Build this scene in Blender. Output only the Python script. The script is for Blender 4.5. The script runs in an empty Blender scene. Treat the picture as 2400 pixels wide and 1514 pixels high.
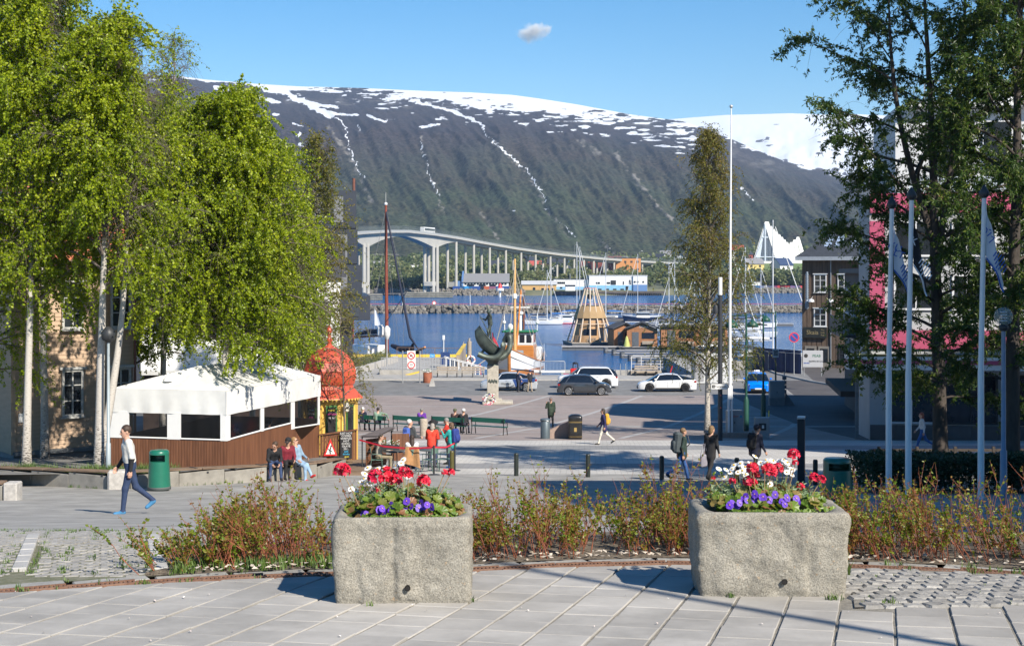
# --- 00_core
import bpy,bmesh,math,random
import numpy as np
from mathutils import Vector,Matrix,Euler
random.seed(7);RNG = np.random.default_rng(7)
scene = bpy.context.scene
col = scene.collection
R = math.radians
F,CX,HY,CZ = 3400.0,1200.0,637.0,12.0
cam = bpy.data.objects.new('camera',bpy.data.cameras.new('camera'));col.objects.link(cam)
cam.location = (0,0,CZ);cam.rotation_euler = (R(90),0,0)
cam.data.sensor_width = 36;cam.data.lens = 36*F/2400;cam.data.shift_y = -(757-HY)/2400
cam.data.clip_start = .5;cam.data.clip_end = 30000
scene.camera = cam
SUN_EL,SUN_AZ = R(38),R(142)
sd = Vector((math.sin(SUN_AZ)*math.cos(SUN_EL),math.cos(SUN_AZ)*math.cos(SUN_EL),math.sin(SUN_EL)))
sun = bpy.data.objects.new('sun',bpy.data.lights.new('sun','SUN'));col.objects.link(sun)
sun.data.energy = 5.0;sun.data.angle = R(.53);sun.data.color = (1,.92,.80)
sun.rotation_euler = sd.to_track_quat('Z','Y').to_euler()
world = bpy.data.worlds.new('World');scene.world = world;world.use_nodes = True
wn = world.node_tree.nodes;wl = world.node_tree.links
bg = wn['Background'];sky = wn.new('ShaderNodeTexSky');sky.sky_type = 'NISHITA';sky.sun_disc = False
sky.sun_elevation = SUN_EL;sky.sun_rotation = SUN_AZ;sky.altitude = 0;sky.air_density = 1.0;sky.dust_density = .2;sky.ozone_density = 3.0
hsv = wn.new('ShaderNodeHueSaturation');hsv.inputs['Saturation'].default_value = 1.42
wl.new(sky.outputs[0],hsv.inputs['Color']);wl.new(hsv.outputs[0],bg.inputs[0]);bg.inputs[1].default_value = .088
vs = scene.view_settings;vs.view_transform = 'Standard';vs.look = 'None';vs.gamma = 1;vs.use_curve_mapping = False;vs.exposure = .66
scene.cycles.max_bounces = 6;scene.cycles.diffuse_bounces = 3;scene.cycles.glossy_bounces = 3;scene.cycles.transmission_bounces = 4
scene.cycles.transparent_max_bounces = 8;scene.cycles.volume_bounces = 2;scene.cycles.caustics_reflective = False;scene.cycles.caustics_refractive = False
scene.cycles.use_denoising = True
scene.render.use_persistent_data = False
_gy = np.array([-60,0,13.5,15,17,20,25,30,40,46,53,60,66,75,84,95,105,115,130,150,400.])
_gd = np.array([1.8,1.8,2.66,2.75,3.05,3.5,4.27,5.0,6.1,6.6,7.15,7.55,7.9,8.45,9.0,9.35,9.55,9.65,9.75,9.85,9.85])
def G(y):return CZ-float(np.interp(y,_gy,_gd))
def Gn(y):return CZ-np.interp(y,_gy,_gd)
_ys = np.linspace(9,165,4000);_sy = HY+F*(CZ-Gn(_ys))/_ys
def DG(py):return float(np.interp(-py,-_sy,_ys))
def X(px,d):return (px-CX)/F*d
def Z(py,d):return CZ-(py-HY)/F*d
def P(px,d,py=None):return Vector((X(px,d),d,G(d)if py is None else Z(py,d)))
def GP(px,py):
 d = DG(py);return P(px,d)
MATS = {}
def srgb(r,g,b):
 f = lambda c:((c/255+.055)/1.055)**2.4 if c>10 else c/255/12.92
 return (f(r),f(g),f(b))
def M(name,c,rough=.7,metal=0.,var=.12,scale=4.,bump=0.,bscale=None,rnd=0.,spec=.5,c2=None,stretch=None,trans=0.,coat=0.,emit=None,detail=4,dirt=0.):
 0
 if name in MATS:return MATS[name]
 m = bpy.data.materials.new(name);MATS[name] = m;m.use_nodes = True
 n,l = m.node_tree.nodes,m.node_tree.links
 b = n['Principled BSDF'];b.inputs['Roughness'].default_value = rough;b.inputs['Metallic'].default_value = metal
 b.inputs['Specular IOR Level'].default_value = spec
 if coat:b.inputs['Coat Weight'].default_value = coat;b.inputs['Coat Roughness'].default_value = .08
 tc = n.new('ShaderNodeTexCoord');src = tc.outputs['Object']
 if stretch:
  mp = n.new('ShaderNodeMapping');mp.inputs['Scale'].default_value = stretch;l.new(src,mp.inputs[0]);src = mp.outputs[0]
 if rnd:
  oi = n.new('ShaderNodeObjectInfo');va = n.new('ShaderNodeVectorMath');va.operation = 'MULTIPLY_ADD'
  va.inputs[0].default_value = (1,1,1);cb = n.new('ShaderNodeCombineXYZ')
  for i in range(3):l.new(oi.outputs['Random'],cb.inputs[i])
  sc = n.new('ShaderNodeVectorMath');sc.operation = 'SCALE';sc.inputs['Scale'].default_value = 37.;l.new(cb.outputs[0],sc.inputs[0])
  ad = n.new('ShaderNodeVectorMath');l.new(src,ad.inputs[0]);l.new(sc.outputs[0],ad.inputs[1]);src = ad.outputs[0];n.remove(va)
 nz = n.new('ShaderNodeTexNoise');nz.inputs['Scale'].default_value = scale;nz.inputs['Detail'].default_value = detail;nz.inputs['Roughness'].default_value = .62
 l.new(src,nz.inputs['Vector'])
 rp = n.new('ShaderNodeValToRGB');rp.color_ramp.elements[0].position = .32;rp.color_ramp.elements[1].position = .68
 lo = tuple(x*(1-var)for x in c)if c2 is None else c;hi = tuple(min(x*(1+var),1)for x in c)if c2 is None else c2
 rp.color_ramp.elements[0].color = (*lo,1);rp.color_ramp.elements[1].color = (*hi,1)
 l.new(nz.outputs[0],rp.inputs[0]);out = rp.outputs[0]
 if rnd:
  mr = n.new('ShaderNodeMapRange');mr.inputs['To Min'].default_value = 1-rnd;mr.inputs['To Max'].default_value = 1+rnd
  l.new(oi.outputs['Random'],mr.inputs[0]);mx = n.new('ShaderNodeMix');mx.data_type = 'RGBA';mx.blend_type = 'MULTIPLY';mx.inputs[0].default_value = 1
  l.new(out,mx.inputs[6]);l.new(mr.outputs[0],mx.inputs[7]);out = mx.outputs[2]
 if dirt:
  ge = n.new('ShaderNodeNewGeometry');d1 = n.new('ShaderNodeTexNoise');d1.inputs['Scale'].default_value = .9;d1.inputs['Detail'].default_value = 9;d1.inputs['Roughness'].default_value = .72;l.new(ge.outputs['Position'],d1.inputs['Vector'])
  m1 = n.new('ShaderNodeMapRange');m1.inputs['From Min'].default_value = .34;m1.inputs['From Max'].default_value = .62;m1.inputs['To Min'].default_value = 1-dirt;m1.inputs['To Max'].default_value = 1.06;l.new(d1.outputs[0],m1.inputs[0])
  m2 = n.new('ShaderNodeMix');m2.data_type = 'RGBA';m2.blend_type = 'MULTIPLY';m2.inputs[0].default_value = 1;l.new(out,m2.inputs[6]);l.new(m1.outputs[0],m2.inputs[7]);out = m2.outputs[2]
 l.new(out,b.inputs['Base Color'])
 if bump:
  n2 = n.new('ShaderNodeTexNoise');n2.inputs['Scale'].default_value = bscale or scale*6;n2.inputs['Detail'].default_value = 5;l.new(src,n2.inputs['Vector'])
  bp = n.new('ShaderNodeBump');bp.inputs['Strength'].default_value = min(bump,1.);bp.inputs['Distance'].default_value = .02*max(bump,1.)
  l.new(n2.outputs[0],bp.inputs['Height']);l.new(bp.outputs[0],b.inputs['Normal'])
 if trans:b.inputs['Transmission Weight'].default_value = trans
 if emit:b.inputs['Emission Color'].default_value = (*emit[0],1);b.inputs['Emission Strength'].default_value = emit[1]
 return m
def mat_nodes(name):
 m = bpy.data.materials.new(name);MATS[name] = m;m.use_nodes = True
 return m,m.node_tree.nodes,m.node_tree.links,m.node_tree.nodes['Principled BSDF']
class MB:
 0
 def __init__(s):s.v = [];s.f = [];s.m = [];s.k = 0;s.sm = [];s.smooth = False
 def mat(s,k):s.k = k;return s
 def add(s,vs,fs,smooth=None):
  o = len(s.v);s.v+=[tuple(v)for v in vs];s.f+=[tuple(i+o for i in f)for f in fs];s.m+=[s.k]*len(fs)
  s.sm+=[s.smooth if smooth is None else smooth]*len(fs);return s
 def box(s,c,d,rz=0.,rx=0.,ry=0.,taper=1.):
  x,y,z = d[0]/2,d[1]/2,d[2]/2;t = taper
  vs = [(-x,-y,-z),(x,-y,-z),(x,y,-z),(-x,y,-z),(-x*t,-y*t,z),(x*t,-y*t,z),(x*t,y*t,z),(-x*t,y*t,z)]
  if rz or rx or ry:
   e = Euler((rx,ry,rz)).to_matrix();vs = [e@Vector(v)for v in vs]
  return s.add([(v[0]+c[0],v[1]+c[1],v[2]+c[2])for v in vs],[(0,3,2,1),(4,5,6,7),(0,1,5,4),(1,2,6,5),(2,3,7,6),(3,0,4,7)])
 def rbox(s,c,d,r=.02,rz=0.):
  0
  x,y,z = [max(a/2-r,1e-4)for a in d];vs = [];ids = {}
  for sx in (-1,1):
   for sy in (-1,1):
    for sz in (-1,1):
     for ax in range(3):
      p = [sx*x,sy*y,sz*z];p[ax]+=(sx,sy,sz)[ax]*r;ids[sx,sy,sz,ax] = len(vs);vs.append(p)
  fs = []
  for ax in range(3):
   a,b = [(1,2),(2,0),(0,1)][ax]
   for sg in (-1,1):
    q = []
    for (p1,p2)in ((-1,-1),(1,-1),(1,1),(-1,1)):
     k = [0,0,0];k[ax] = sg;k[a] = p1;k[b] = p2;q.append(ids[k[0],k[1],k[2],ax])
    fs.append(q if sg>0 else q[::-1])
  for ax in range(3):
   a,b = [(1,2),(2,0),(0,1)][ax]
   for s1 in (-1,1):
    for s2 in (-1,1):
     def g(w,e):
      k = [0,0,0];k[ax] = e;k[a] = s1;k[b] = s2;return ids[k[0],k[1],k[2],w]
     q = [g(a,-1),g(a,1),g(b,1),g(b,-1)]
     fs.append(q if s1*s2<0 else q[::-1])
  for sx in (-1,1):
   for sy in (-1,1):
    for sz in (-1,1):
     q = [ids[sx,sy,sz,i]for i in range(3)];fs.append(q if sx*sy*sz>0 else q[::-1])
  ca,sa = math.cos(rz),math.sin(rz)
  return s.add([(v[0]*ca-v[1]*sa+c[0],v[0]*sa+v[1]*ca+c[1],v[2]+c[2])for v in vs],fs)
 def quad(s,a,b,c,d):return s.add([a,b,c,d],[(0,1,2,3)])
 def poly(s,pts):return s.add(pts,[tuple(range(len(pts)))])
 def tube(s,pts,r,n=6,cap=True,smooth=True):
  pts = [Vector(p)for p in pts];rs = r if isinstance(r,(list,tuple,np.ndarray))else [r]*len(pts);vs = [];fs = [];up = None
  for i,p in enumerate(pts):
   t = (pts[min(i+1,len(pts)-1)]-pts[max(i-1,0)])
   t = t.normalized()if t.length>1e-9 else Vector((0,0,1))
   if up is None:up = t.orthogonal().normalized()
   up = (up-t*up.dot(t));up = up.normalized()if up.length>1e-6 else t.orthogonal().normalized()
   w = t.cross(up)
   for k in range(n):
    a = 2*math.pi*k/n;vs.append(p+(up*math.cos(a)+w*math.sin(a))*rs[i])
  for i in range(len(pts)-1):
   for k in range(n):
    k2 = (k+1)%n;fs.append((i*n+k,i*n+k2,(i+1)*n+k2,(i+1)*n+k))
  s.add(vs,fs,smooth)
  if cap:
   s.add(vs[:n],[tuple(range(n))[::-1]],False);s.add(vs[-n:],[tuple(range(n))],False)
  return s
 def cyl(s,c,r,h,n=16,r2=None,smooth=True):return s.tube([c,(c[0],c[1],c[2]+h)],[r,r if r2 is None else r2],n,True,smooth)
 def lathe(s,prof,c=(0,0,0),n=16,smooth=True,cap=True,sx=1.,sy=1.,a0=0.):
  vs = [];fs = []
  for (r,z)in prof:
   for k in range(n):
    a = a0+2*math.pi*k/n;vs.append((c[0]+r*math.cos(a)*sx,c[1]+r*math.sin(a)*sy,c[2]+z))
  for i in range(len(prof)-1):
   for k in range(n):k2 = (k+1)%n;fs.append((i*n+k,i*n+k2,(i+1)*n+k2,(i+1)*n+k))
  s.add(vs,fs,smooth)
  if cap:s.add(vs[:n],[tuple(range(n))[::-1]],False);s.add(vs[-n:],[tuple(range(n))],False)
  return s
 def prism(s,poly,a,b,axis='y',smooth=False):
  0
  n = len(poly)
  f = {'y':lambda p,t:(p[0],t,p[1]),'z':lambda p,t:(p[0],p[1],t),'x':lambda p,t:(t,p[0],p[1])}[axis]
  vs = [f(p,a)for p in poly]+[f(p,b)for p in poly]
  s.add(vs,[(i,(i+1)%n,n+(i+1)%n,n+i)for i in range(n)],smooth)
  s.add(vs[:n],[tuple(range(n))[::-1]],False);return s.add(vs[n:],[tuple(range(n))],False)
 def ball(s,c,r,n=10,m=7):
  r = (r,r,r)if not isinstance(r,(tuple,list))else r;vs = [(c[0],c[1],c[2]-r[2])];fs = []
  for i in range(1,m):
   t = -math.pi/2+math.pi*i/m
   for k in range(n):
    a = 2*math.pi*k/n;vs.append((c[0]+r[0]*math.cos(t)*math.cos(a),c[1]+r[1]*math.cos(t)*math.sin(a),c[2]+r[2]*math.sin(t)))
  vs.append((c[0],c[1],c[2]+r[2]));L = len(vs)-1
  for k in range(n):
   k2 = (k+1)%n;fs.append((0,1+k2,1+k));fs.append((L,1+(m-2)*n+k,1+(m-2)*n+k2))
   for i in range(m-2):fs.append((1+i*n+k,1+i*n+k2,1+(i+1)*n+k2,1+(i+1)*n+k))
  return s.add(vs,fs,True)
 def grid(s,rows,smooth=True,close=False):
  0
  n = len(rows[0]);vs = [p for r in rows for p in r];fs = []
  for i in range(len(rows)-1):
   for k in range(n if close else n-1):k2 = (k+1)%n;fs.append((i*n+k,i*n+k2,(i+1)*n+k2,(i+1)*n+k))
  return s.add(vs,fs,smooth)
 def xf(s,m,start=0):
  s.v[start:] = [tuple(m@Vector(v))for v in s.v[start:]];return s
 def build(s,name,mats,parent=None,loc=None,rz=0.):
  me = bpy.data.meshes.new(name);me.from_pydata(s.v,[],s.f)
  if not isinstance(mats,(list,tuple)):mats = [mats]
  for m in mats:me.materials.append(m)
  if s.f:
   me.polygons.foreach_set('material_index',[min(k,len(mats)-1)for k in s.m]);me.polygons.foreach_set('use_smooth',s.sm)
  me.update();return link(name,me,parent,loc,rz)
def link(name,me,parent=None,loc=None,rz=0.):
 o = bpy.data.objects.new(name,me);col.objects.link(o)
 if parent is not None:o.parent = parent
 if loc is not None:o.location = loc
 if rz:o.rotation_euler = (0,0,rz)
 return o
def np_mesh(name,verts,faces,mats,parent=None,attr=None,smooth=False,midx=None):
 0
 me = bpy.data.meshes.new(name);v = np.asarray(verts,np.float32);f = np.asarray(faces,np.int32);n,k = f.shape
 me.vertices.add(len(v));me.vertices.foreach_set('co',v.ravel());me.loops.add(n*k);me.loops.foreach_set('vertex_index',f.ravel())
 me.polygons.add(n);me.polygons.foreach_set('loop_start',np.arange(0,n*k,k,dtype=np.int32));me.polygons.foreach_set('loop_total',np.full(n,k,np.int32))
 for m in (mats if isinstance(mats,(list,tuple))else [mats]):me.materials.append(m)
 if midx is not None:me.polygons.foreach_set('material_index',np.asarray(midx,np.int32))
 me.polygons.foreach_set('use_smooth',np.full(n,smooth,bool))
 for a,val in (attr or{}).items():
  dom = 'FACE' if len(val)==n else 'POINT';at = me.attributes.new(a,'FLOAT',dom);at.data.foreach_set('value',np.asarray(val,np.float32))
 me.update(calc_edges=True);return link(name,me,parent)
def tag(o,label=None,cat=None,group=None,kind=None):
 if label:o['label'] = label
 if cat:o['category'] = cat
 if group:o['group'] = group
 if kind:o['kind'] = kind
 return o
def thing(name,label,cat,loc=(0,0,0),rz=0.,group=None):
 o = bpy.data.objects.new(name,None);col.objects.link(o);o.empty_display_size = .2
 o.location = loc;o.rotation_euler = (0,0,rz);return tag(o,label,cat,group)
def struct(o):o['kind'] = 'structure';return o
def kids(o):return list(o.children)
def dup(o,loc=None,rz=None,label=None,group=None,parent=None,_kids=None):
 c = o.copy();col.objects.link(c)
 if parent is not None:c.parent = parent
 if loc is not None:c.location = loc
 if rz is not None:c.rotation_euler = (0,0,rz)
 if label:c['label'] = label
 if group:c['group'] = group
 for ch in kids(o):dup(ch,parent=c)
 return c
_NT = {}
def vnoise(x,y,seed=0):
 if seed not in _NT:_NT[seed] = np.random.default_rng(seed).random((256,256))
 T = _NT[seed];xi = np.floor(x).astype(int);yi = np.floor(y).astype(int);fx = x-xi;fy = y-yi
 fx = fx*fx*(3-2*fx);fy = fy*fy*(3-2*fy);a = T[xi%256,yi%256];b = T[(xi+1)%256,yi%256];c = T[xi%256,(yi+1)%256];d = T[(xi+1)%256,(yi+1)%256]
 return (a*(1-fx)+b*fx)*(1-fy)+(c*(1-fx)+d*fx)*fy
def fbm(x,y,o=5,seed=0):
 s = 0;a = .5;t = 0
 for i in range(o):s = s+a*vnoise(x*2**i,y*2**i,seed+i);t+=a;a*=.5
 return s/t
def sheet(name,rows,mat,off=0.,nx=8,step=1.0,kind='structure',under=0.):
 0
 ry = [r[0]for r in rows];n = max(2,int((ry[-1]-ry[0])/step)+1);ys = sorted(set(list(np.linspace(ry[0],ry[-1],n))+ry))
 xl = np.interp(ys,ry,[r[1]for r in rows]);xr = np.interp(ys,ry,[r[2]for r in rows]);b = MB()
 b.grid([[(a+(c-a)*k/nx,y,G(y)+off)for k in range(nx+1)]for y,a,c in zip(ys,xl,xr)])
 o = b.build(name,mat);o['kind'] = kind;return o
def segdist(px,py,pts):
 d = np.full(px.shape,1e9);t_at = np.zeros(px.shape);L = len(pts)-1
 for i in range(L):
  (ax,ay),(bx,by) = pts[i][:2],pts[i+1][:2];dx,dy = bx-ax,by-ay;t = np.clip(((px-ax)*dx+(py-ay)*dy)/(dx*dx+dy*dy+1e-9),0,1)
  e = np.hypot(px-ax-t*dx,py-ay-t*dy);k = e<d;d = np.where(k,e,d);t_at = np.where(k,(i+t)/L,t_at)
 return d,t_at
# --- 10_land
def terrain(name,pxs,nv,dist,ridge,base,gprof,relief,paint,mat,back=True):
 U = np.asarray(pxs,float);V = np.linspace(0,1,nv);uu,vv = np.meshgrid(U,V)
 yr = np.interp(uu,*ridge);yb = np.interp(uu,*base)if not np.isscalar(base)else np.full(uu.shape,base)
 yy = yb+(yr-yb)*gprof(vv);dd = dist(vv,uu);xx = (uu-CX)/F*dd;zz = CZ-(yy-HY)/F*dd
 zz = zz+relief(uu,vv,xx,dd);yy = HY-(zz-CZ)*F/dd
 at = paint(uu,yy,vv,xx,dd)
 verts = np.stack([xx,dd,zz],-1).reshape(-1,3);nu = len(U)
 if back:
  for k,(a,b)in enumerate(((400,30),(1500,200),(3000,700))):
   bx = xx[-1]*(1+a/dd[-1]);verts = np.vstack([verts,np.stack([bx,dd[-1]+a,np.maximum(zz[-1]-b,-5)],-1)])
  for k in at:at[k] = np.concatenate([at[k].ravel()]+[at[k][-1]]*3)
  nv+=3
 i = np.arange((nv-1)*nu).reshape(nv-1,nu)[:,:-1].ravel();f = np.stack([i,i+1,i+nu+1,i+nu],-1)
 return struct(np_mesh(name,verts,f,mat,attr={k:a.ravel()for k,a in at.items()},smooth=True))
def mountain_mat(name,low,lowb,high,highb,rockc):
 m,n,l,b = mat_nodes(name);b.inputs['Roughness'].default_value = .9;b.inputs['Specular IOR Level'].default_value = .1
 def attr(a):x = n.new('ShaderNodeAttribute');x.attribute_name = a;return x.outputs['Fac']
 geo = n.new('ShaderNodeNewGeometry')
 def noise(s,d=4,st=None,r=.6):
  x = n.new('ShaderNodeTexNoise');x.inputs['Scale'].default_value = s;x.inputs['Detail'].default_value = d;x.inputs['Roughness'].default_value = r
  if st:mp = n.new('ShaderNodeMapping');mp.inputs['Scale'].default_value = st;l.new(geo.outputs['Position'],mp.inputs[0]);l.new(mp.outputs[0],x.inputs['Vector'])
  else:l.new(geo.outputs['Position'],x.inputs['Vector'])
  return x.outputs[0]
 def ramp(f,a,ca,bb,cb):
  x = n.new('ShaderNodeValToRGB');e = x.color_ramp.elements;e[0].position = a;e[0].color = (*ca,1);e[1].position = bb;e[1].color = (*cb,1);l.new(f,x.inputs[0]);return x.outputs[0]
 def mix(f,a,c):
  x = n.new('ShaderNodeMix');x.data_type = 'RGBA';l.new(f,x.inputs[0]);l.new(a,x.inputs[6]);l.new(c,x.inputs[7]);return x.outputs[2]
 def math2(op,a,c):
  x = n.new('ShaderNodeMath');x.operation = op;x.use_clamp = True
  for i,q in enumerate((a,c)):
   if isinstance(q,(int,float)):x.inputs[i].default_value = q
   else:l.new(q,x.inputs[i])
  return x.outputs[0]
 fine = noise(.16,3,None,.7);big = noise(.011,7,(1,.5,1),.7)
 lowc = mix(ramp(big,.35,(0,0,0),.65,(1,1,1)),ramp(fine,.36,low,.64,lowb),ramp(fine,.36,tuple(c*.6 for c in low),.64,(lowb[0]*1.05,lowb[1]*.68,lowb[2]*.8)))
 highc = mix(ramp(big,.4,(0,0,0),.62,(1,1,1)),ramp(fine,.35,high,.65,highb),ramp(fine,.35,(high[0]*1.25,high[1]*1.1,high[2]*.9),.65,(highb[0]*1.2,highb[1]*1.1,highb[2])))
 c = mix(math2('MULTIPLY',attr('alt'),1.),lowc,highc)
 rock = ramp(noise(.1,5),.3,tuple(x*.6 for x in rockc),.7,rockc)
 c = mix(ramp(math2('ADD',math2('MULTIPLY',attr('rock'),.9),math2('MULTIPLY',noise(.04,5),.35)),.55,(0,0,0),.8,(1,1,1)),c,rock)
 sn = math2('ADD',attr('snow'),math2('MULTIPLY',math2('SUBTRACT',noise(.03,6,(1,.35,1)),.5),.0))
 x = n.new('ShaderNodeMath');x.operation = 'MULTIPLY_ADD';l.new(noise(.022,7,(1,.3,1),.7),x.inputs[0]);x.inputs[1].default_value = .55;l.new(attr('snow'),x.inputs[2])
 y = n.new('ShaderNodeMapRange');y.inputs['From Min'].default_value = .755;y.inputs['From Max'].default_value = .80;l.new(x.outputs[0],y.inputs[0])
 sc = n.new('ShaderNodeRGB');sc.outputs[0].default_value = (.62,.65,.69,1)
 c = mix(y.outputs[0],c,sc.outputs[0]);l.new(c,b.inputs['Base Color'])
 bp = n.new('ShaderNodeBump');bp.inputs['Strength'].default_value = .55;bp.inputs['Distance'].default_value = 4.0
 bm = n.new('ShaderNodeMix');bm.data_type = 'FLOAT';l.new(y.outputs[0],bm.inputs[0]);l.new(fine,bm.inputs[2]);bm.inputs[3].default_value = .5
 l.new(bm.outputs[0],bp.inputs['Height']);l.new(bp.outputs[0],b.inputs['Normal'])
 return m
MT = mountain_mat('mountain_forest',(.010,.017,.010),(.080,.104,.054),(.011,.0105,.013),(.070,.063,.068),(.24,.225,.20))
ridge1 = ([-900,0,300,430,480,600,700,850,1000,1100,1200,1260,1350,1420,1480,1540,1600,1656,1711,1777,1841,1896,2040,2300,2700],[150,160,172,180,187,197,203,207,214,217,223,231,245,258,269,277,285,303,325,354,379,393,425,470,520])
streaks = [([(505,205),(560,212),(600,228),(650,240)],5,1.05),([(610,203),(665,215),(690,232),(720,243),(752,262),(775,270)],7,1.1),([(752,262),(800,268),(838,271)],3.5,1.),([(720,240),(745,247),(790,252)],4,1.),([(775,268),(800,285),(815,320),(815,345),(835,390),(858,425)],1.6,.92),([(960,235),(1010,248),(1060,262),(1100,278),(1125,292)],4,1.),([(1125,292),(1150,325),(1200,372),(1240,405),(1265,445),(1278,475)],1.7,.95),([(985,330),(998,372),(1010,425),(1035,470)],1.2,.86),([(1310,520),(1350,555)],1.2,.84),([(1735,440),(1765,472)],1.4,.95),([(590,255),(583,275),(586,296)],7,1.),([(575,256),(600,262)],4,.98),([(640,270),(650,268)],3,.95),([(700,335),(712,342)],4,.95),([(698,312),(700,322)],3,.92),([(685,290),(712,296)],2.5,.95),([(478,262),(500,285),(520,290)],8,.98),([(860,272),(905,286)],3.5,.95),([(985,298),(1030,292)],3,.95),([(840,295),(842,310)],2,.9)]
def paint1(px,py,v,x,d):
 yr = np.interp(px,*ridge1);dep = py-yr
 band = np.interp(px,[0,430,520,700,900,1050,1200,1300,1400,1500,1560,1620,1700],[-2,-2,-1,3,8,18,30,22,9,0,-2,-2,-10])
 n = fbm(px/70,py/9,5,3);n2 = fbm(px/28,py/5,4,9)
 s = .60-(dep-band)*.022+(n-.5)*1.3+(fbm(px/9,py/2.2,3,77)-.5)*.5
 scatter = np.interp(dep,[0,30,75,110],[.50,.50,.36,.0])*np.interp(px,[300,700,1000,1450,1640,1720],[.7,.85,1.0,1.2,1.1,.3])
 s = np.maximum(np.clip(s,0,.85),np.clip(scatter*(n2*1.9-.22),0,.85))
 wx,wy = px+22*(fbm(px/15+9,py/5+3,4,51)-.5),py+9*(fbm(px/13+5,py/6,4,52)-.5)
 for pts,w,a in streaks:
  q,t = segdist(wx,wy,pts);ww = w*.62*(.25+1.2*fbm(px/11,py/9,3,21));a = a-.14*fbm(px/5,py/7,3,22)
  s = np.maximum(s,np.clip(a-.35*np.maximum(q-ww,0)/max(w*.35,.7),0,1)*(q<ww*2.5)*.9)
 rock = np.zeros(px.shape)
 for pts,w in (([(770,300),(800,340),(830,390),(850,430),(870,470)],14),([(1128,500),(1150,530),(1165,560)],14),([(1440,360),(1490,420),(1540,480),(1575,515)],13),([(1130,300),(1200,375),(1250,430),(1290,500),(1340,560)],7),([(1400,560),(1445,595)],9),([(985,320),(1010,420),(1040,500)],7),([(640,330),(690,360)],25),([(1360,330),(1400,360)],18)):
  q,t = segdist(wx,wy,pts);rock = np.maximum(rock,np.clip(1.1-q/w,0,1)*(.2+.75*fbm(px/9,py/6,4,61)))
 rock = np.maximum(rock,np.clip(.42-(dep-40)/140,0,.42)*(.35+1.1*fbm(px/40,py/14,4,5)))
 alt = np.clip((560-py+70*(fbm(px/180,py/60,4,8)-.5)-np.interp(px,[400,1200,1700,2000],[150,165,130,60]))/150+.38,0,1)
 return{'snow':s,'rock':rock,'alt':alt}
def relief1(u,v,x,d):
 e = np.clip(np.sin(np.pi*np.clip(v*1.02,0,1)),0,1)*np.clip((1-v)*5,0,1)
 ang = u+300*v
 g = 1-np.abs(2*fbm(ang/95,v*2.2,4,11)-1);g2 = fbm(ang/30,v*7,5,12)
 return e*((g-.75)*30+(g2-.5)*15+(fbm(ang/11,v*22,4,14)-.5)*9)
pxs1 = np.concatenate([np.linspace(-900,350,60),np.linspace(352,2060,640),np.linspace(2068,2700,60)])
terrain('mountain',pxs1,250,lambda v,u:1350+np.interp(v,[0,.68,1],[0,1050,2500]),ridge1,634,lambda v:np.interp(v,[0,.1,.68,1],[0,.10,.76,1]),relief1,paint1,MT)
ridge2 = ([1300,1480,1560,1620,1700,1780,1850,1930,2000,2100,2300,2700],[300,290,281,276,270,268,266,269,268,272,285,320])
def paint2(px,py,v,x,d):
 n = fbm(px/40,py/9,5,31);line = np.interp(px,[1500,1700,1800,1870,1950,2100,2400],[330,345,360,380,392,395,400])
 s = np.clip(1.15-np.clip((py-line+30*(fbm(px/9,py/60,3,35)-.5))/18,0,2)-np.clip((n-.60)*5,0,1)*.8,0,1)
 return{'snow':s*.9,'rock':np.clip(n-.5,0,1)*.8,'alt':np.clip((460-py)/60,0,1)}
MT2 = mountain_mat('mountain_birchwood',(.045,.05,.035),(.08,.085,.055),(.05,.04,.042),(.10,.08,.075),(.25,.22,.2))
terrain('snowy_mountain',np.linspace(1300,2700,260),110,lambda v,u:4300+2600*v,ridge2,520,lambda v:v,lambda u,v,x,d:np.sin(np.pi*v)*(fbm(u/60,v*4,5,41)-.5)*45,paint2,MT2)
wm,n,l,b = mat_nodes('fjord_water')
b.inputs['Base Color'].default_value = (.002,.088,.27,1);b.inputs['Roughness'].default_value = .10;b.inputs['IOR'].default_value = 1.33;b.inputs['Specular IOR Level'].default_value = .14
geo = n.new('ShaderNodeNewGeometry')
def wnz(sc,st,det,name='n'):
 mp = n.new('ShaderNodeMapping');mp.inputs['Scale'].default_value = st;l.new(geo.outputs['Position'],mp.inputs[0])
 x = n.new('ShaderNodeTexNoise');x.inputs['Scale'].default_value = sc;x.inputs['Detail'].default_value = det;x.inputs['Roughness'].default_value = .6;l.new(mp.outputs[0],x.inputs['Vector']);return x.outputs[0]
w1 = wnz(.55,(1,.8,1),5);w2 = wnz(.02,(.35,1.6,1),4)
sep = n.new('ShaderNodeSeparateXYZ');l.new(geo.outputs['Position'],sep.inputs[0])
far = n.new('ShaderNodeMapRange');far.inputs['From Min'].default_value = 380;far.inputs['From Max'].default_value = 440;far.inputs['To Min'].default_value = .35;far.inputs['To Max'].default_value = 1.;l.new(sep.outputs['Y'],far.inputs[0])
gust = n.new('ShaderNodeMapRange');gust.inputs['From Min'].default_value = .40;gust.inputs['From Max'].default_value = .60;gust.inputs['To Min'].default_value = .55;gust.inputs['To Max'].default_value = 1.3;l.new(w2,gust.inputs[0])
mu = n.new('ShaderNodeMath');mu.operation = 'MULTIPLY';l.new(far.outputs[0],mu.inputs[0]);l.new(gust.outputs[0],mu.inputs[1])
bp = n.new('ShaderNodeBump');bp.inputs['Distance'].default_value = 1.1;l.new(mu.outputs[0],bp.inputs['Strength']);l.new(w1,bp.inputs['Height']);l.new(bp.outputs[0],b.inputs['Normal'])
w = MB();w.grid([[(x,y,0)for x in np.linspace(-900,1200,8)]for y in np.linspace(100,1300,8)]);struct(w.build('water',wm))
asph = M('asphalt_grey',(.31,.30,.28),.9,var=.16,scale=1.1,bump=.25,bscale=70,dirt=.28)
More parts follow.
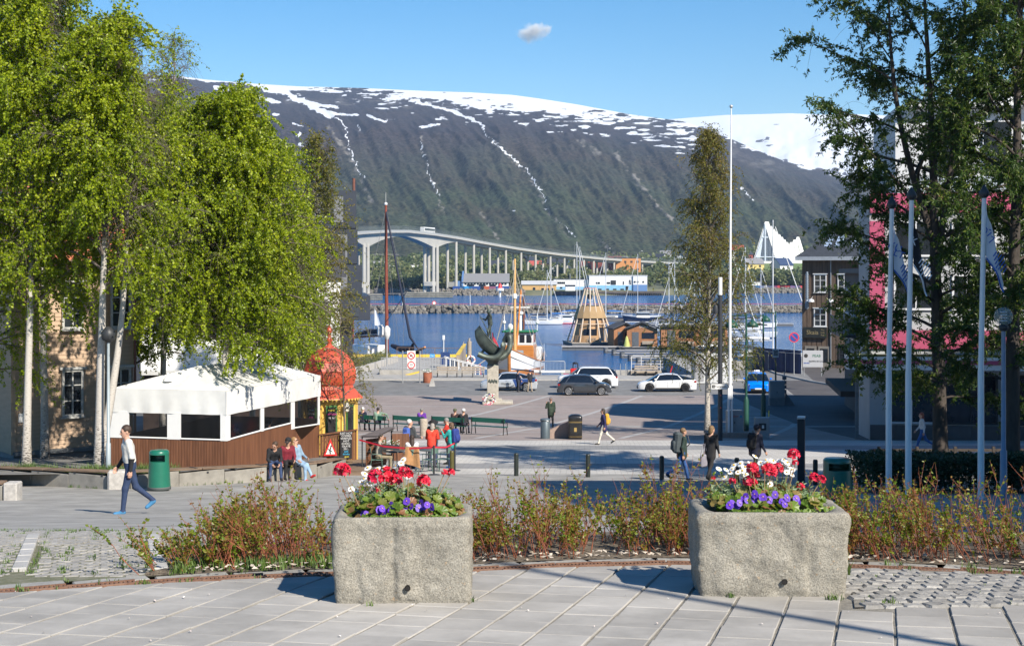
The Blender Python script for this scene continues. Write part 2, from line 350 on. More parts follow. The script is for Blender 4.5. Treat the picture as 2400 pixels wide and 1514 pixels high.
road = M('asphalt_road',(.19,.19,.188),.9,var=.14,scale=.8,bump=.2,bscale=60,dirt=.3)
conc = M('concrete_pale',(.36,.35,.33),.85,var=.14,scale=1.3,bump=.3,bscale=40,dirt=.25)
def tile_mat(name,c1,c2,mort,bw,bh,rot=0.,ms=.012,var=.0):
 m,n,l,b = mat_nodes(name);b.inputs['Roughness'].default_value = .85;b.inputs['Specular IOR Level'].default_value = .3
 geo = n.new('ShaderNodeNewGeometry');mp = n.new('ShaderNodeMapping');mp.inputs['Rotation'].default_value = (0,0,rot);l.new(geo.outputs['Position'],mp.inputs[0])
 br = n.new('ShaderNodeTexBrick');br.inputs['Scale'].default_value = 1;br.inputs['Brick Width'].default_value = bw;br.inputs['Row Height'].default_value = bh
 br.inputs['Mortar Size'].default_value = ms;br.inputs['Color1'].default_value = (*c1,1);br.inputs['Color2'].default_value = (*c2,1);br.inputs['Mortar'].default_value = (*mort,1);l.new(mp.outputs[0],br.inputs['Vector'])
 nz = n.new('ShaderNodeTexNoise');nz.inputs['Scale'].default_value = .35;nz.inputs['Detail'].default_value = 8;nz.inputs['Roughness'].default_value = .7;l.new(geo.outputs['Position'],nz.inputs['Vector'])
 mr = n.new('ShaderNodeMapRange');mr.inputs['From Min'].default_value = .3;mr.inputs['From Max'].default_value = .7;mr.inputs['To Min'].default_value = .78;mr.inputs['To Max'].default_value = 1.15;l.new(nz.outputs[0],mr.inputs[0])
 mx = n.new('ShaderNodeMix');mx.data_type = 'RGBA';mx.blend_type = 'MULTIPLY';mx.inputs[0].default_value = 1;l.new(br.outputs[0],mx.inputs[6]);l.new(mr.outputs[0],mx.inputs[7]);l.new(mx.outputs[2],b.inputs['Base Color'])
 return m
brickm = tile_mat('plaza_brick',(.33,.27,.245),(.285,.235,.215),(.23,.21,.20),.24,.12,.28)
gran = tile_mat('granite_setts_pale',(.52,.50,.46),(.45,.435,.41),(.28,.27,.25),.42,.28,.05)
granm = tile_mat('granite_setts_grey',(.29,.29,.285),(.25,.25,.25),(.17,.17,.17),.5,.3,.05)
pave_s = tile_mat('street_setts',(.115,.105,.105),(.09,.085,.085),(.06,.06,.06),.3,.16,-.15)
sheet('ground',[(-60,-90,90),(17.1,-90,90)],asph,-.13,30,2)
sheet('ground',[(17.1,-90,90),(136,-90,90),(137.9,-90,90)],asph,0,30,2)
sheet('quay',[(137.9,-60,-4.6),(150,-60,-4.8),(168,-60,-5.2)],conc,0,10,2)
sheet('quay',[(137.9,17.5,90),(168,17.5,90)],conc,0,10,2)
sheet('ground',[(168,34,200),(260,70,260)],asph,-.2,4,10)
qb = MB();ql = [(-60,168),(-5.2,168),(-4.6,137.9),(17.5,137.9),(17.5,168),(90,168)]
for (a,c),(e,g)in zip(ql,ql[1:]):qb.quad((a,c,-1),(e,g,-1),(e,g,G(140)),(a,c,G(140)))
struct(qb.build('quay_wall',conc))
for i,(y0,y1,m)in enumerate([(49,52.5,gran),(52.5,55,granm),(55,58.3,gran),(58.3,60.3,gran),(60.3,62.9,gran),(62.9,66.0,granm),(66.0,70.2,gran)]):
 sheet('street_paving',[(y0,-3.2 if y1<58 else -4.2,45),(y1-.001*i,-3.6 if y1<58 else -5,45)],m,.004+.0006*i,8,.5)
sheet('plaza',[(70.25,-11,17),(90,-12,17),(113,-13,17)],brickm,.004,12,.6)
sheet('street',[(70.25,17.0,50),(113,17,50)],pave_s,.004,8,1)
sheet('street',[(113.05,22,50),(165,27,60)],pave_s,.003,8,1)
sheet('road',[(113.2,-40,22),(130,-40,22.5)],road,.005,12,1)
sheet('road',[(130.0,18,27),(160,20.5,31)],road,.006,6,1)
sheet('quay',[(130.2,-30,17),(137.8,-30,17)],conc,.008,8,1)
band = M('granite_band',(.36,.35,.34),.85,var=.1,scale=3)
def strip(name,p,q,w,off,m):
 0
 p,q = Vector((p[0],p[1],0)),Vector((q[0],q[1],0));t = (q-p).normalized();nn = Vector((-t.y,t.x,0))*w/2;k = max(2,int((q-p).length/1.5));b = MB();rows = []
 for i in range(k+1):
  c = p+(q-p)*i/k;rows.append([(c.x+nn.x*s,c.y+nn.y*s,G(c.y+nn.y*s)+off)for s in (-1,0,1)])
 b.grid(rows);return struct(b.build(name,m))
for k in range(-3,4):
 x0 = -9+7.2*k
 if x0>14 or x0<-16:continue
 a = (x0,72);c = (x0+.293*40.5,112.5)
 if c[0]>16.9:t = (16.9-x0)/(c[0]-x0);c = (16.9,72+40.5*t)
 strip('paving_band',a,c,.34,.009,band)
for y in (78,85,93,102,111.5):strip('paving_band',(-11.8,y+.5),(16.9,y-.5),.26,.012,band)
kb = MB()
for x0,x1 in ((-40,22),):
 for k in range(60):kb.box((x0+(x1-x0)*(k+.5)/60,130.1,G(130)+.06),((x1-x0)/60-.01,.16,.13))
struct(kb.build('kerb',M('granite_kerb',(.38,.37,.35),.8,var=.12,scale=3,bump=.3)))
kb = MB();pts = [(27.0,165),(25.5,150),(25.3,138),(26.4,128),(27.8,121),(29,114)]
for (a,c),(e,g)in zip(pts,pts[1:]):kb.tube([(a,c,G(c)+.05),(e,g,G(g)+.05)],.14,4)
struct(kb.build('kerb',M('granite_kerb',(.38,.37,.35))))
shore_g = M('shore_ground',(.085,.10,.045),.95,c2=(.15,.145,.09),scale=.06)
sb = MB();sh_px = [-600,700,850,960,1060,1250,1560,1700,1900,2400,3200];sh_d = [800,760,745,738,730,725,740,800,815,830,860]
rows = []
for px,d0 in zip(sh_px,sh_d):
 rows.append([(X(px,d0),d0,-.5),(X(px,d0+6),d0+6,2.6),(X(px,d0+60),d0+60,3.5),(X(px,d0+250),d0+250,9),(X(px,d0+420),d0+420,14),(X(px,1420),1420,20)])
sb.grid(rows);struct(sb.build('far_shore',shore_g))
cm,n,l,b = mat_nodes('cloud_vapour');n.remove(b)
pv = n.new('ShaderNodeVolumePrincipled');pv.inputs['Color'].default_value = (1,1,1,1);pv.inputs['Anisotropy'].default_value = -.65
tc = n.new('ShaderNodeTexCoord');nz = n.new('ShaderNodeTexNoise');nz.inputs['Scale'].default_value = .0085;nz.inputs['Detail'].default_value = 6;l.new(tc.outputs['Object'],nz.inputs['Vector'])
mp = n.new('ShaderNodeMapping');mp.inputs['Scale'].default_value = (1/330,1/250,1/190);l.new(tc.outputs['Object'],mp.inputs[0]);ln = n.new('ShaderNodeVectorMath');ln.operation = 'LENGTH';l.new(mp.outputs[0],ln.inputs[0])
sb_ = n.new('ShaderNodeMath');sb_.operation = 'MULTIPLY_ADD';sb_.inputs[1].default_value = 1.5;sb_.inputs[2].default_value = -.25;l.new(nz.outputs[0],sb_.inputs[0])
df = n.new('ShaderNodeMath');df.operation = 'SUBTRACT';l.new(sb_.outputs[0],df.inputs[0]);l.new(ln.outputs['Value'],df.inputs[1])
mr = n.new('ShaderNodeMapRange');mr.inputs['From Min'].default_value = 0;mr.inputs['From Max'].default_value = .45;mr.inputs['To Max'].default_value = .025;l.new(df.outputs[0],mr.inputs[0]);l.new(mr.outputs[0],pv.inputs['Density'])
l.new(pv.outputs[0],n['Material Output'].inputs['Volume'])
cb = MB();cb.ball((0,0,0),(340,260,200),20,12);co = cb.build('cloud',cm,None,(X(1248,16000),16000,Z(75,16000)));tag(co,kind='structure')
# --- 20_fore
SL = .0636
def gz(y):return G(y)
_dp = [(-400,1400),(0,1385),(300,1366),(600,1352),(780,1346),(1115,1335),(1300,1326),(1600,1319),(1990,1328),(2200,1335),(2400,1346),(2900,1372)]
_dd = [DG(p[1])for p in _dp];_dx = [X(p[0],d)for p,d in zip(_dp,_dd)]
def drain_y(x):return float(np.interp(x,_dx,_dd))
grout = M('sandy_grout',(.21,.195,.165),.95,var=.3,scale=14,bump=.5)
slabm = M('concrete_slab',(.37,.352,.322),.85,var=.10,scale=2.2,bump=.16,bscale=90,rnd=.09,dirt=.22)
b = MB();rows = []
xs = np.linspace(-7,7,60)
for t in np.linspace(0,1,8):rows.append([(x,6+(drain_y(x)-.07-6)*t,gz(6+(drain_y(x)-.07-6)*t)-.012)for x in xs])
b.grid(rows);pavement = struct(b.build('pavement',grout))
dv = Vector((.256,1)).normalized();nv = Vector((dv.y,-dv.x));SP = .385*.97
def clip(poly,p,nrm):
 out = []
 for i in range(len(poly)):
  a,c = poly[i],poly[(i+1)%len(poly)];da = (a-p).dot(nrm);dc = (c-p).dot(nrm)
  if da<=0:out.append(a)
  if da*dc<0:out.append(a+(c-a)*(da/(da-dc)))
 return out
count = 0
def slab_mesh(poly2,h=.05,bev=.006):
 b = MB();n = len(poly2);c = sum(poly2,Vector((0,0)))/n
 inn = [p+(c-p).normalized()*bev*1.3 for p in poly2];zz = lambda p:-p.y*SL
 v = [(p.x,p.y,zz(p)-h)for p in poly2]+[(p.x,p.y,zz(p)-bev)for p in poly2]+[(p.x,p.y,zz(p))for p in inn]
 f = [tuple(range(2*n,3*n))]
 for i in range(n):j = (i+1)%n;f+=[(i,j,n+j,n+i),(n+i,n+j,2*n+j,2*n+i)]
 b.add(v,f);return b
full = None;L,W = .40,.366
base_poly = [dv*(s*L/2)+nv*(t*W/2)for s,t in ((-1,-1),(-1,1),(1,1),(1,-1))]
for i in range(-30,22):
 off = random.uniform(0,.4)
 for k in range(18,46):
  c = dv*(k*(L+.008)+off-1)+nv*(i*(W+.022));c.x+=-.12
  if c.y<8.9 or abs(c.x/c.y)>.40:continue
  lim = drain_y(c.x)-.09;poly = None
  if c.y-.27>lim:continue
  if c.x>X(1985,11.0)and c.y>10.62+.30*max(0,c.x-3.4):continue
  if c.y+.27>lim:
   dt = (drain_y(c.x+.1)-drain_y(c.x-.1))/.2;poly = clip([p+c for p in base_poly],Vector((c.x,lim)),Vector((-dt,1)).normalized());poly = [p-c for p in poly]
   if len(poly)<3:continue
  if poly is None:
   if full is None:full = slab_mesh(base_poly).build('paving_slab',slabm,pavement).data;o = bpy.data.objects[-1];o = [q for q in bpy.data.objects if q.data==full][0]
   else:o = link('paving_slab',full,pavement)
  else:o = slab_mesh(poly).build('paving_slab',slabm,pavement)
  o.location = (c.x,c.y,gz(c.y)+random.uniform(-.003,.003));o.rotation_euler = (random.gauss(0,.006),random.gauss(0,.006),random.gauss(0,.008));count+=1
rust = M('rusty_iron',(.13,.06,.035),.8,c2=(.23,.13,.085),scale=9,bump=.4);darkm = M('hollow_shade',(.012,.011,.010),.9)  # near-black colour paints the shade inside slots, holes and bin openings
drain = thing('drain_channel','rusty slotted drain channel curving across the paving behind the planters','drain',(0,12.5,gz(12.5)))
xsd = np.arange(-5.6,5.61,.5);slots = {}
for x0,x1 in zip(xsd,xsd[1:]):
 y0,y1 = drain_y(x0),drain_y(x1);a = math.atan2(y1-y0,x1-x0);ln = math.hypot(x1-x0,y1-y0)
 b = MB();b.mat(0).box((0,-.055,.0),(ln-.004,.022,.03));b.box((0,.055,0),(ln-.004,.022,.03));n = 15
 for k in range(n):b.box((-ln/2+(k+.5)*ln/n,0,-.002),(ln/n*.42,.09,.022))
 b.mat(1).box((0,0,-.03),(ln,.1,.012))
 b.build('grate',[rust,darkm],drain,((x0+x1)/2,(y0+y1)/2-12.5,gz((y0+y1)/2)-gz(12.5)+random.uniform(-.003,.004)),a)
kst = M('bed_kerb_stone',(.30,.29,.265),.9,var=.2,scale=6,bump=.4,rnd=.1)
bedk = thing('bed_kerb','low row of pale kerb stones edging the shrub bed behind the drain','kerb',(0,12.7,gz(12.7)))
for i,x0 in enumerate(np.arange(-5.5,5.6,.62)):
 y0,y1 = drain_y(x0)+.2,drain_y(x0+.62)+.2;b = MB();b.rbox((0,0,-.03),(.605,.22,.08),.01)
 o = b.build('kerb_stone',kst,bedk,(x0+.31,(y0+y1)/2-12.7,gz((y0+y1)/2)-gz(12.7)),math.atan2(y1-y0,.62));o.rotation_euler.x = -SL
soil = M('bed_soil',(.06,.045,.033),.95,c2=(.20,.165,.12),scale=16,bump=1.0,bscale=30)
b = MB();rows = []
for t in np.linspace(0,1,14):
 r = []
 for x in np.linspace(-3.1,7,60):
  y = drain_y(x)+.3+(3.4 if x>-2.2 else 3.4*max(0,(x+3.1)/.9)**.5)*t;r.append((x,y,gz(y)+.012+.05*fbm(np.array([x*5.]),np.array([y*5.]),3,2)[0]*math.sin(math.pi*min(1,t*2+.01))))
 rows.append(r)
b.grid(rows);struct(b.build('planting_bed',soil))
lit = MB();littm = M('leaf_litter',(.34,.27,.19),.9,c2=(.62,.56,.48),scale=5,rnd=.2)
for k in range(420):
 x = random.uniform(-2.8,5.6);y = drain_y(x)+random.choice([.12,.22,.28,.32,.36,.42,.5])+random.uniform(-.04,.06);z = gz(y)+.045+random.random()*.02;a = random.uniform(0,6.3);s = random.uniform(.012,.032)
 p = [Vector((math.cos(a+q)*s*e,math.sin(a+q)*s*e,random.uniform(0,.02)))for q,e in ((0,1.3),(1.5,.7),(3.1,1.2),(4.7,.7))];lit.poly([(v.x+x,v.y+y,v.z+z)for v in p])
tag(lit.build('leaf_litter',littm),kind='stuff')
settm = M('granite_sett',(.27,.26,.24),.85,var=.25,scale=9,bump=.5,bscale=40,rnd=.13)
def sett_mesh(seed,w=.158,d=.18,h=.07):
 rr = random.Random(seed);b = MB();pts = []
 for sx,sy in ((-1,-1),(0,-1.08),(1,-1),(1.07,0),(1,1),(0,1.06),(-1,1),(-1.06,0)):pts.append((sx*w/2*rr.uniform(.9,1.03),sy*d/2*rr.uniform(.88,1.03)))
 v = [(x,y,-h)for x,y in pts]+[(x,y,-.014*rr.uniform(.5,1.6))for x,y in pts]+[(x*.78,y*.74,rr.uniform(.0,.008))for x,y in pts];f = [tuple(range(16,24))]
 for i in range(8):j = (i+1)%8;f+=[(i,j,8+j,8+i),(8+i,8+j,16+j,16+i)]
 b.add(v,f,False);return b
sm = []
def sett(parent,x,y,rz,name='sett',mesh=None):
 if len(sm)<6:o = sett_mesh(len(sm)).build(name,settm,parent);sm.append(o.data)
 else:o = link(name,random.choice(sm),parent)
 o.location = (x,y,gz(y)+random.uniform(.006,.013));o.rotation_euler = (-SL+random.gauss(0,.025),random.gauss(0,.025),rz+random.gauss(0,.07));return o
b = MB();pl = [(X(1985,11),10.75),(6.4,11.6),(6.4,12.62),(X(1985,12.9),12.82)];b.poly([(x,y,gz(y)+.001)for x,y in pl]);sp = struct(b.build('sett_paving',grout))
for r in range(11):
 for k in range(24):
  x = 2.68+k*.159+(r%2)*.08;y = 10.84+r*.179+.22*max(0,x-3.3)*(1-r/11)
  if y<drain_y(x)-.12 and x<.36*y+.2:sett(sp,x,y,.12*(1-r/20))
b = MB();pl = [(-7,13.0),(-2.6,12.75),(-2.3,17.0),(-9,17.2)];rows = []
for t in np.linspace(0,1,12):rows.append([(-6.6+(4.2+.4*t)*s-1.2*t*(1-s),drain_y(-6.6+4.2*s)+.3+4.0*t,gz(drain_y(-6.6+4.2*s)+.3+4.0*t)+.006)for s in np.linspace(0,1,10)])
sp2 = struct(b.grid(rows).build('sett_paving',M('weedy_grout',(.10,.11,.05),.95,c2=(.20,.19,.14),scale=9,bump=.6)))
cnt = 0
for r in range(34):
 for k in range(40):
  x = -5.4+k*.128-r*.028+(r%2)*.05;y = 12.3+r*.098+.0*x
  if y>drain_y(x)+.38 and abs(x/y)<.362 and x<-2.35 and cnt<300 and random.random()<.96:
   if min(abs(x-(-3.05-(y-12.6)*.28)),abs(x-(-4.28-(y-12.6)*.28)))<.12:continue
   o = sett(sp2,x,y,.25);o.scale = (.8,.54,1);cnt+=1
sb_ = MB()
for r in range(58):
 for k in range(48):
  x = -6.4+k*.128-r*.028+(r%2)*.05;y = 12.3+r*.098
  if (y>15.0 or cnt>=300 and y>14.3)and y<17.0 and abs(x/y)<.37 and x<-2.3:w_,e_ = random.uniform(.052,.062),random.uniform(.038,.047);z = gz(y)+random.uniform(.012,.026);sb_.add([(x-w_,y-e_,z-.05),(x+w_,y-e_,z-.05),(x+w_,y+e_,z-.05),(x-w_,y+e_,z-.05),(x-w_*.85,y-e_*.85,z),(x+w_*.85,y-e_*.85,z),(x+w_*.85,y+e_*.85,z),(x-w_*.85,y+e_*.85,z)],[(4,5,6,7),(0,1,5,4),(1,2,6,5),(2,3,7,6),(3,0,4,7)])
sb_.build('small_setts',settm,sp2)['kind'] = 'stuff'
strip('path_edge',(-7.2,16.3),(-3.6,17.6),.28,.03,band);strip('path_edge',(-3.6,17.6),(-1.5,18.6),.24,.03,band)
st2 = M('granite_strip',(.40,.39,.37),.85,var=.12,scale=5,bump=.3,rnd=.08)
for xx in (-3.05,-4.28):
 for k in range(6):
  y = 12.75+k*.42;b = MB();b.rbox((0,0,0),(.125,.41,.06),.008);o = b.build('granite_strip',st2,sp2,(xx-(y-12.6)*.28,y,gz(y)+.012),.27);o.rotation_euler.x = -SL
grm = M('grass_blade',(.05,.10,.015),.6,c2=(.11,.17,.03),scale=2)
def tuft(b,x,y,z,n,h,s):
 for _ in range(n):
  a = random.uniform(0,6.28);r = random.random()*s;px_,py_ = x+math.cos(a)*r,y+math.sin(a)*r;hh = h*random.uniform(.4,1);ln = random.uniform(.1,.7)*hh;a2 = random.uniform(0,6.28);w = .004+hh*.012
  wv = Vector((-math.sin(a2),math.cos(a2),0))*w;p0 = Vector((px_,py_,z));p1 = p0+Vector((math.cos(a2)*ln*.35,math.sin(a2)*ln*.35,hh*.6));p2 = p0+Vector((math.cos(a2)*ln,math.sin(a2)*ln,hh))
  b.add([p0-wv,p0+wv,p1+wv*.8,p1-wv*.8,p2],[(0,1,2,3),(3,2,4)])
gb = MB()
for k in range(240):
 x = random.uniform(-6,-2.5);y = random.uniform(12.2,16.6)
 if y<drain_y(x)+.3:continue
 q = round((x+(y-12.6)*.28)/.26)*.26-(y-12.6)*.28;tuft(gb,q if random.random()<.7 else x,y,gz(y)+.01,random.randint(4,12),.05,.05)
for k in range(36):
 x = random.uniform(-6,-1.0);y = drain_y(x)+random.choice([-.08,.08,.3]);tuft(gb,x,y,gz(y),random.randint(5,16),.05,.05)
for k in range(150):x = random.uniform(-2.9,-1.2);y = drain_y(x)+random.uniform(.3,.75);tuft(gb,x,y,gz(y)+.02,8,.12,.08)
for k in range(22):x = random.uniform(2.6,5.5);y = drain_y(x)-.08+random.uniform(-.05,.25);tuft(gb,x,y,gz(y),12,.07,.07)
for k in range(26):x = random.uniform(2.65,4.8);y = random.uniform(10.7,12.6);tuft(gb,x,y,gz(y),5,.03,.05)
for (px,py,n,h)in ((1975,1350,40,.22),(1968,1360,30,.16),(1955,1405,30,.06),(2090,1415,34,.06),(870,1420,10,.05),(1108,1410,10,.05),(1712,1398,22,.05),(2270,1335,20,.1)):
 p = GP(px,py);tuft(gb,p.x,p.y,p.z,n,h,.07)
for k in range(90):
 px = random.uniform(0,380);y = 16.9+random.uniform(-.25,.25);tuft(gb,X(px,y),y,gz(y)+.005,6,.05,.06)
tag(gb.build('grass',grm),kind='stuff')
pb = MB()
for k in range(46):
 y = random.uniform(9.4,12.2);x = random.uniform(-.35,.35)*y;s = random.uniform(.004,.011);z = gz(y)+.008;a = random.random()*6;pb.poly([(x+math.cos(a+q)*s,y+math.sin(a+q)*s*1.4,z+.002*q)for q in (0,1.6,3.1,4.7)])
tag(pb.build('litter',M('paper_scraps',(.5,.4,.36),.9,c2=(.75,.7,.66),scale=.9)),kind='stuff')
gm,n,l,bs = mat_nodes('rough_granite');bs.inputs['Roughness'].default_value = .8
tc = n.new('ShaderNodeTexCoord')
def nz_(s,d,r=.6):
 x = n.new('ShaderNodeTexNoise');x.inputs['Scale'].default_value = s;x.inputs['Detail'].default_value = d;x.inputs['Roughness'].default_value = r;l.new(tc.outputs['Object'],x.inputs['Vector']);return x.outputs[0]
def rp_(f,st):
 x = n.new('ShaderNodeValToRGB');e = x.color_ramp.elements
 for i,(p,c)in enumerate(st):
  if i>1:e.new(p)
  e[i].position = p;e[i].color = (*c,1)
 l.new(f,x.inputs[0]);return x.outputs[0]
def mx_(f,a,c,bl='MIX'):
 x = n.new('ShaderNodeMix');x.data_type = 'RGBA';x.blend_type = bl
 if isinstance(f,float):x.inputs[0].default_value = f
 else:l.new(f,x.inputs[0])
 l.new(a,x.inputs[6]);l.new(c,x.inputs[7]);return x.outputs[2]
spk = rp_(nz_(95,3,.75),[(.33,(.14,.13,.115)),(.47,(.275,.26,.23)),(.60,(.37,.35,.31)),(.78,(.52,.50,.455))])
blot = rp_(nz_(4.5,5),[(.3,(.66,.65,.61)),(.7,(1.12,1.1,1.04))])
cc = mx_(1.,spk,blot,'MULTIPLY');li = rp_(nz_(26,4),[(.64,(0,0,0)),(.70,(1,1,1))]);lc = n.new('ShaderNodeRGB');lc.outputs[0].default_value = (.42,.26,.12,1)
lf = n.new('ShaderNodeMath');lf.operation = 'MULTIPLY';lf.inputs[1].default_value = .45;l.new(li,lf.inputs[0]);cc = mx_(lf.outputs[0],cc,lc.outputs[0]);l.new(cc,bs.inputs['Base Color'])
bp = n.new('ShaderNodeBump');bp.inputs['Strength'].default_value = .9;bp.inputs['Distance'].default_value = .014;l.new(nz_(38,6,.7),bp.inputs['Height']);l.new(bp.outputs[0],bs.inputs['Normal'])
dirt = M('potting_soil',(.03,.022,.016),.95,var=.4,scale=40,bump=1.)
def planter(label,c,w,d,h,rz,grooves,seed,lean=0.):
 t = thing('stone_planter',label,'planter',c,rz,'granite planters in front of the shrubs');b = MB();N = 220
 def per(k,w,d):
  a = 2*math.pi*k/N;e = .09;ca,sa = math.cos(a),math.sin(a);q = (abs(ca)**(2/e)+abs(sa)**(2/e))**(-e/2);return ca*q*w/2,sa*q*d/2
 rows = [];nz = 34
 RZ,KK = np.meshgrid(np.arange(nz+1),np.arange(N),indexing='ij');A = 2*np.pi*KK/N;ca,sa = np.cos(A),np.sin(A);q = (np.abs(ca)**(2/.09)+np.abs(sa)**(2/.09))**(-.045)
 x,y = ca*q*w/2,sa*q*d/2;z = h*RZ/nz;u = x*4+y*3.1+seed*9+40;v = z*4-y*2+x*.7+seed*3+40;m = (fbm(u,v,5,seed)-.5)*.06*np.where((RZ==0)|(RZ==nz),.6,1)+(fbm(u*5,v*5,4,seed+5)-.5)*.024
 for gx,gw,gd in grooves:m = m-np.where(y<-d*.3,gd*np.exp(-((x-gx)/gw)**2)*np.where(RZ<nz-4,1,.3),0)
 f = 1-.035*(1-RZ/nz);x = x*f+lean*z/h;y = y*f;ln = np.hypot(x,y);ed = np.where((RZ>2)&(RZ<nz-1),1,.985)
 x,y = (x+x/ln*m)*ed,(y+y/ln*m)*ed;z = z+np.where(RZ==nz,.02*(fbm(x*3+17,y*3+9,3,seed+2)-.5),0);rows = [list(zip(x[r],y[r],z[r]))for r in range(nz+1)]
 def ring(s,z,jit=.0):return [((w*.40*math.copysign(abs(math.cos(2*math.pi*k/N))**.75,math.cos(2*math.pi*k/N)))*s,(d*.36*math.copysign(abs(math.sin(2*math.pi*k/N))**.75,math.sin(2*math.pi*k/N)))*s,z)for k in range(N)]
 top = rows[-1];rows.append([((a[0]*.94),a[1]*.93,h+.012)for a in top]);rows.append([(p[0]*.5+q[0]*.5,p[1]*.5+q[1]*.5,h+.004)for p,q in zip(top,ring(1,h))]);rows.append(ring(1,h-.02));rows.append(ring(.97,h-.09))
 b.grid(rows,True,True);b.add(rows[0],[tuple(range(N))[::-1]]);b.build('trough',gm,t)
 b = MB();b.add([(p[0]*1.02,p[1]*1.02,h-.07)for p in ring(1,0)],[tuple(range(N))]);b.build('soil',dirt,t)
 b = MB();hx = grooves[0][0]+(.115 if seed==1 else -.22);b.tube([(hx,-d/2-.006,.14),(hx,-d/2+.05,.14)],.019,14);b.tube([(hx,-d/2-.010,.14),(hx,-d/2+.01,.14)],[.023,.019],14,False);b.build('drain_hole_disc',darkm,t)  # dark disc on the stone paints the hole's inner shade
 return t
cL = P(947,11.28);cR = P(1797,11.62);hL,hR = .655,.66
plL = planter('shorter rough granite planter, wedge tilted, with sparser red and purple flowers, nearest the white tent',cL,1.06,.72,hL,.035,[(-.075,.032,.024),(-.36,.05,.02),(.2,.15,.02)],1)
plR = planter('longer rough granite planter overflowing with white daisies and red geraniums beside the loose setts',cR,1.19,.74,hR,-.02,[(.30,.035,.02),(-.5,.06,.02)],2)
redm = M('geranium_red',(.62,.008,.02),.55,c2=(.52,.01,.06),scale=3,rnd=.1);whm = M('daisy_white',(.78,.78,.76),.6,var=.04);yelm = M('daisy_eye',(.7,.42,.03),.7)
purm = M('pansy_purple',(.075,.02,.36),.55,c2=(.14,.045,.46),scale=20,rnd=.15);stm = M('flower_stem',(.22,.24,.07),.6);stm2 = M('geranium_stem',(.30,.20,.10),.6)
def leaf_mat(name,c1,c2,c3,tr=.3,tcol=None):
 m,n,l,b = mat_nodes(name);b.inputs['Roughness'].default_value = .42;b.inputs['Specular IOR Level'].default_value = .4
 a = n.new('ShaderNodeAttribute');a.attribute_name = 'lv';x = n.new('ShaderNodeValToRGB');e = x.color_ramp.elements;e[0].position = 0;e[0].color = (*c1,1);e[1].position = 1;e[1].color = (*c3,1);q = e.new(.5);q.color = (*c2,1)
 l.new(a.outputs['Fac'],x.inputs[0]);l.new(x.outputs[0],b.inputs['Base Color']);t = n.new('ShaderNodeBsdfTranslucent');hs = n.new('ShaderNodeHueSaturation');hs.inputs['Value'].default_value = 1.5;hs.inputs['Saturation'].default_value = 1.1;l.new(x.outputs[0],hs.inputs['Color']);l.new(hs.outputs[0],t.inputs[0])
 ms = n.new('ShaderNodeMixShader');ms.inputs[0].default_value = tr;l.new(b.outputs[0],ms.inputs[1]);l.new(t.outputs[0],ms.inputs[2]);l.new(ms.outputs[0],n['Material Output'].inputs['Surface']);return m
def petal(b,c,ax,side,ln,w,up=.0):
 n = ax.cross(side).normalized();b.add([c,c+ax*ln*.55+side*w+n*up*.5,c+ax*ln+n*up,c+ax*ln*.55-side*w+n*up*.5],[(0,1,2,3)])
def geranium(seed,r):
 rr = random.Random(seed);b = MB();b.mat(0)
 for k in range(26):
  z = rr.uniform(-.35,1);a = rr.uniform(0,6.28);q = math.sqrt(max(0,1-z*z));d = Vector((q*math.cos(a),q*math.sin(a),z));c = d*r*.78;u = d.orthogonal().normalized();v = d.cross(u)
  for p in range(5):
   t = p*1.2566+rr.random();ax = (u*math.cos(t)+v*math.sin(t)+d*.45).normalized();petal(b,c,ax,ax.cross(d).normalized(),r*.5,r*.2,rr.uniform(-.002,.004))
 return b
def daisy(seed):
 rr = random.Random(seed);b = MB();b.mat(0);nn = Vector((rr.uniform(-.5,.5),-.55,rr.uniform(.4,1))).normalized();u = nn.orthogonal().normalized();v = nn.cross(u)
 for p in range(15):
  t = p*2*math.pi/15;ax = u*math.cos(t)+v*math.sin(t)-nn*.12;petal(b,ax*.005,ax,(v*math.cos(t)-u*math.sin(t)),.021,.0042,.001)
 return b,nn
def pansy(seed):
 rr = random.Random(seed);b = MB();nn = Vector((rr.uniform(-.45,.45),-1,rr.uniform(.1,.8))).normalized();u = Vector((1,0,0));v = nn.cross(u).normalized()*-1;u = v.cross(nn).normalized()
 for t,ln,w,o in ((1.0,.027,.016,-.002),(2.14,.027,.016,-.003),(0.05,.024,.014,.0),(3.1,.024,.014,.001),(-1.57,.026,.019,.003)):
  ax = u*math.cos(t)+v*math.sin(t);sd = -u*math.sin(t)+v*math.cos(t);c = nn*o
  b.mat(0).add([c,c+ax*ln*.45+sd*w,c+ax*ln*.85+sd*w*.75,c+ax*ln,c+ax*ln*.85-sd*w*.75,c+ax*ln*.45-sd*w],[(0,1,2,3,4,5)])
 b.mat(1);b.poly([nn*.006+(u*math.cos(q)+v*math.sin(q))*.004 for q in (0,1.26,2.5,3.77,5.03)]);return b
ger_me,dai_me,pan_me = [],[],[]
def place(name,me,mats,loc,label,cat,group,stem=None,sc=1.,eye=None):
 t = thing(name,label,cat,loc,random.uniform(-.6,.6),group)
 if stem:
  b = MB();s = Vector(stem[0])-Vector(loc);b.tube([s,s*.5+Vector((random.uniform(-.01,.01),0,.02)),(0,0,0)],stem[2],5);t.rotation_euler = (0,0,0);b.build('stem',stem[1],t)
 o = link('flower_head',me,t);o.scale = (sc,)*3;o.rotation_euler = (0,0,random.uniform(-.5,.5)if cat=='daisy' else random.uniform(0,6.28)if cat=='geranium' else 0)
 if eye:link('flower_eye',eye,o)
 return t
for k in range(4):o = geranium(k,.04).build('flower_head',redm);ger_me.append(o.data);bpy.data.objects.remove(o)
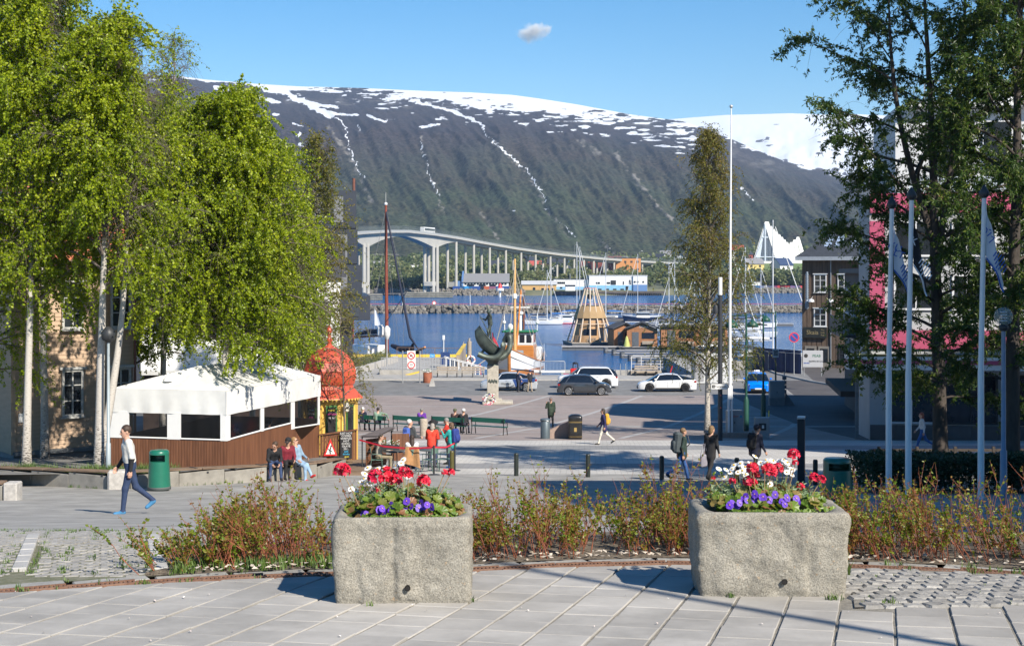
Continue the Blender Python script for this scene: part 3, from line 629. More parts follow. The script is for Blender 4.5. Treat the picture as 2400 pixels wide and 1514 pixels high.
for k in range(5):
 b,nn = daisy(k);o = b.build('flower_head',whm);dai_me.append((o.data,None));bpy.data.objects.remove(o);e = MB();e.ball(nn*.003,(.0065,.0065,.005),7,5);o = e.build('flower_eye',yelm);dai_me[-1] = (dai_me[-1][0],o.data);bpy.data.objects.remove(o)
for k in range(6):o = pansy(k).build('flower_head',[purm,yelm]);pan_me.append(o.data);bpy.data.objects.remove(o)
ck = lambda ox,oy,s,L_:[(ox+a/s,oy+c/s)for a,c in L_]
gerL = [(802,1104,20),(880,1118,19),(906,1114,21),(928,1126,16),(947,1107,15),(957,1112,12),(993,1128,17),(886,1148,10),(890,1162,7),(1042,1107,8),(1057,1107,10)]
gerR = [(1764,1098,15),(1772,1112,10),(1754,1128,14),(1766,1131,10),(1804,1104,19),(1823,1098,14),(1793,1096,9),(1860,1066,15),(1864,1085,8),(1908,1119,12),(1925,1124,11),(1877,1141,10),(1716,1128,9),(1672,1120,5)]
daiL = [(855,1110),(862,1096),(848,1130),(885,1098),(899,1096),(940,1085),(928,1092),(952,1098),(870,1122),(822,1145),(834,1148),(853,1122),(866,1133),(957,1116),(945,1077)]
daiR = [(1685,1098),(1698,1118),(1702,1100),(1716,1098),(1735,1086),(1746,1094),(1730,1106),(1770,1069),(1783,1084),(1799,1083),(1812,1080),(1838,1077),(1850,1092),(1856,1100),(1844,1106),(1806,1128),(1720,1090),(1759,1085),(1740,1103),(1828,1082),(1790,1090),(1748,1112),(1838,1094),(1712,1106),(1805,1134),(1845,1084),(1795,1078),(1856,1112)]
panL = ck(700,1050,3.784,[(575,585),(622,610),(740,535),(752,578),(822,508),(822,548),(885,540),(945,538),(958,470),(1000,515),(1088,490),(1112,520),(1150,545),(1140,502),(1036,606),(705,605),(1182,520),(715,545),(600,585),(765,550),(925,525),(1065,530)])
panR = ck(1550,1020,3.604,[(578,590),(640,592),(690,545),(712,520),(790,495),(782,540),(775,578),(860,520),(915,545),(880,585),(960,500),(1062,528),(1042,580),(1020,560),(1140,535),(1150,565),(1110,612),(1128,632),(845,525),(725,550),(600,575),(660,570)])
for pl,c,h,gl,dl,pn,wn_ in ((plL,cL,hL,gerL,daiL,panL,'left'),(plR,cR,hR,gerR,daiR,panR,'right')):
 own = 'shorter wedge shaped planter' if wn_=='left' else 'longer planter beside the setts'
 zt = c.z+h-.07
 for i,(px,py,r)in enumerate(gl):
  d = c.y+random.uniform(-.08,.12);loc = P(px,d,py);root = Vector((c.x+(loc.x-c.x)*.62,d,zt));place('geranium',ger_me[i%4],redm,loc,'red geranium cluster on a long stem in the '+own,'geranium','red geraniums in the '+own,(root,stm2,.0035),r/F*d/.04)
 for i,(px,py)in enumerate(dl):
  d = c.y+random.uniform(.05,.2);loc = P(px,d,py);me = dai_me[i%5];place('daisy',me[0],whm,loc,'white daisy with a yellow eye in the '+own,'daisy','white daisies in the '+own,(Vector((c.x+(loc.x-c.x)*.75,d+.02,zt)),stm,.002),random.uniform(1.05,1.4),me[1])
 for i,(px,py)in enumerate(pn):
  d = c.y-.17+random.uniform(-.05,.05);place('pansy',pan_me[i%6],purm,P(px,d,py),'purple pansy bloom along the front of the '+own,'pansy','purple pansies in the '+own,None,random.uniform(1.0,1.3))
 V,Fc,lv = [],[],[]
 def leaf(p,nn,s,val,k=9):
  u = nn.orthogonal().normalized();v = nn.cross(u);o = len(V);V.append(p-nn*s*.25);
  for q in range(k*2):a = q*math.pi/k;r = s*(1 if q%2 else .80);V.append(p+(u*math.cos(a)+v*math.sin(a))*r+nn*s*.12*math.sin(a*2+1))
  for q in range(k*2):Fc.append((o,o+1+q,o+1+(q+1)%(k*2)));lv.append(val)
 hw = .45 if wn_=='left' else .47
 for k in range(330):
  x = random.uniform(-1,1);y = random.uniform(-1,1)
  if x*x+y*y>1:continue
  front = max(0,-y);z = random.uniform(.0,.16)*(1-.55*x*x)*(1-.6*front)+.02;p = Vector((c.x+x*hw,c.y+y*.24+.02,zt+.05+z));nn = Vector((random.gauss(x*.5,.4),random.gauss(-.55,.4),random.uniform(.5,1.1))).normalized()
  leaf(p,nn,random.uniform(.026,.055),min(1,max(0,random.gauss(.5 if random.random()<.85 else .95,.16))))
 for k in range(24):
  x = random.uniform(-1,1);p = Vector((c.x+x*(hw+.05),c.y-.23+.12*x*x+random.uniform(-.03,.05),zt+.055));leaf(p,Vector((x*.7,-.8,.7)).normalized(),random.uniform(.03,.048),random.choice([.3,.5,.9]))
 for k in range(420):
  x = random.uniform(-.8,.9);p = Vector((c.x+x*hw*.85,c.y-.2+random.uniform(-.06,.06),zt+.03+random.uniform(0,.05)));leaf(p,Vector((random.gauss(0,.5),-.7,random.uniform(.3,1))).normalized(),random.uniform(.007,.014),random.uniform(.1,.5),3)
 np_mesh('foliage',[tuple(p-c)for p in V],Fc,MATS.get('geranium_leaf')or leaf_mat('geranium_leaf',(.05,.12,.015),(.15,.23,.03),(.26,.12,.06),.3),pl,{'lv':lv}).rotation_euler = (0,0,-pl.rotation_euler.z)
 b = MB()
 for k in range(200):
  x = random.uniform(-.85,.8);p = Vector((x*hw,random.uniform(.02,.2),h+random.uniform(.0,.05)));q = p+Vector((random.gauss(0,.035),random.gauss(-.02,.03),random.uniform(.06,.17)*(1-.4*x*x)))
  for t in range(5):e = p+(q-p)*(t+1)/5;b.add([e,e+Vector((random.gauss(0,.02),random.gauss(0,.01),.02)),e+Vector((random.gauss(0,.012),0,.012))],[(0,1,2)])
  b.tube([p,q],.0012,3,False)
 b.build('feathery_leaves',M('silver_foliage',(.17,.24,.13),.6),pl)
shl = leaf_mat('shrub_leaf',(.12,.20,.016),(.20,.22,.025),(.24,.10,.03),.35)
twm = M('shrub_twig',(.40,.13,.06),.6,c2=(.19,.06,.035),scale=6)
def shrub(label,x0,x1,nst,lean,hfun,seed):
 rr = np.random.default_rng(seed);ra = random.Random(seed);xm = (x0+x1)/2;t = thing('shrub',label,'shrub',(xm,14,G(14)));tb = MB();LV,LF,la = [],[],[];cls = [(ra.uniform(x0,x1),ra.uniform(.72,1.25),ra.gauss(0,.22))for _ in range(int((x1-x0)*9))]
 for s in range(nst):
  cx_,ch_,cl_ = ra.choice(cls);x = cx_+ra.gauss(0,.08)if ra.random()<.75 else ra.uniform(x0,x1);y = drain_y(x)+.38+1.75*ra.random()**1.25;h = hfun(x)*ra.uniform(.45,1.12)*ch_;le = Vector((lean(x)+cl_+ra.gauss(0,.2),ra.gauss(-.06,.14),1)).normalized();p = Vector((x,y,G(y)+.01));pts = [p]
  for q in range(5):le = (le+Vector((ra.gauss(0,.17),ra.gauss(0,.15),.05))).normalized();pts.append(pts[-1]+le*h/5)
  tb.tube([v-Vector((xm,14,G(14)))for v in pts],[.0046,.0042,.0036,.003,.0022,.0012],3,False)
  brs = [(pts,.35)]
  for q in range(ra.randint(2,5)):
   k = ra.randint(1,4);d2 = (le+Vector((ra.gauss(0,.6),ra.gauss(0,.5),ra.uniform(-.1,.3)))).normalized();bp_ = [pts[k]];bl = h*ra.uniform(.12,.36)
   for z in range(3):d2 = (d2+Vector((0,0,.12))).normalized();bp_.append(bp_[-1]+d2*bl/3)
   tb.tube([v-Vector((xm,14,G(14)))for v in bp_],[.0026,.0022,.0016,.001],3,False);brs.append((bp_,.0))
  bare = ra.random()<.30;tone = ra.gauss(.42,.22)
  for bpts,f0 in brs:
   if bare and ra.random()<.8:continue
   n = len(bpts)-1
   for q in range(int((12 if f0 else 8)*ra.uniform(.5,1.15))):
    u = f0+(1-f0)*ra.random()**.62;k = min(n-1,int(u*n));pp = bpts[k]+(bpts[k+1]-bpts[k])*(u*n-k);dr = Vector((ra.gauss(0,1),ra.gauss(0,1),ra.gauss(.35,.6))).normalized();ln = ra.uniform(.024,.046)*(.75 if u>.9 else 1);sd = dr.orthogonal().normalized();sd = (sd*math.cos(q*2.4)+dr.cross(sd)*math.sin(q*2.4));nn = dr.cross(sd);o = len(LV);pp = pp-Vector((xm,14,G(14)))
    LV+=[pp,pp+dr*ln*.5+sd*ln*.34+nn*ln*.1,pp+dr*ln,pp+dr*ln*.5-sd*ln*.34+nn*ln*.1];LF.append((o,o+1,o+2,o+3));la.append(min(1,max(0,tone+ra.gauss(0,.16)+(.35 if u>.93 and ra.random()<.5 else 0))))
 tb.build('twigs',twm,t);np_mesh('leaves',LV,LF,shl,t,{'lv':la});return t
xa = X(420,14)
shrub('low reddish-twigged shrub hedge, left of the shorter planter and leaning out over the weedy setts',X(430,13.6),X(775,13.8),320,lambda x:-.9*max(0,(X(690,13.8)-x))/1.1-.05,lambda x:.52+.16*math.sin(x*5)+.12*max(0,min(1,(x+3)/.8)),61)
shrub('low reddish-twigged shrub hedge growing between the two granite planters',X(775,13.8),X(1640,14),640,lambda x:-.12+.12*math.sin(x*3.1),lambda x:.60+.07*math.sin(x*4.1+1)+.05*math.sin(x*9),62)
shrub('low reddish-twigged shrub hedge right of the longer planter in front of the three flagpoles',X(1640,14),X(2490,14),760,lambda x:-.30+.14*math.sin(x*2.3),lambda x:.58+.12*max(0,min(1,(x-3.3)/.6))+.05*math.sin(x*6),63)
# --- 30_trees
bk,n,l,b = mat_nodes('birch_bark');b.inputs['Roughness'].default_value = .8
tc = n.new('ShaderNodeTexCoord');mp = n.new('ShaderNodeMapping');mp.inputs['Scale'].default_value = (4.5,4.5,15);l.new(tc.outputs['Object'],mp.inputs[0])
x1 = n.new('ShaderNodeTexNoise');x1.inputs['Scale'].default_value = 2.6;x1.inputs['Detail'].default_value = 6;x1.inputs['Roughness'].default_value = .75;l.new(mp.outputs[0],x1.inputs['Vector'])
rp = n.new('ShaderNodeValToRGB');e = rp.color_ramp.elements;e[0].position = .40;e[0].color = (.02,.018,.016,1);e[1].position = .53;e[1].color = (.46,.43,.385,1);q = e.new(.46);q.color = (.30,.27,.235,1)
hz = n.new('ShaderNodeAttribute');hz.attribute_name = 'hgt';ma = n.new('ShaderNodeMath');ma.operation = 'MULTIPLY_ADD';ma.inputs[1].default_value = .15;l.new(hz.outputs['Fac'],ma.inputs[0]);l.new(x1.outputs[0],ma.inputs[2])
sb2 = n.new('ShaderNodeMath');sb2.operation = 'SUBTRACT';sb2.inputs[1].default_value = .075;l.new(ma.outputs[0],sb2.inputs[0]);l.new(sb2.outputs[0],rp.inputs[0]);l.new(rp.outputs[0],b.inputs['Base Color'])
brm = M('birch_branch',(.07,.055,.045),.8,c2=(.20,.165,.14),scale=3);drk = M('dark_bark',(.035,.028,.023),.85,c2=(.075,.06,.05),scale=5,bump=.6,stretch=(1,1,.3))
LB = leaf_mat('birch_leaf',(.105,.165,.003),(.245,.315,.008),(.42,.46,.018),.36)
LO = leaf_mat('birch_leaf_olive',(.085,.105,.014),(.16,.165,.022),(.24,.17,.035),.32)
LD = leaf_mat('cherry_leaf',(.022,.055,.008),(.058,.105,.014),(.16,.18,.03),.28)
LS = leaf_mat('bush_leaf_far',(.10,.13,.05),(.16,.185,.07),(.21,.20,.09),.35)
def unit(a):return a/np.maximum(np.linalg.norm(a,axis=-1,keepdims=True),1e-9)
def tubes_np(P_,Rr,k=3):
 0
 T,K,_ = P_.shape;t = unit(np.gradient(P_,axis=1));ref = np.where(np.abs(t[...,2:3])>.9,np.array([1.,0,0]),np.array([0,0,1.]));u = unit(np.cross(t,ref));w = np.cross(t,u);a = np.arange(k)*2*np.pi/k
 v = P_[:,:,None]+(u[:,:,None]*np.cos(a)[None,None,:,None]+w[:,:,None]*np.sin(a)[None,None,:,None])*Rr[:,:,None,None];v = v.reshape(-1,3)
 i = np.arange(T*K*k).reshape(T,K,k);f = np.stack([i[:,:-1],np.roll(i,-1,2)[:,:-1],np.roll(i,-1,2)[:,1:],i[:,1:]],-1).reshape(-1,4);return v,f
def leaves_np(pos,sz,rg,ratio=.42,down=.5,axis=None):
 n = len(pos);d = rg.normal(size=(n,3));d[:,2]-=down
 if axis is not None:d = d*.55+axis
 d = unit(d);r = unit(np.cross(d,rg.normal(size=(n,3))));nn = np.cross(d,r);L = sz[:,None]
 v = np.stack([pos,pos+d*L*.5+r*L*ratio+nn*L*.10,pos+d*L,pos+d*L*.5-r*L*ratio+nn*L*.10],1).reshape(-1,3);return v,np.arange(n*4).reshape(n,4)
def tree(label,base,H,prof,tr,seed,np_=70,ns=14,el=(20,65),pend=.5,sec=(.5,1.3),dens=26,lsz=(.05,.085),leafm=None,barkm=None,twm_=None,t0=.16,bend=(0,0),ratio=.42,down=.6,forks=(),group=None,name='birch_tree',clump=0,thin=None,cat='tree',kdroop=.10,fade=0.,gap=.12):
 rg = np.random.default_rng(seed);o = Vector(base);t = thing(name,label,cat,o,0,group);n = 16
 h = np.linspace(0,1,n);wob = np.cumsum(rg.normal(0,.035,(n,2)),0)*np.linspace(0,1,n)[:,None]
 tp = np.stack([bend[0]*h**1.5+wob[:,0],bend[1]*h**1.5+wob[:,1],h*H],-1);rad = tr*(1-h)**.9*(1+.35*np.exp(-h*30))+.010
 trunks = [(tp,rad)]
 for (f0,fx,fy,ft)in forks:
  k0 = f0;hh = np.linspace(0,1,12);b0 = np.array([np.interp(k0,h,tp[:,i])for i in range(3)]);e0 = np.array([fx,fy,ft*H]);pp = b0+(e0-b0)*hh[:,None]+np.array([fx*.25,fy*.25,0])*np.sin(np.pi*hh)[:,None]
  trunks.append((pp,np.interp(k0,h,rad)*.75*(1-hh)**.8+.01))
 tv,tf,th = [],[],[];off = 0
 for pp,rr in trunks:
  v,f = tubes_np(pp[None],rr[None],9);tv.append(v);tf.append(f+off);off+=len(v);th.append(np.clip(v[:,2]/1.8,0,1)-np.clip((v[:,2]-.36*H)/(.3*H),0,1)*.95)
 np_mesh('trunk',np.vstack(tv),np.vstack(tf),barkm or bk,t,{'hgt':np.concatenate(th)},True)
 ti = t0+(1-t0)*((np.arange(np_)+rg.random(np_))/np_)**.92*.985;az = np.arange(np_)*2.39996+rg.normal(0,.4,np_);which = rg.integers(0,len(trunks),np_)if len(trunks)>1 else np.zeros(np_,int)
 K = 8;PB = np.zeros((np_,K,3));RB = np.zeros((np_,K))
 pt,pr = zip(*prof)
 for i in range(np_):
  pp,rr = trunks[which[i]];zc = ti[i]*H;zz = pp[:,2]
  if zc<zz[0]or zc>zz[-1]:pp,rr = trunks[0];zz = pp[:,2]
  p0 = np.array([np.interp(zc,zz,pp[:,a])for a in range(3)]);R0 = np.interp(ti[i],pt,pr)*rg.uniform(.65,1.12);e0 = R(el[0]+(el[1]-el[0])*ti[i]+rg.normal(0,8));d = np.array([math.cos(az[i])*math.cos(e0),math.sin(az[i])*math.cos(e0),math.sin(e0)]);L = R0/max(.45,math.cos(e0*.7));p = p0
  for k in range(K):
   PB[i,k] = p;p = p+d*L/(K-1);d = d+rg.normal(0,.10,3)+np.array([0,0,-kdroop]);d/=np.linalg.norm(d)
  r1 = min(np.interp(zc,zz,rr)*.55,.012+.012*L);RB[i] = r1*np.linspace(1,.18,K)+.002
 v,f = tubes_np(PB,RB,4)
 T = np_*ns;pi = np.repeat(np.arange(np_),ns);u = .18+.82*rg.random(T)**.8;kk = u*(K-1);k0 = np.minimum(kk.astype(int),K-2);fr = (kk-k0)[:,None];s0 = PB[pi,k0]*(1-fr)+PB[pi,k0+1]*fr;dd = unit(PB[pi,k0+1]-PB[pi,k0])
 d = unit(dd*.8+rg.normal(0,.75,(T,3)));ln = rg.uniform(sec[0],sec[1],T)*(.55+.45*np.interp(ti[pi],pt,pr)/max(pr));K2 = 6;PT = np.zeros((T,K2,3));p = s0
 for k in range(K2):
  PT[:,k] = p;p = p+d*(ln/(K2-1))[:,None];d = unit(d+np.array([0,0,-pend])+rg.normal(0,.10,(T,3)))
 v2,f2 = tubes_np(PT,np.broadcast_to(np.linspace(.006,.002,K2),(T,K2)),3)
 np_mesh('branches',np.vstack([v,v2]),np.vstack([f,f2+len(v)]),twm_ or brm,t,None,True)
 cnt = np.maximum(1,(dens*ln*rg.uniform(.5,1.5,T)).astype(int))
 if thin is not None:cnt = (cnt*np.interp(ti[pi],*thin)).astype(int)
 li = np.repeat(np.arange(T),cnt);N = len(li);q = rg.random(N)**.85*(K2-1)
 if clump:q = np.round(q*clump/(K2-1))/clump*(K2-1)
 q0 = np.minimum(q.astype(int),K2-2);fr = (q-q0)[:,None];pos = PT[li,q0]*(1-fr)+PT[li,q0+1]*fr+rg.normal(0,.02,(N,3));sz = rg.uniform(lsz[0],lsz[1],N)
 if gap:
  g3 = fbm(pos[:,0]*1.15+pos[:,1]*.55+70,pos[:,2]*.75-pos[:,1]*.8+70,3,seed+50);keep = g3>np.quantile(g3,gap)*(.9+.2*rg.random(N));pos,sz,li = pos[keep],sz[keep],li[keep];N = len(pos)
 v,f = leaves_np(pos,sz,rg,ratio,down);tone = np.clip(.45+.21*rg.normal(size=N)+.30*(fbm(pos[:,0]*.9+50,pos[:,2]*.9+pos[:,1]*.7+50,3,seed)-.5)*2+fade*(pos[:,2]/H-.5),0,1)
 np_mesh('crown',v,f,leafm or LB,t,{'lv':tone});return t
def tb(px,d,up=0.):return (X(px,d),d,G(d)+up)
BG = 'pale green birches round the tent'
cone = [(0,.55),(.2,1.),(.45,1.),(.7,.75),(.9,.38),(1,.1)]
def prof(w,sh=cone):return [(a,r*w)for a,r in sh]
full = [(0,.6),(.25,1.),(.55,1.05),(.8,.8),(.95,.4),(1,.15)]
up = .35
tree('white-trunked birch before the wooden house at the left end of the bench wall',tb(62,44.3,up),15.6,prof(2.2,full),.12,1,140,22,(22,68),.46,(.5,1.8),40,(.06,.105),t0=.31,bend=(.45,.2),group=BG)
tree('bright green birch with two white trunks beside the thin grey lamp post',tb(232,43.6,up),13.2,prof(2.15,full),.14,2,165,23,(22,66),.40,(.5,1.4),38,(.06,.105),t0=.42,bend=(.35,0),forks=((.02,.75,.5,.66),),gap=.3,group=BG)
tree('tall loose birch behind the left tent corner, its thin top rising over the others',tb(380,58,0),16.6,prof(2.2,[(0,.6),(.3,1.),(.6,.95),(.75,.7),(.9,.4),(1,.15)]),.13,3,115,18,(25,70),.38,(.5,1.5),32,(.06,.10),t0=.26,bend=(.5,0),group=BG,thin=([0,.7,.85,1],[1,1,.4,.2]))
tree('densest yellow-green birch hanging over the white tent roof',tb(525,49.0,up),11.9,prof(3.2,[(0,.75),(.2,1.),(.5,1.02),(.7,.85),(.88,.5),(1,.2)]),.14,4,190,26,(18,62),.46,(.5,1.5),46,(.06,.105),t0=.31,bend=(.35,.3),group=BG,kdroop=.11)
tree('slim birch standing behind the tent and the dome kiosk',tb(705,58,0),10.2,prof(1.15,[(0,.5),(.3,1.),(.6,.95),(.8,.7),(1,.2)]),.11,5,95,18,(20,65),.52,(.5,1.6),32,(.055,.09),t0=.34,bend=(-.2,0),group=BG)
tree('shaded birch far left with its crown cut by the picture edge',tb(-70,47,up),16.5,prof(3.2,full),.16,6,150,21,(22,68),.44,(.5,1.7),36,(.055,.09),t0=.18,group=BG,fade=-.2)
tree('mid green birch filling the gap between the house and the tent',tb(300,60,0),14.6,prof(2.9,full),.14,7,135,20,(20,65),.44,(.5,1.6),34,(.065,.105),t0=.24,bend=(.3,0),group=BG)
tree('green birch rising behind the middle of the tent',tb(590,62,0),12.7,prof(2.6,full),.13,13,125,20,(20,65),.45,(.5,1.6),34,(.065,.10),t0=.30,bend=(.2,0),group=BG)
tree('bare-topped olive birch at the top left corner',tb(105,52,up),19.6,prof(1.9,[(0,.3),(.5,1),(.8,.8),(1,.2)]),.13,8,75,17,(30,70),.3,(.5,1.4),24,(.05,.08),LO,t0=.5,group='thin olive birches')
tree('thin wispy birch with sparse brown-olive leaves in front of the dark office block',tb(735,66,0),14.0,prof(2.1,[(0,.5),(.22,1.),(.45,.95),(.7,.7),(.9,.4),(1,.15)]),.10,9,100,19,(25,68),.45,(.5,1.6),22,(.06,.09),LO,t0=.14,bend=(.4,0),group='thin olive birches')
tree('small drooping birch whose twigs hang in front of the red dome roof',tb(808,53.2,0),5.9,prof(1.2,[(0,.9),(.5,1.),(1,.3)]),.04,10,24,10,(25,60),.6,(.4,1.3),10,(.05,.075),LO,brm,t0=.34,group='thin olive birches')
tree('lone slender olive birch beside the dark lamp column, leaves hanging to car height',tb(1658,75.5,.1),15.6,prof(2.25,[(0,.75),(.08,1.0),(.2,1.3),(.35,1.05),(.55,.84),(.75,.60),(.9,.36),(1,.12)]),.14,11,150,19,(30,70),.55,(.5,1.9),21,(.055,.09),LO,t0=.17,bend=(.05,0),group='thin olive birches',fade=.5)
CG = 'dark leafy trees by the flagpoles'
dk = dict(leafm=LD,barkm=drk,twm_=drk,ratio=.17,down=.8,group=CG,name='street_tree',clump=6,kdroop=.02)
tree('dark spreading tree behind the two close flagpoles, reaching left over the street',(X(2205,45),45,G(45)+.1),17.2,[(0,1.5),(.2,2.9),(.36,4.1),(.5,4.3),(.7,3.8),(.9,2.4),(1,1.)],.23,21,66,40,(12,52),.22,(.4,1.4),60,(.09,.17),t0=.13,bend=(-.5,0),forks=((.38,.9,.2,.98),(.42,-1.6,.1,.9)),**dk)
tree('dark tree at the right picture edge behind the globe lamp',(X(2372,41.5),41.5,G(41.5)+.1),18.0,[(0,1.8),(.25,2.9),(.5,3.2),(.75,3.2),(1,1.2)],.22,22,60,38,(12,52),.22,(.4,1.4),58,(.09,.17),t0=.13,bend=(.2,0),forks=((.45,1.4,0,.95),),**dk)
# --- 40_build
white = M('white_paint',(.72,.72,.70),.55,var=.05,scale=3);glass = M('window_glass',(.02,.025,.03),.05,var=.5,scale=1.2,spec=.8);dkm = M('dark_metal',(.03,.032,.035),.5,var=.2,scale=5)
bfont = None
def text(s,size,mat,parent,loc,rot=(R(90),0,0),name='lettering',align='CENTER',ext=.002):
 cu = bpy.data.curves.new(name,'FONT');cu.body = s;cu.size = size;cu.align_x = align;cu.align_y = 'CENTER';cu.extrude = ext;cu.resolution_u = 2;cu.materials.append(mat)
 o = bpy.data.objects.new(name,cu);col.objects.link(o);me = bpy.data.meshes.new_from_object(o.evaluated_get(bpy.context.evaluated_depsgraph_get()));bpy.data.objects.remove(o);bpy.data.curves.remove(cu)
 o = link(name,me,parent);o.location = loc;o.rotation_euler = rot;return o
def window(par,c,w,h,frame,rz=0.,cols=2,rows=3,dep=.10,name='window',sill=True,fw=.07):
 0
 b = MB();b.box((0,-.03,h/2-fw/2),(w,.09,fw));b.box((0,-.03,-h/2+fw/2),(w,.09,fw))
 for s in (-1,1):b.box((s*(w/2-fw/2),-.03,0),(fw,.09,h-2*fw))
 for i in range(1,cols):b.box((-w/2+w*i/cols,-.028,0),(fw*.62,.06,h-2*fw))
 for j in range(1,rows):b.box((0,-.024,-h/2+h*j/rows),(w-2*fw,.045,fw*.45))
 if sill:b.box((0,-.06,-h/2-.035),(w+.14,.14,.06));b.box((0,-.06,h/2+.05),(w+.2,.15,.09))
 f = b.build(name,frame,par,c,rz);g = MB();g.box((0,.0,0),(w-fw,.012,h-fw));g.build('pane',glass,f);return f
ud = Vector((.131,.991));vd = Vector((.991,-.131));RV = math.atan2(vd.y,vd.x)
wood = M('beige_clapboard',(.46,.33,.225),.7,var=.10,scale=1.6,bump=.2,bscale=25,stretch=(1,1,6));grey = M('grey_trim',(.17,.18,.185),.7,var=.2,scale=4);roofr = M('red_roof_tile',(.50,.16,.08),.75,var=.15,scale=2)
frm = M('weathered_white_frame',(.42,.42,.40),.7,var=.25,scale=9);plast = M('grey_plaster',(.24,.24,.24),.9,var=.15,scale=1.5,bump=.4)
hs = thing('wooden_house','beige clapboard house with grey window frames behind the birches at the left edge','house',(-17.9,52,0),math.atan2(.607,.795))
zb,ze,HL = 5.45,12.9,4.55
b = MB();b.box((HL/2-.02,4,(zb+ze)/2),(HL,7.9,ze-zb));b.build('wall',wood,hs)
def board_me():
 b = MB();L = HL+.02;b.prism([(0,0),(-.028,0),(-.008,.155),(0,.155)],0,L,'x');return b
m0 = None;nb = int((ze-zb-.1)/.155)
for k in range(nb):
 z = zb+.1+k*.155
 if m0 is None:o = board_me().build('board',wood,hs);m0 = o.data
 else:o = link('board',m0,hs)
 o.location = (-.02,.046,z)
b = MB();b.box((0,0,(zb+ze)/2),(.16,.16,ze-zb));b.build('corner_board',wood,hs)
b = MB();b.box((HL/2,4,zb-.8),(HL-.1,7.9,1.6));b.build('plinth',plast,hs)
b = MB();b.box((HL/2,-.06,zb+.02),(HL+.05,.16,.14));b.build('water_table',grey,hs)
for i,cx in enumerate((2.18,4.02)):
 for z0 in (7.55,10.75):window(hs,(cx,-.015,z0),.80,1.72,frm,0,2,3,fw=.085)
b = MB();
for k in range(6):b.box((2.4+k*.16-.4,-.03,4.95),(.12,.03,.5))
b.build('cellar_grille',frm,hs)
b = MB();y0,y1,zr = -.6,5.2,ze+3.0
for k in range(26):
 t0,t1 = k/26,(k+1)/26;b.add([(-.6,y0+(y1-y0)*t0,ze-.3+(zr-ze)*t0+.05),(HL+.5,y0+(y1-y0)*t0,ze-.3+(zr-ze)*t0+.05),(HL+.5,y0+(y1-y0)*t1,ze-.3+(zr-ze)*t1),(-.6,y0+(y1-y0)*t1,ze-.3+(zr-ze)*t1)],[(0,1,2,3)])
b.box((HL/2,y0,ze-.35),(HL+1.2,.2,.25));b.build('roof',roofr,hs)
b = MB();b.box((.30,-.02,6.75),(.2,.02,.32));b.build('notice',white,hs)
b = MB();b.tube([(HL+.02,-.08,zb),(HL+.02,-.08,ze-.3)],.05,6);b.build('downpipe',M('rust_red_pipe',(.16,.06,.04),.6),hs)
wb = thing('white_house','white painted house with dark ground floor, glimpsed through the birches behind the tent','house',(X(330,76),76,0),R(8))
b = MB();b.box((5.2,4,9.2),(10.4,8,5.2));b.build('wall',white,wb)
b = MB();b.box((5.2,4.1,5.0),(10.2,7.8,3.2));b.build('shop_front',M('dark_brown_front',(.06,.035,.025),.7),wb)
b = MB();b.prism([(-.3,11.7),(8.3,11.7),(4,13.9)],-.3,10.7,'x');b.build('roof',M('dark_roof',(.05,.05,.055),.8,var=.2),wb)
for i in range(6):window(wb,(1.0+i*1.65,-.02,9.6),.85,1.5,grey,0,2,2)
b = MB();b.box((5.2,-.5,6.75),(10.2,1.0,.2));b.build('awning',M('pale_awning',(.5,.5,.48),.8),wb)
ofm = M('dark_blue_cladding',(.032,.038,.052),.45,var=.16,scale=.5,rnd=.12);ofg = M('office_glass',(.05,.06,.075),.1,var=.4,scale=.3);of2 = M('grey_blind',(.16,.165,.175),.6,var=.1)
ob = thing('office_block','dark slate-blue office block of stacked shifted boxes behind the wispy birch','building',(X(838,118),118,0),R(7))
for (x1,y0,z0,z1)in ((-.1,0,15.5,18.6),(.0,-.2,12.6,15.46),(.35,-.5,10.1,12.56),(1.0,-1.2,8.1,10.06),(-.4,.2,1.8,8.06)):
 b = MB();b.rbox((x1-9,y0+9,(z0+z1)/2),(18,18,z1-z0),.04);v = b.build('storey',ofm,ob);rr = random.Random(int(z0*10));zc = (z0+z1)/2
 for k in range(9):
  if rr.random()<.25:continue
  w = rr.uniform(.5,1.0);g = MB();g.box((x1-1.0-k*1.75-rr.uniform(0,.5),y0-.02,zc),(w,.09,(z1-z0)*.68));g.build('window',ofg if rr.random()<.6 else of2,v)
b = MB();b.tube([(-.3,.3,18.6),(-.3,.3,19.6)],.12,6);b.build('chimney',M('rust_red_pipe',(.16,.06,.04)),ob)
pink = M('pink_panel',(.44,.08,.155),.5,var=.06,scale=.8,rnd=.06);gpan = M('grey_panel',(.40,.41,.42),.6,var=.08,scale=.7,rnd=.08);gtile = M('dark_plinth_tile',(.10,.095,.095),.6,var=.15,scale=2,rnd=.12);wfr = M('window_white',(.62,.63,.64),.5,var=.05)
pk = thing('pink_shop_building','grey and white shop building with raspberry pink bands behind the dark trees','building',(17.5,71,0),RV);g0 = 3.5
PW,PD = 24,16
b = MB();b.box((PW/2,2.5,9.5),(PW,5,12.4));b.box((PW/2+3,PD/2+2.5,9.5),(PW-6,PD-5,12.38));b.build('wall',gpan,pk)
for k in range(20):b = MB();b.box((.62+k*1.2,-.05,4.05),(1.19,.12,.95));b.build('plinth_tile',gtile,pk)
for k in range(12):b = MB();b.box((1.0+k*2.0,-.05,15.35),(1.985,.14,.95));b.build('pink_panel',pink,pk)
for k in range(12):b = MB();b.box((1.0+k*2.0,-.05,8.7),(1.985,.14,.9));b.build('pink_panel',pink,pk)
for k in range(5):b = MB();b.box((.35,-.06,9.75+k*1.05),(.72,.16,1.04));b.build('pink_panel',pink,pk)
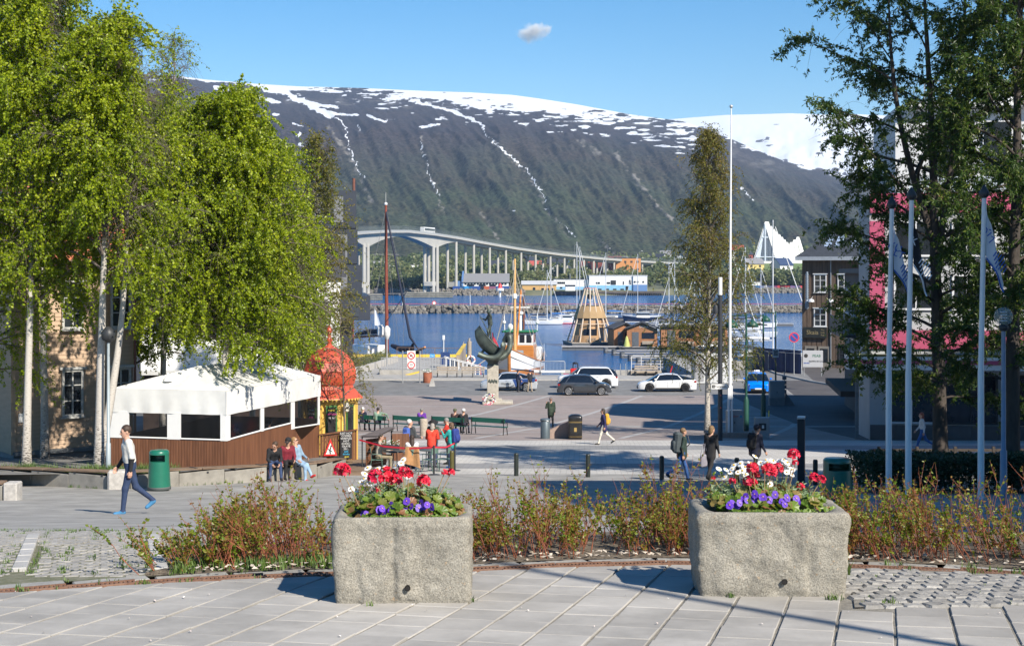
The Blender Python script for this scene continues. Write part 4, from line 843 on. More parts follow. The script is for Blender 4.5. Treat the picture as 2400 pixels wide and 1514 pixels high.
for r,z0 in enumerate((11.0,13.6)):
 for k in range(8):window(pk,(2.2+k*2.75,-.02,z0),2.1,1.75,wfr,0,3 if k%2 else 2,1,sill=False,fw=.10)
for k in range(8):
 window(pk,(2.0+k*2.8,-.03,5.8),2.5,2.4,dkm if k%3 else wfr,0,2,1,sill=False,fw=.09,name='shop_window')
b = MB();b.box((11.4,-.75,7.62),(25.2,1.6,.62));b.build('canopy',white,pk)
b = MB();b.box((11.4,-1.57,7.68),(25.0,.04,.2));b.box((-1.22,-.75,7.68),(.04,1.5,.2));b.build('canopy_stripe',pink,pk)
b = MB();b.box((11.4,-.75,7.95),(24.8,1.4,.06));b.build('moss',M('roof_moss',(.09,.12,.02),.95),pk)
up_ = MB();up_.box((PW/2+1.0,PD/2+3,18.2),(PW-2,PD-6,4.9));uo = up_.build('upper_floor',M('pale_concrete',(.52,.53,.54),.7,var=.07,scale=1.),pk)
for k in range(7):b = MB();b.box((4.6+k*2.6,5.95,18.4),(1.5,.12,3.0));f = b.build('window',wfr,uo);g = MB();g.box((4.6+k*2.6,5.9,18.4),(1.36,.1,2.86));g.build('pane',glass,f)
b = MB();
for k in range(14):b.box((3.3+k*1.6,5.0,16.45),(1.5,.06,.95))
b.build('balcony_glass',M('balcony_glass',(.42,.48,.52),.15,var=.1),pk)
b = MB();b.box((PW/2+2,PD/2+2.8,20.75),(PW-1.4,PD-5,.25));b.build('roof_edge',white,pk)
b = MB()
for k in range(46):b.box((3.4+k*.45,5.4,21.4),(.05,.05,1.1))
b.box((13.6,5.4,21.95),(21,.07,.07));b.build('roof_railing',M('railing_grey',(.35,.36,.37),.5),pk)
b = MB();b.lathe([(1.3,0),(1.2,.5),(.8,.9),(.3,1.1),(.05,1.15)],(8.0,8,21.0),14);b.box((11.4,8,21.8),(3.4,3,2.4));b.box((15,8,21.8),(2.0,3,2.2));b.build('roof_plant',M('galvanised',(.52,.54,.56),.45,metal=.3,var=.06),pk)
b = MB();b.box((-.6,.2,5.5),(.14,.14,4));b.build('canopy_post',grey,pk)
bw = M('brown_boarding',(.075,.052,.038),.8,c2=(.14,.098,.07),scale=1.4,stretch=(7,7,.4));slate = M('slate_roof',(.045,.05,.058),.6,var=.25,scale=3,bump=.3)
br = thing('brown_warehouse','brown vertical-boarded warehouse with slate hip roof at the far end of the street','building',(30,150,0),R(64.5))
def BF(s,z,out=0.):return (-.0-out,-s,z)
b = MB();b.box((6,-15,7.7),(12,30,11.4));b.build('wall',bw,br)
for s in range(60):
 if s<60:b = MB();b.box((-.02,-.25-s*.5,7.7),(.05,.42,11.3));o = b.build('board',bw,br)
b = MB();e0,e1,r0,r1 = [(-.8,.6,13.5),(-.8,-30.5,13.5)],[(12.6,.6,13.5),(12.6,-30.5,13.5)],(5.2,-3.6,17.2),(5.2,-30.5,17.2);b.add(e0+e1+[r0,r1],[(0,1,5,4),(3,2,4,5),(2,0,4),(1,3,5)]);b.box((5.9,-15,13.42),(13.4,31.1,.12));b.build('roof',slate,br)
b = MB();b.box((-.85,-15,13.35),(.12,31,.38));b.build('gutter',M('blue_grey_gutter',(.30,.33,.37),.5),br)
for s in (2.4,3.5,5.2,6.4):
 k = MB();k.add([(.9,-s-.35,14.6),(.9,-s+.35,14.6),(2.9,-s+.35,15.85),(2.9,-s-.35,15.85)],[(0,1,2,3)]);k.build('skylight',M('skylight_glass',(.30,.38,.5),.08,var=.1),br)
for z0 in (10.8,7.3):
 for s,w,c in ((1.9,1.3,2),(5.0,2.6,4),(9,2.6,4),(13,2.6,4)):window(br,(-.06,-s,z0),w,1.85,wfr,R(-90),c,3,fw=.10)
for s,z in ((1.1,9.3),(3.1,9.3)):
 b = MB();b.lathe([(.35,-.2),(.3,.02),(.1,.12)],(-.7,-s,9.1),10);b.tube([(-.1,-s,9.4),(-.7,-s,9.2)],.03,5);b.build('wall_lamp',M('lamp_white',(.5,.52,.55),.4),br)
b = MB();b.tube([(-.14,-3.0,2.2),(-.14,-3.0,13.2)],.07,6);b.build('downpipe',M('zinc',(.25,.27,.3),.4,metal=.5),br)
b = MB();b.tube([(-.35,-.6,9.2),(-.35,-.6,12.0)],.12,6);b.lathe([(.05,-.3),(.22,-.1),(.2,.5),(.05,.8)],(-.35,-.6,8.4),8)
for k in range(11):b.box((-.36,-.6,9.2+k*.25),(.1,.34,.16))
b.build('hanging_sign',M('sign_blue_grey',(.20,.24,.29),.5),br)
sg = MB();sg.box((-.22,-1.4,5.75),(.18,2.4,1.1));so = sg.build('pub_sign',M('sign_black',(.018,.02,.018),.5),br)
gold = M('sign_gold',(.30,.24,.12),.5);text('Skaia',.62,gold,so,(-.32,-1.15,5.75),(R(90),0,R(-90)))
for i,s in enumerate(('The','Irish','Pub')):text(s,.24,gold,so,(-.32,-2.2,6.03-i*.27),(R(90),0,R(-90)))
for s in (.9,2.3):
 b = MB();b.box((-.06,-s,3.2),(.12,1.2,2.3));f = b.build('door',M('door_pale',(.22,.2,.17),.6),br);g = MB();g.box((-.13,-s,3.4),(.03,.8,1.4));g.build('pane',glass,f)
for s in (5,9,13):window(br,(-.06,-s,3.6),2.4,1.7,dkm,R(-90),4,2,fw=.1)
b = MB();b.box((-.9,-9,9.0),(1.6,6,.25));b.box((-1.68,-9,9.6),(.05,6,1.1));b.build('balcony',M('balcony_dark',(.04,.04,.042),.5),br)
wg = thing('dark_annex','dark annex with a glazed balcony between the warehouse and the pink building','building',(23.85,104,0),RV)
b = MB();b.box((6,-6.5,7.0),(12,13,9.9));b.build('wall',M('annex_wall',(.10,.085,.075),.8,var=.2),wg)
b = MB();b.box((6,-6.5,12.05),(12.8,13.6,.3));b.build('roof',slate,wg)
for z0 in (9.9,6.6):
 for s in (2.5,6.5,10.5):window(wg,(-.04,-s,z0),2.4,1.7,wfr,R(-90),3,2,fw=.1)
b = MB();b.box((-.8,-10,8.0),(1.5,9,.2));b.box((-1.5,-10,8.6),(.05,9,1.0));b.build('balcony',M('balcony_dark',(.04,.04,.042)),wg)
b = MB();b.box((-.9,-11,4.6),(1.8,11,.35));b.build('awning',M('brown_awning',(.09,.06,.045),.8),wg)
oo = M('plain_render',(.35,.34,.32),.85,var=.08,scale=.5)
def off(c,d,rz=RV):
 b = MB();b.box((0,0,d[2]/2),d);o = b.build('shade_building',oo,None,c,rz);struct(o)  # plain block added out of view, only to cast shadow into the scene
 w = MB()
 for s in range(int(d[0]//3)):
  for q in range(int(d[2]//3.4)):w.box((-d[0]/2+1.5+s*3,d[1]/2+.02,2+q*3.4),(1.5,.08,1.8))
 for s in range(int(d[1]//3)):
  for q in range(int(d[2]//3.4)):w.box((-d[0]/2-.02,-d[1]/2+1.5+s*3,2+q*3.4),(.08,1.5,1.8))
 w.build('windows',glass,o)['kind'] = 'stuff'
off((28.5,12,6),(22,24,21),0)  # unseen block sized to shade the near pavement and tree feet
off((33.2,52.5,4),(21,7,18.5),0)  # unseen block sized to shade the square and the pink front
lp = thing('lamp_post','tall lamp post standing to the right of the view','lamp post',(1.35+.616*13,11.2-.788*13,G(1)),0);lp['kind'] = 'structure';b = MB();b.tube([(0,0,0),(0,0,11.5)],[.09,.06],10);b.build('pole',dkm,lp)['kind'] = 'structure'
# --- 50_square
cblk = M('wall_concrete',(.25,.235,.205),.9,var=.22,scale=2.2,bump=.35,bscale=35,rnd=.08);plank = M('weathered_plank',(.13,.085,.055),.75,c2=(.24,.165,.11),scale=2,stretch=(1,6,6),bump=.2,rnd=.12)
def bench_wall(label,pts,h=.42,skip=None):
 t = thing('bench_wall',label,'bench wall',(pts[0][0],pts[0][1],0));o0 = Vector((pts[0][0],pts[0][1],0))
 for (a,c)in zip(pts,pts[1:]):
  a,c = Vector((*a,0)),Vector((*c,0));L = (c-a).length;n = max(1,round(L/1.5));dr = (c-a)/L;ang = math.atan2(dr.y,dr.x)
  for k in range(n):
   m = a+dr*(L*(k+.5)/n);z = G(m.y);b = MB();b.rbox((0,0,0),(L/n-.012,.34,h+.3),.012);b.build('block',cblk,t,(m.x-o0.x,m.y-o0.y,z+h/2-.15+random.uniform(-.005,.005)),ang)
  n = max(1,round(L/3.0))
  for k in range(n):
   m = a+dr*(L*(k+.5)/n);s = (G((m+dr*.5).y)-G((m-dr*.5).y))
   for q in range(3):
    b = MB();b.rbox((0,0,0),(L/n-.02,.135,.045),.006);e = Vector((-dr.y,dr.x,0))*(-.12+q*.145);o = b.build('plank',plank,t,(m.x-o0.x+e.x,m.y-o0.y+e.y,G(m.y)+h+.075),ang);o.rotation_euler.y = -math.atan(s)
   for q in (-1,0,1):b = MB();b.box((0,0,0),(.07,.36,.055));b.build('bearer',dkm,t,(m.x-o0.x+dr.x*q*L/n*.42,m.y-o0.y+dr.y*q*L/n*.42,G(m.y)+h+.024),ang)
 return t
W0,W1,W2,W3 = (X(-160,46),46),(X(262,41.8),41.8),(X(620,45.4),45.4),(X(735,47.0),47.0)
bench_wall('low concrete wall with plank seat under the birches, running to the left picture edge',[W0,W1])
bench_wall('low concrete wall with plank seat in front of the tent, where three people sit',[(X(300,41.9),41.9),W2,W3,(X(800,50),50)])
b = MB();b.rbox((0,0,0),(.52,.5,.62),.05);gk = M('light_granite_block',(.42,.40,.37),.85,var=.2,scale=8,bump=.6)
o = b.build('granite_block',gk,None,(X(276,41.8),41.75,G(41.8)+.24),.2);tag(o,'pale granite block at the corner between the two plank-topped walls','stone block')
nb_ = thing('bench_end','stub of another granite-ended plank bench at the far left edge, near the cobbles','bench',(X(30,36),36,G(36)))
b = MB();b.rbox((0,0,.2),(.34,.45,.5),.03);b.build('granite_end',gk,nb_);b = MB();b.rbox((-.75,.05,.18),(1.1,.4,.42),.03);b.build('base',cblk,nb_);b = MB();b.box((-.8,0,.44),(1.2,.36,.05));b.build('plank',plank,nb_)
tr_rows = [(41.9,-30,X(-120,42)),(43,-30,X(255,43)),(44,-30,X(470,44)),(45.6,-30,X(618,45.6)),(50,-30,X(770,50)),(56,-30,X(760,56)),(64,-30,X(700,64))]
sheet('terrace',[(y,a,max(c,a+1))for y,a,c in tr_rows],M('terrace_paving',(.17,.165,.155),.9,var=.25,scale=1.2,bump=.3),.38,10,1)
gb = MB()
for k in range(260):
 px = random.choice([random.uniform(60,420),random.gauss(250,40),random.gauss(345,30),random.gauss(70,30)]);d = 42.4+abs(px-262)*.006+random.uniform(.1,.7);tuft(gb,X(px,d),d,G(d)+.38,14,random.uniform(.15,.38),.12)
for k in range(30):
 px = random.uniform(90,620);d = 41.5+abs(px-262)*.0095;tuft(gb,X(px,d),d,G(d),8,.12,.07)
tag(gb.build('grass',grm),kind='stuff')
tw = M('tent_fabric',(.70,.70,.68),.55,var=.03,scale=1.5,bump=.35,bscale=2.2,dirt=.12);vin = None
m,n,l,b = mat_nodes('clear_vinyl');b.inputs['Base Color'].default_value = (.02,.022,.025,1);b.inputs['Roughness'].default_value = .08
tp_ = n.new('ShaderNodeBsdfTransparent');tp_.inputs[0].default_value = (.62,.64,.66,1);ms = n.new('ShaderNodeMixShader');ms.inputs[0].default_value = .62;l.new(b.outputs[0],ms.inputs[1]);l.new(tp_.outputs[0],ms.inputs[2]);l.new(ms.outputs[0],n['Material Output'].inputs['Surface']);vin = m
tplank = M('stained_slat',(.115,.046,.022),.65,c2=(.19,.08,.038),scale=1.5,stretch=(6,6,.6),rnd=.12,bump=.15);tpost = M('tent_post_white',(.74,.74,.73),.5,var=.03)
A,B_,C_ = Vector((-9.06,46)),Vector((-13.0,47)),Vector((-7.05,53));D_ = B_+C_-A
tent = thing('beer_tent','white-roofed pavilion tent with clear windows and brown slatted base under the birches','tent',(A.x,A.y,0))
r3 = lambda p,z:(p.x-A.x,p.y-A.y,z)
ev,vl = 8.22,7.46;R1,R2 = Vector((-10.45,48.2)),Vector((-9.4,52.3));zr1,zr2 = 8.86,8.86
def patch(b,p,q,s,t,n=10,sag=.06):
 rows = []
 for i in range(n+1):
  u = i/n;rows.append([tuple(Vector(p).lerp(Vector(q),v).lerp(Vector(t).lerp(Vector(s),v),u)-Vector((0,0,sag*math.sin(math.pi*u)*math.sin(math.pi*v)+.02*math.sin(v*18)*math.sin(math.pi*u))))for v in [k/16 for k in range(17)]])
 b.grid(rows)
b = MB()
patch(b,r3(B_,ev),r3(A,ev),r3(R1,zr1),r3(R1,zr1));patch(b,r3(A,ev),r3(C_,ev),r3(R2,zr2),r3(R1,zr1));patch(b,r3(C_,ev),r3(D_,ev),r3(R2,zr2),r3(R2,zr2));patch(b,r3(D_,ev),r3(B_,ev),r3(R1,zr1),r3(R2,zr2))
b.build('roof',tw,tent)
for i in range(9):
 u_ = (i+.5)/9;e_ = A.lerp(C_,u_);r_ = R1.lerp(R2,max(0,min(1,u_*1.25-.12)));q = MB();q.tube([r3(e_,ev+.01),r3(e_.lerp(r_,.5),(ev+zr1)/2-.01),r3(r_,zr1+.01)],.022,5);q.build('roof_seam',tw,tent)
b = MB()
for p,q in ((B_,A),(A,C_),(C_,D_),(D_,B_)):
 rows = [];nn = Vector(((q-p).y,-(q-p).x)).normalized()
 for i in range(5):rows.append([r3(p.lerp(q,-.008+1.016*k/30)+nn*(.03+.022*math.sin(k*1.3)*i/4),ev-(ev-vl)*i/4)for k in range(31)])
 b.grid(rows)
b.build('valance',tw,tent)
k = MB();k.lathe([(.16,0),(.12,.05),(.05,.2),(.02,.26)],r3(Vector((-11.2,47.2)),8.45),8);k.build('roof_vent',tpost,tent)
def wallrun(p,q,z0p,z0q,ztop,n,wins):
 L = (q-p).length;ang = math.atan2((q-p).y,(q-p).x);dr = (q-p)/L;nn = Vector((dr.y,-dr.x))
 global slat_me
 for i in range(n):
  u = (i+.5)/n;m = p.lerp(q,u);zb_ = z0p+(z0q-z0p)*u;zt = ztop(u);b = MB();b.box((0,0,0),(L/n-.014,.03,zt-zb_));b.build('slat',tplank,tent,r3(m,(zt+zb_)/2),ang)
 b = MB();b.box((0,.05,0),(L,.02,1));
 for (u0,u1)in wins:
  a,c = p.lerp(q,u0),p.lerp(q,u1);w = (c-a).length;m = a.lerp(c,.5);za,zc = ztop(u0)+.06,ztop(u1)+.06;g = MB();g.add([(-w/2,0,za),(w/2,0,zc),(w/2,0,vl+.03),(-w/2,0,vl+.03)],[(0,1,2,3)]);g.build('clear_window',vin,tent,r3(m,0),ang)
  g = MB();g.tube([(-w/2,-.01,za-.03),(w/2,-.01,zc-.03)],.035,4);g.build('sill_strip',tpost,tent,r3(m,0),ang)
 us = [0]+[x for w_ in wins for x in w_]+[1]
 for a_,c_ in zip(us[::2],us[1::2]):
  if c_-a_<.004:continue
  a,c = p.lerp(q,a_),p.lerp(q,c_);w = (c-a).length;m = a.lerp(c,.5);zt = min(ztop(a_),ztop(c_));g = MB();g.box((0,0,0),(w+.02,.06,vl+.05-zt));g.build('post',tpost,tent,r3(m,(vl+.05+zt)/2),ang)
wallrun(B_,A,5.72,5.72,lambda u:6.64,42,[(.16,.50),(.61,.955)])
dip = lambda u:float(np.interp(u,[0,.66,.78,.80,1],[6.64,6.72,6.05,6.05,6.45]))
wallrun(A,C_,5.70,5.2,dip,74,[(.03,.335),(.365,.665),(.70,.985)])
b = MB()
for p,q in ((B_,D_),(D_,C_)):
 L = (q-p).length;b.box(((p.x+q.x)/2-A.x,(p.y+q.y)/2-A.y,6.1),(L,.04,1.1),math.atan2((q-p).y,(q-p).x))
b.build('back_panel',M('dark_slats',(.07,.035,.02),.7),tent)
b = MB();fl = [A,C_,D_,B_];b.poly([r3(p,5.42)for p in fl]);b.build('floor',M('deck_brown',(.10,.07,.05),.8),tent)
for (px,d)in ((440,48.0),(470,49),(590,50)):
 t = thing('pub_table','dark picnic table seen through the tent window','table',P(px,d,1040),.2,'tables inside the tent');zf = 5.42-t.location.z
 b = MB();b.box((0,0,zf+.74),(1.5,.7,.05));b.build('table_top',dkm,t)
 for s in (-.6,.6):b = MB();b.box((s,0,zf+.36),(.07,.6,.72));b.build('leg',dkm,t)
fp = thing('slat_fence','brown slat fence panel with warning triangle and menu board beside the kiosk','fence',(-7.0,52.9,0))
for i in range(14):
 b = MB();h = .95+.012*i;b.box((0,0,h/2),(.085,.03,h));b.build('slat',tplank,fp,(.05+i*.093,.02+i*.02,5.12))
b = MB();b.box((.65,.1,6.14),(1.4,.07,.05),.2,0,-.12);b.build('top_rail',tplank,fp)
b = MB();b.mat(0).prism([(-.25,0),(.25,0),(0,.62)],-.012,0);b.mat(1).prism([(-.17,.06),(.17,.06),(0,.47)],-.018,-.013);o = b.build('warning_triangle',[M('sign_red',(.60,.03,.03),.4),white],fp,(.38,-.02,5.3),.2)
b = MB();b.tube([(0,-.025,.08),(-.02,-.025,.2),(.02,-.025,.32)],.022,5);b.ball((.03,-.025,.36),.03);b.tube([(-.02,-.025,.2),(-.09,-.025,.26)],.012,4);b.tube([(0,-.025,.2),(.08,-.025,.14)],.012,4);b.build('pictogram',dkm,o)
cbm = M('chalkboard',(.014,.014,.016),.8,var=.3,scale=6);ch = [M('chalk_'+nm,c,.8)for nm,c in (('white',(.7,.7,.7)),('pink',(.75,.06,.35)),('green',(.25,.7,.1)),('blue',(.05,.45,.75)),('yellow',(.8,.65,.05)))]
b = MB();b.box((0,0,0),(.42,.02,1.0));cb_ = b.build('menu_board',cbm,fp,(.95,.02,5.68),.2)
for i,(s,c)in enumerate((('JUST HOT',0),('COFFEE',0),('WAFFLES',0),('HOT',0),('CHOC-',0),('OLATE',0),('201..',0),('soft',3),('drinks',3),('open',4))):text(s,.10,ch[c],cb_,(0,-.014,.43-i*.094))
ky = M('kiosk_yellow',(.72,.46,.10),.55,var=.05,scale=3);kg = M('kiosk_green',(.05,.16,.04),.5);cop = M('red_copper',(.50,.085,.04),.35,var=.12,scale=2.5,spec=.6,coat=.3)
ks = thing('dome_kiosk','little yellow octagonal kiosk with red painted dome roof and chalkboard windows','kiosk',(-6.95,55.2,4.72),R(12))
r8 = .98/math.cos(R(22.5));z8 = 2.62
def octo(r,z):return [(r*math.cos(R(22.5+45*k)),r*math.sin(R(22.5+45*k)),z)for k in range(8)]
b = MB();b.grid([octo(r8,0),octo(r8,z8)],False,True);b.build('wall',ky,ks)
b = MB();b.grid([octo(r8+.06,-.1),octo(r8+.06,.08)],False,True);b.grid([octo(r8+.05,.98),octo(r8+.05,1.06)],False,True);b.grid([octo(r8+.08,2.35),octo(r8+.16,z8)],False,True);b.build('moulding',ky,ks)
for k in range(8):
 a = R(45*k);q = Vector((math.cos(a),math.sin(a),0));rz = a+R(90);b = MB();b.box((0,-.0,0),(.40,.05,1.18));b.box((0,-.0,0),(.42,.04,1.2));f = b.build('window',kg,ks,q*1.0+Vector((0,0,1.68)),rz);g = MB();g.box((0,-.02,0),(.31,.04,1.06));g.build('pane',cbm,f)
 for s in (-.19,.19):b = MB();b.rbox((s,0,0),(.31,.05,.72),.012);b.build('panel',ky,ks,q*.995+Vector((0,0,.52)),rz)
 aa = R(45*k+22.5);b = MB();b.box((0,0,0),(.12,.12,2.5));b.build('corner_pilaster',ky,ks,Vector((math.cos(aa),math.sin(aa),0))*(r8-.01)+Vector((0,0,1.3)),aa)
 if k in (5,6):
  for i,(s,c)in enumerate((('Tromsø',3),('NORTH',0),('KJØP',1),('is',1),('Nude',2),('&',3),('SNACKS',1))if k==5 else (('MENU',4),('HOTDOG',1),('TIL ÅU',0))):text(s,.085,ch[c],f,(0,-.045,.42-i*.14))
b = MB();prof_ = [(1.32,2.5),(1.30,2.55),(1.0,2.86),(.93,2.98)];b.grid([octo(r,z)for r,z in prof_],False,True);b.build('eave',cop,ks)
b = MB()
for k in range(48):
 a = 2*math.pi*k/48;b.add([(1.27*math.cos(a-.05),1.27*math.sin(a-.05),2.53),(1.27*math.cos(a+.05),1.27*math.sin(a+.05),2.53),(1.27*math.cos(a),1.27*math.sin(a),2.42)],[(0,1,2)])
b.build('scalloped_trim',ky,ks)
dome = [(.93,2.98),(.99,3.05),(1.06,3.30),(1.05,3.55),(.95,3.85),(.76,4.10),(.48,4.30),(.20,4.42),(.10,4.5)]
b = MB();b.grid([octo(r,z)for r,z in dome],False,True);b.build('dome',cop,ks)
b = MB();b.lathe([(.10,4.48),(.07,4.6),(.14,4.68),(.07,4.76),(.06,4.95),(.13,5.02),(.10,5.1),(.02,5.22)],(0,0,0),8);b.build('finial',cop,ks)
b = MB();b.lathe([(.10,0),(.12,.04),(.06,.16),(.05,.2)],(.55,-1.2,2.2),8);b.ball((.55,-1.2,2.12),.085);b.build('globe_lamp',M('lamp_opal',(.7,.68,.6),.3),ks)
dk_ = thing('wooden_deck','low weathered wooden deck around the kiosk','deck',(0,0,0))
for i in range(22):
 y = 48.6+i*.28;b = MB();b.box((0,0,0),(2.6,.265,.04));b.build('deck_board',plank,dk_,(-6.0-.02*i,y,G(y)+.16-.0*i),0)
b = MB();b.box((-4.68,51.4,G(51.4)+.07),(.05,5.9,.22));b.box((-5.9,48.44,G(48.5)+.08),(2.7,.05,.2));b.build('skirting',plank,dk_)
bing = M('bin_green',(.012,.135,.085),.35,var=.06,scale=4,coat=.3);bgy = M('bin_base_grey',(.11,.125,.12),.7);bbl = M('bin_black',(.014,.014,.015),.3,var=.2,scale=5,coat=.3)
def round_bin(label,loc,h,r,m,slot_a=-90):
 t = thing('litter_bin',label,'litter bin',loc);b = MB();b.lathe([(r*1.12,.09*h),(r*1.10,.2*h),(r*.98,.72*h)],(0,0,0),24);b.build('body',m,t)
 b = MB();a0,a1 = R(slot_a-48),R(slot_a+48);pts = [a1+(2*math.pi-(a1-a0))*k/20 for k in range(21)];b.grid([[(r*.975*math.cos(a),r*.975*math.sin(a),z)for a in pts]for z in (.72*h,.90*h)]);b.build('hood_back',m,t)
 b = MB();b.lathe([(r*.98,.89*h),(r*.97,.95*h),(r*.86,.99*h),(r*.4,h),(0.01,h)],(0,0,0),24);b.build('lid',m,t)
 b = MB();b.lathe([(r*.9,.70*h),(r*.9,.71*h)],(0,0,0),20);b.build('opening',darkm,t)
 b = MB();b.lathe([(r*.85,0),(r*.95,.02*h),(r*.95,.035*h),(r*1.15,.04*h),(r*1.16,.11*h)],(0,0,0),24);b.build('base',bgy,t);return t
round_bin('green round litter bin with a grey base beside the walking man',(X(373,41.0),41.0,G(41.0)),1.16,.285,bing)
round_bin('green litter bin half hidden by shrubs right of the longer planter',(X(1962,36),36,G(36)),1.05,.35,bing)
t = thing('litter_bin','slim blue-grey cylindrical bin beside the low granite ramp wall','litter bin',GP(1278,1028));b = MB();b.lathe([(.235,0),(.235,.86),(.22,.88),(.26,.90),(.26,.96),(.2,1.0),(.01,1.01)],(0,0,0),20);b.build('body',M('bin_slate',(.10,.13,.15),.45,var=.06,metal=.3),t);b = MB();b.box((.1,-.235,.9),(.1,.02,.05));b.build('label_plate',white,t)
t = thing('litter_bin','large black ornate litter bin with gold bands near the ramp wall','litter bin',GP(1348,1029));b = MB()
def sq(w,z,e=.35):return [(w*math.copysign(abs(math.cos(a))**e,math.cos(a)),w*math.copysign(abs(math.sin(a))**e,math.sin(a)),z)for a in [2*math.pi*k/24 for k in range(24)]]
b.grid([sq(.33,.04),sq(.34,.08),sq(.34,.84)],True,True);b.build('body',bbl,t);b = MB();b.grid([sq(.335,.84),sq(.345,1.06),sq(.33,1.14),sq(.2,1.22),sq(.01,1.24)],True,True);b.build('hood',bbl,t)
b = MB();b.box((0,-.345,.97),(.42,.02,.12));b.build('opening',darkm,t);b = MB()
for z in (.15,.84,.88):b.grid([sq(.346,z),sq(.346,z+.014)],True,True)
b.build('gold_band',M('brass_paint',(.35,.24,.08),.4),t);b = MB();b.box((0,-.35,.5),(.13,.01,.2));b.build('emblem',M('brass_paint',(.35,.24,.08),.4),t)
pgran = M('pink_granite',(.33,.24,.20),.8,var=.15,scale=12,bump=.2)
rw = MB();p0,p1 = GP(1293,1028),GP(1331,1026);rw.prism([(-.62,0),(.62,0),(.62,.95),(-.62,.38)],-.17,.17);o = rw.build('ramp_wall',pgran,None,(p0+p1)/2,.06);tag(o,'low sloping pink granite end wall between the grey bin and the black bin','wall')
blm = M('bollard_dark',(.018,.024,.020),.45,var=.2,scale=6)
b = MB();b.lathe([(.075,0),(.075,.70),(.07,.74),(.05,.76),(.005,.765)],(0,0,0),14);bo = None
for px,py,lb in ((1210,1115,'leftmost dark steel bollard of the row on the pale paving, under the bench end'),(1378,1118,'dark steel bollard below the black bin'),(1551,1124,'dark steel bollard left of the walker with the grey backpack'),(1727,1130,'dark steel bollard behind the daisies of the longer planter'),(1911,1136,'dark steel bollard just right of the tall black pillar')):
 p = GP(px,py)
 if bo is None:bo = b.build('bollard',blm,None,p);q = bo
 else:q = dup(bo,p)
 tag(q,lb,'bollard','dark bollards across the paved street')
o = dup(bo,P(1059,50.2));o.data = o.data.copy();o.data.materials[0] = M('bollard_olive',(.085,.075,.02),.4);tag(o,'olive-green bollard between the green café chairs','bollard','dark bollards across the paved street');o.scale = (1,1,.98)
b = MB();b.lathe([(.20,0),(.20,.84),(.17,.88),(.01,.885)],(0,0,0),16);o = b.build('stone_post',M('exposed_concrete',(.36,.31,.25),.9,var=.2,scale=14,bump=.5),None,P(993,74.5));tag(o,'thick round concrete post in front of the green benches','bollard')
pil = thing('info_pillar','tall black information pillar with a metal cap on the near pavement','pillar',GP(1878,1140));b = MB();b.rbox((0,0,1.0),(.21,.35,2.0),.01,-.25);b.build('body',M('pillar_black',(.012,.015,.02),.35),pil);b = MB();b.rbox((0,0,2.035),(.23,.37,.06),.008,-.25);b.build('cap',M('brushed_steel',(.45,.46,.47),.35,metal=.6),pil)
galv = M('galvanised_pole',(.45,.46,.47),.45,metal=.4,var=.08);wpole = M('white_pole',(.70,.71,.72),.4,var=.04);dpole = M('dark_pole',(.035,.038,.045),.45,var=.1);gpole = M('green_pole',(.015,.075,.055),.45,var=.1)
t = thing('lamp_post','slim light grey lamp post rising beside the double-trunked birch','lamp post',(X(254,43.2),43.2,G(43.2)+.36));b = MB();b.tube([(0,0,0),(0,0,.9),(0,0,.92),(0,0,3.9)],[.075,.072,.05,.042],10);b.build('pole',M('pole_bluegrey',(.30,.35,.37),.45,var=.06),t);b = MB();b.lathe([(.05,3.9),(.2,4.0),(.22,4.2),(.1,4.35),(.01,4.38)],(0,0,0),12);b.build('lamp_head',dkm,t)
t = thing('flagpole','very tall bare white flagpole with a silver ball, beside the dark lamp column','flagpole',(X(1711,73),73,G(73)));H = Z(254,73)-G(73)
b = MB();b.tube([(0,0,1.9),(0,0,6),(.06,0,H)],[.085,.075,.03],10);b.build('pole',wpole,t);b = MB();b.ball((.06,0,H+.08),.09);b.build('finial',galv,t);b = MB();b.box((-.07,0,1.3),(.09,.16,2.6));b.box((.09,0,1.3),(.07,.16,2.6));b.build('foot',wpole,t)
t = thing('lamp_column','slender dark lamp column with a white light tube at its top','lamp post',(X(1688,70),70,G(70)));H = Z(650,70)-G(70)
b = MB();b.tube([(0,0,0),(0,0,H-.85)],[.115,.10],12);b.build('pole',dpole,t);b = MB();b.tube([(0,0,H-.85),(0,0,H)],.10,12);b.build('light_tube',white,t);b = MB();b.lathe([(.12,0),(.14,.2),(.1,.4)],(-.22,0,H-1.75),8);b.build('spotlight',dpole,t)
for z in (2.2,1.6):b = MB();b.tube([(0,-.13,z),(0,-.115,z)],.035,10);b.build('sticker',M('sticker_red',(.5,.08,.08),.5),t)
sgn = thing('direction_sign','white tourist information direction sign pointing right on the lamp column','sign',(X(1688,69.8),69.8,Z(906,69.8)));b = MB();b.mat(0).prism([(-.43,-.125),(.33,-.125),(.44,0),(.33,.125),(-.43,.125)],-.02,.02);b.mat(1).prism([(.31,-.115),(.34,-.115),(.43,0),(.34,.115),(.31,.115),(.40,0)],-.026,-.0205);b.build('panel',[white,dkm],sgn);text('Turistinfo',.15,dkm,sgn,(.03,-.025,0));b = MB();b.box((-.33,-.023,0),(.13,.004,.15));o = b.build('info_symbol',dkm,sgn);text('i',.13,white,o,(-.33,-.027,0));sgn.rotation_euler.y = R(1)
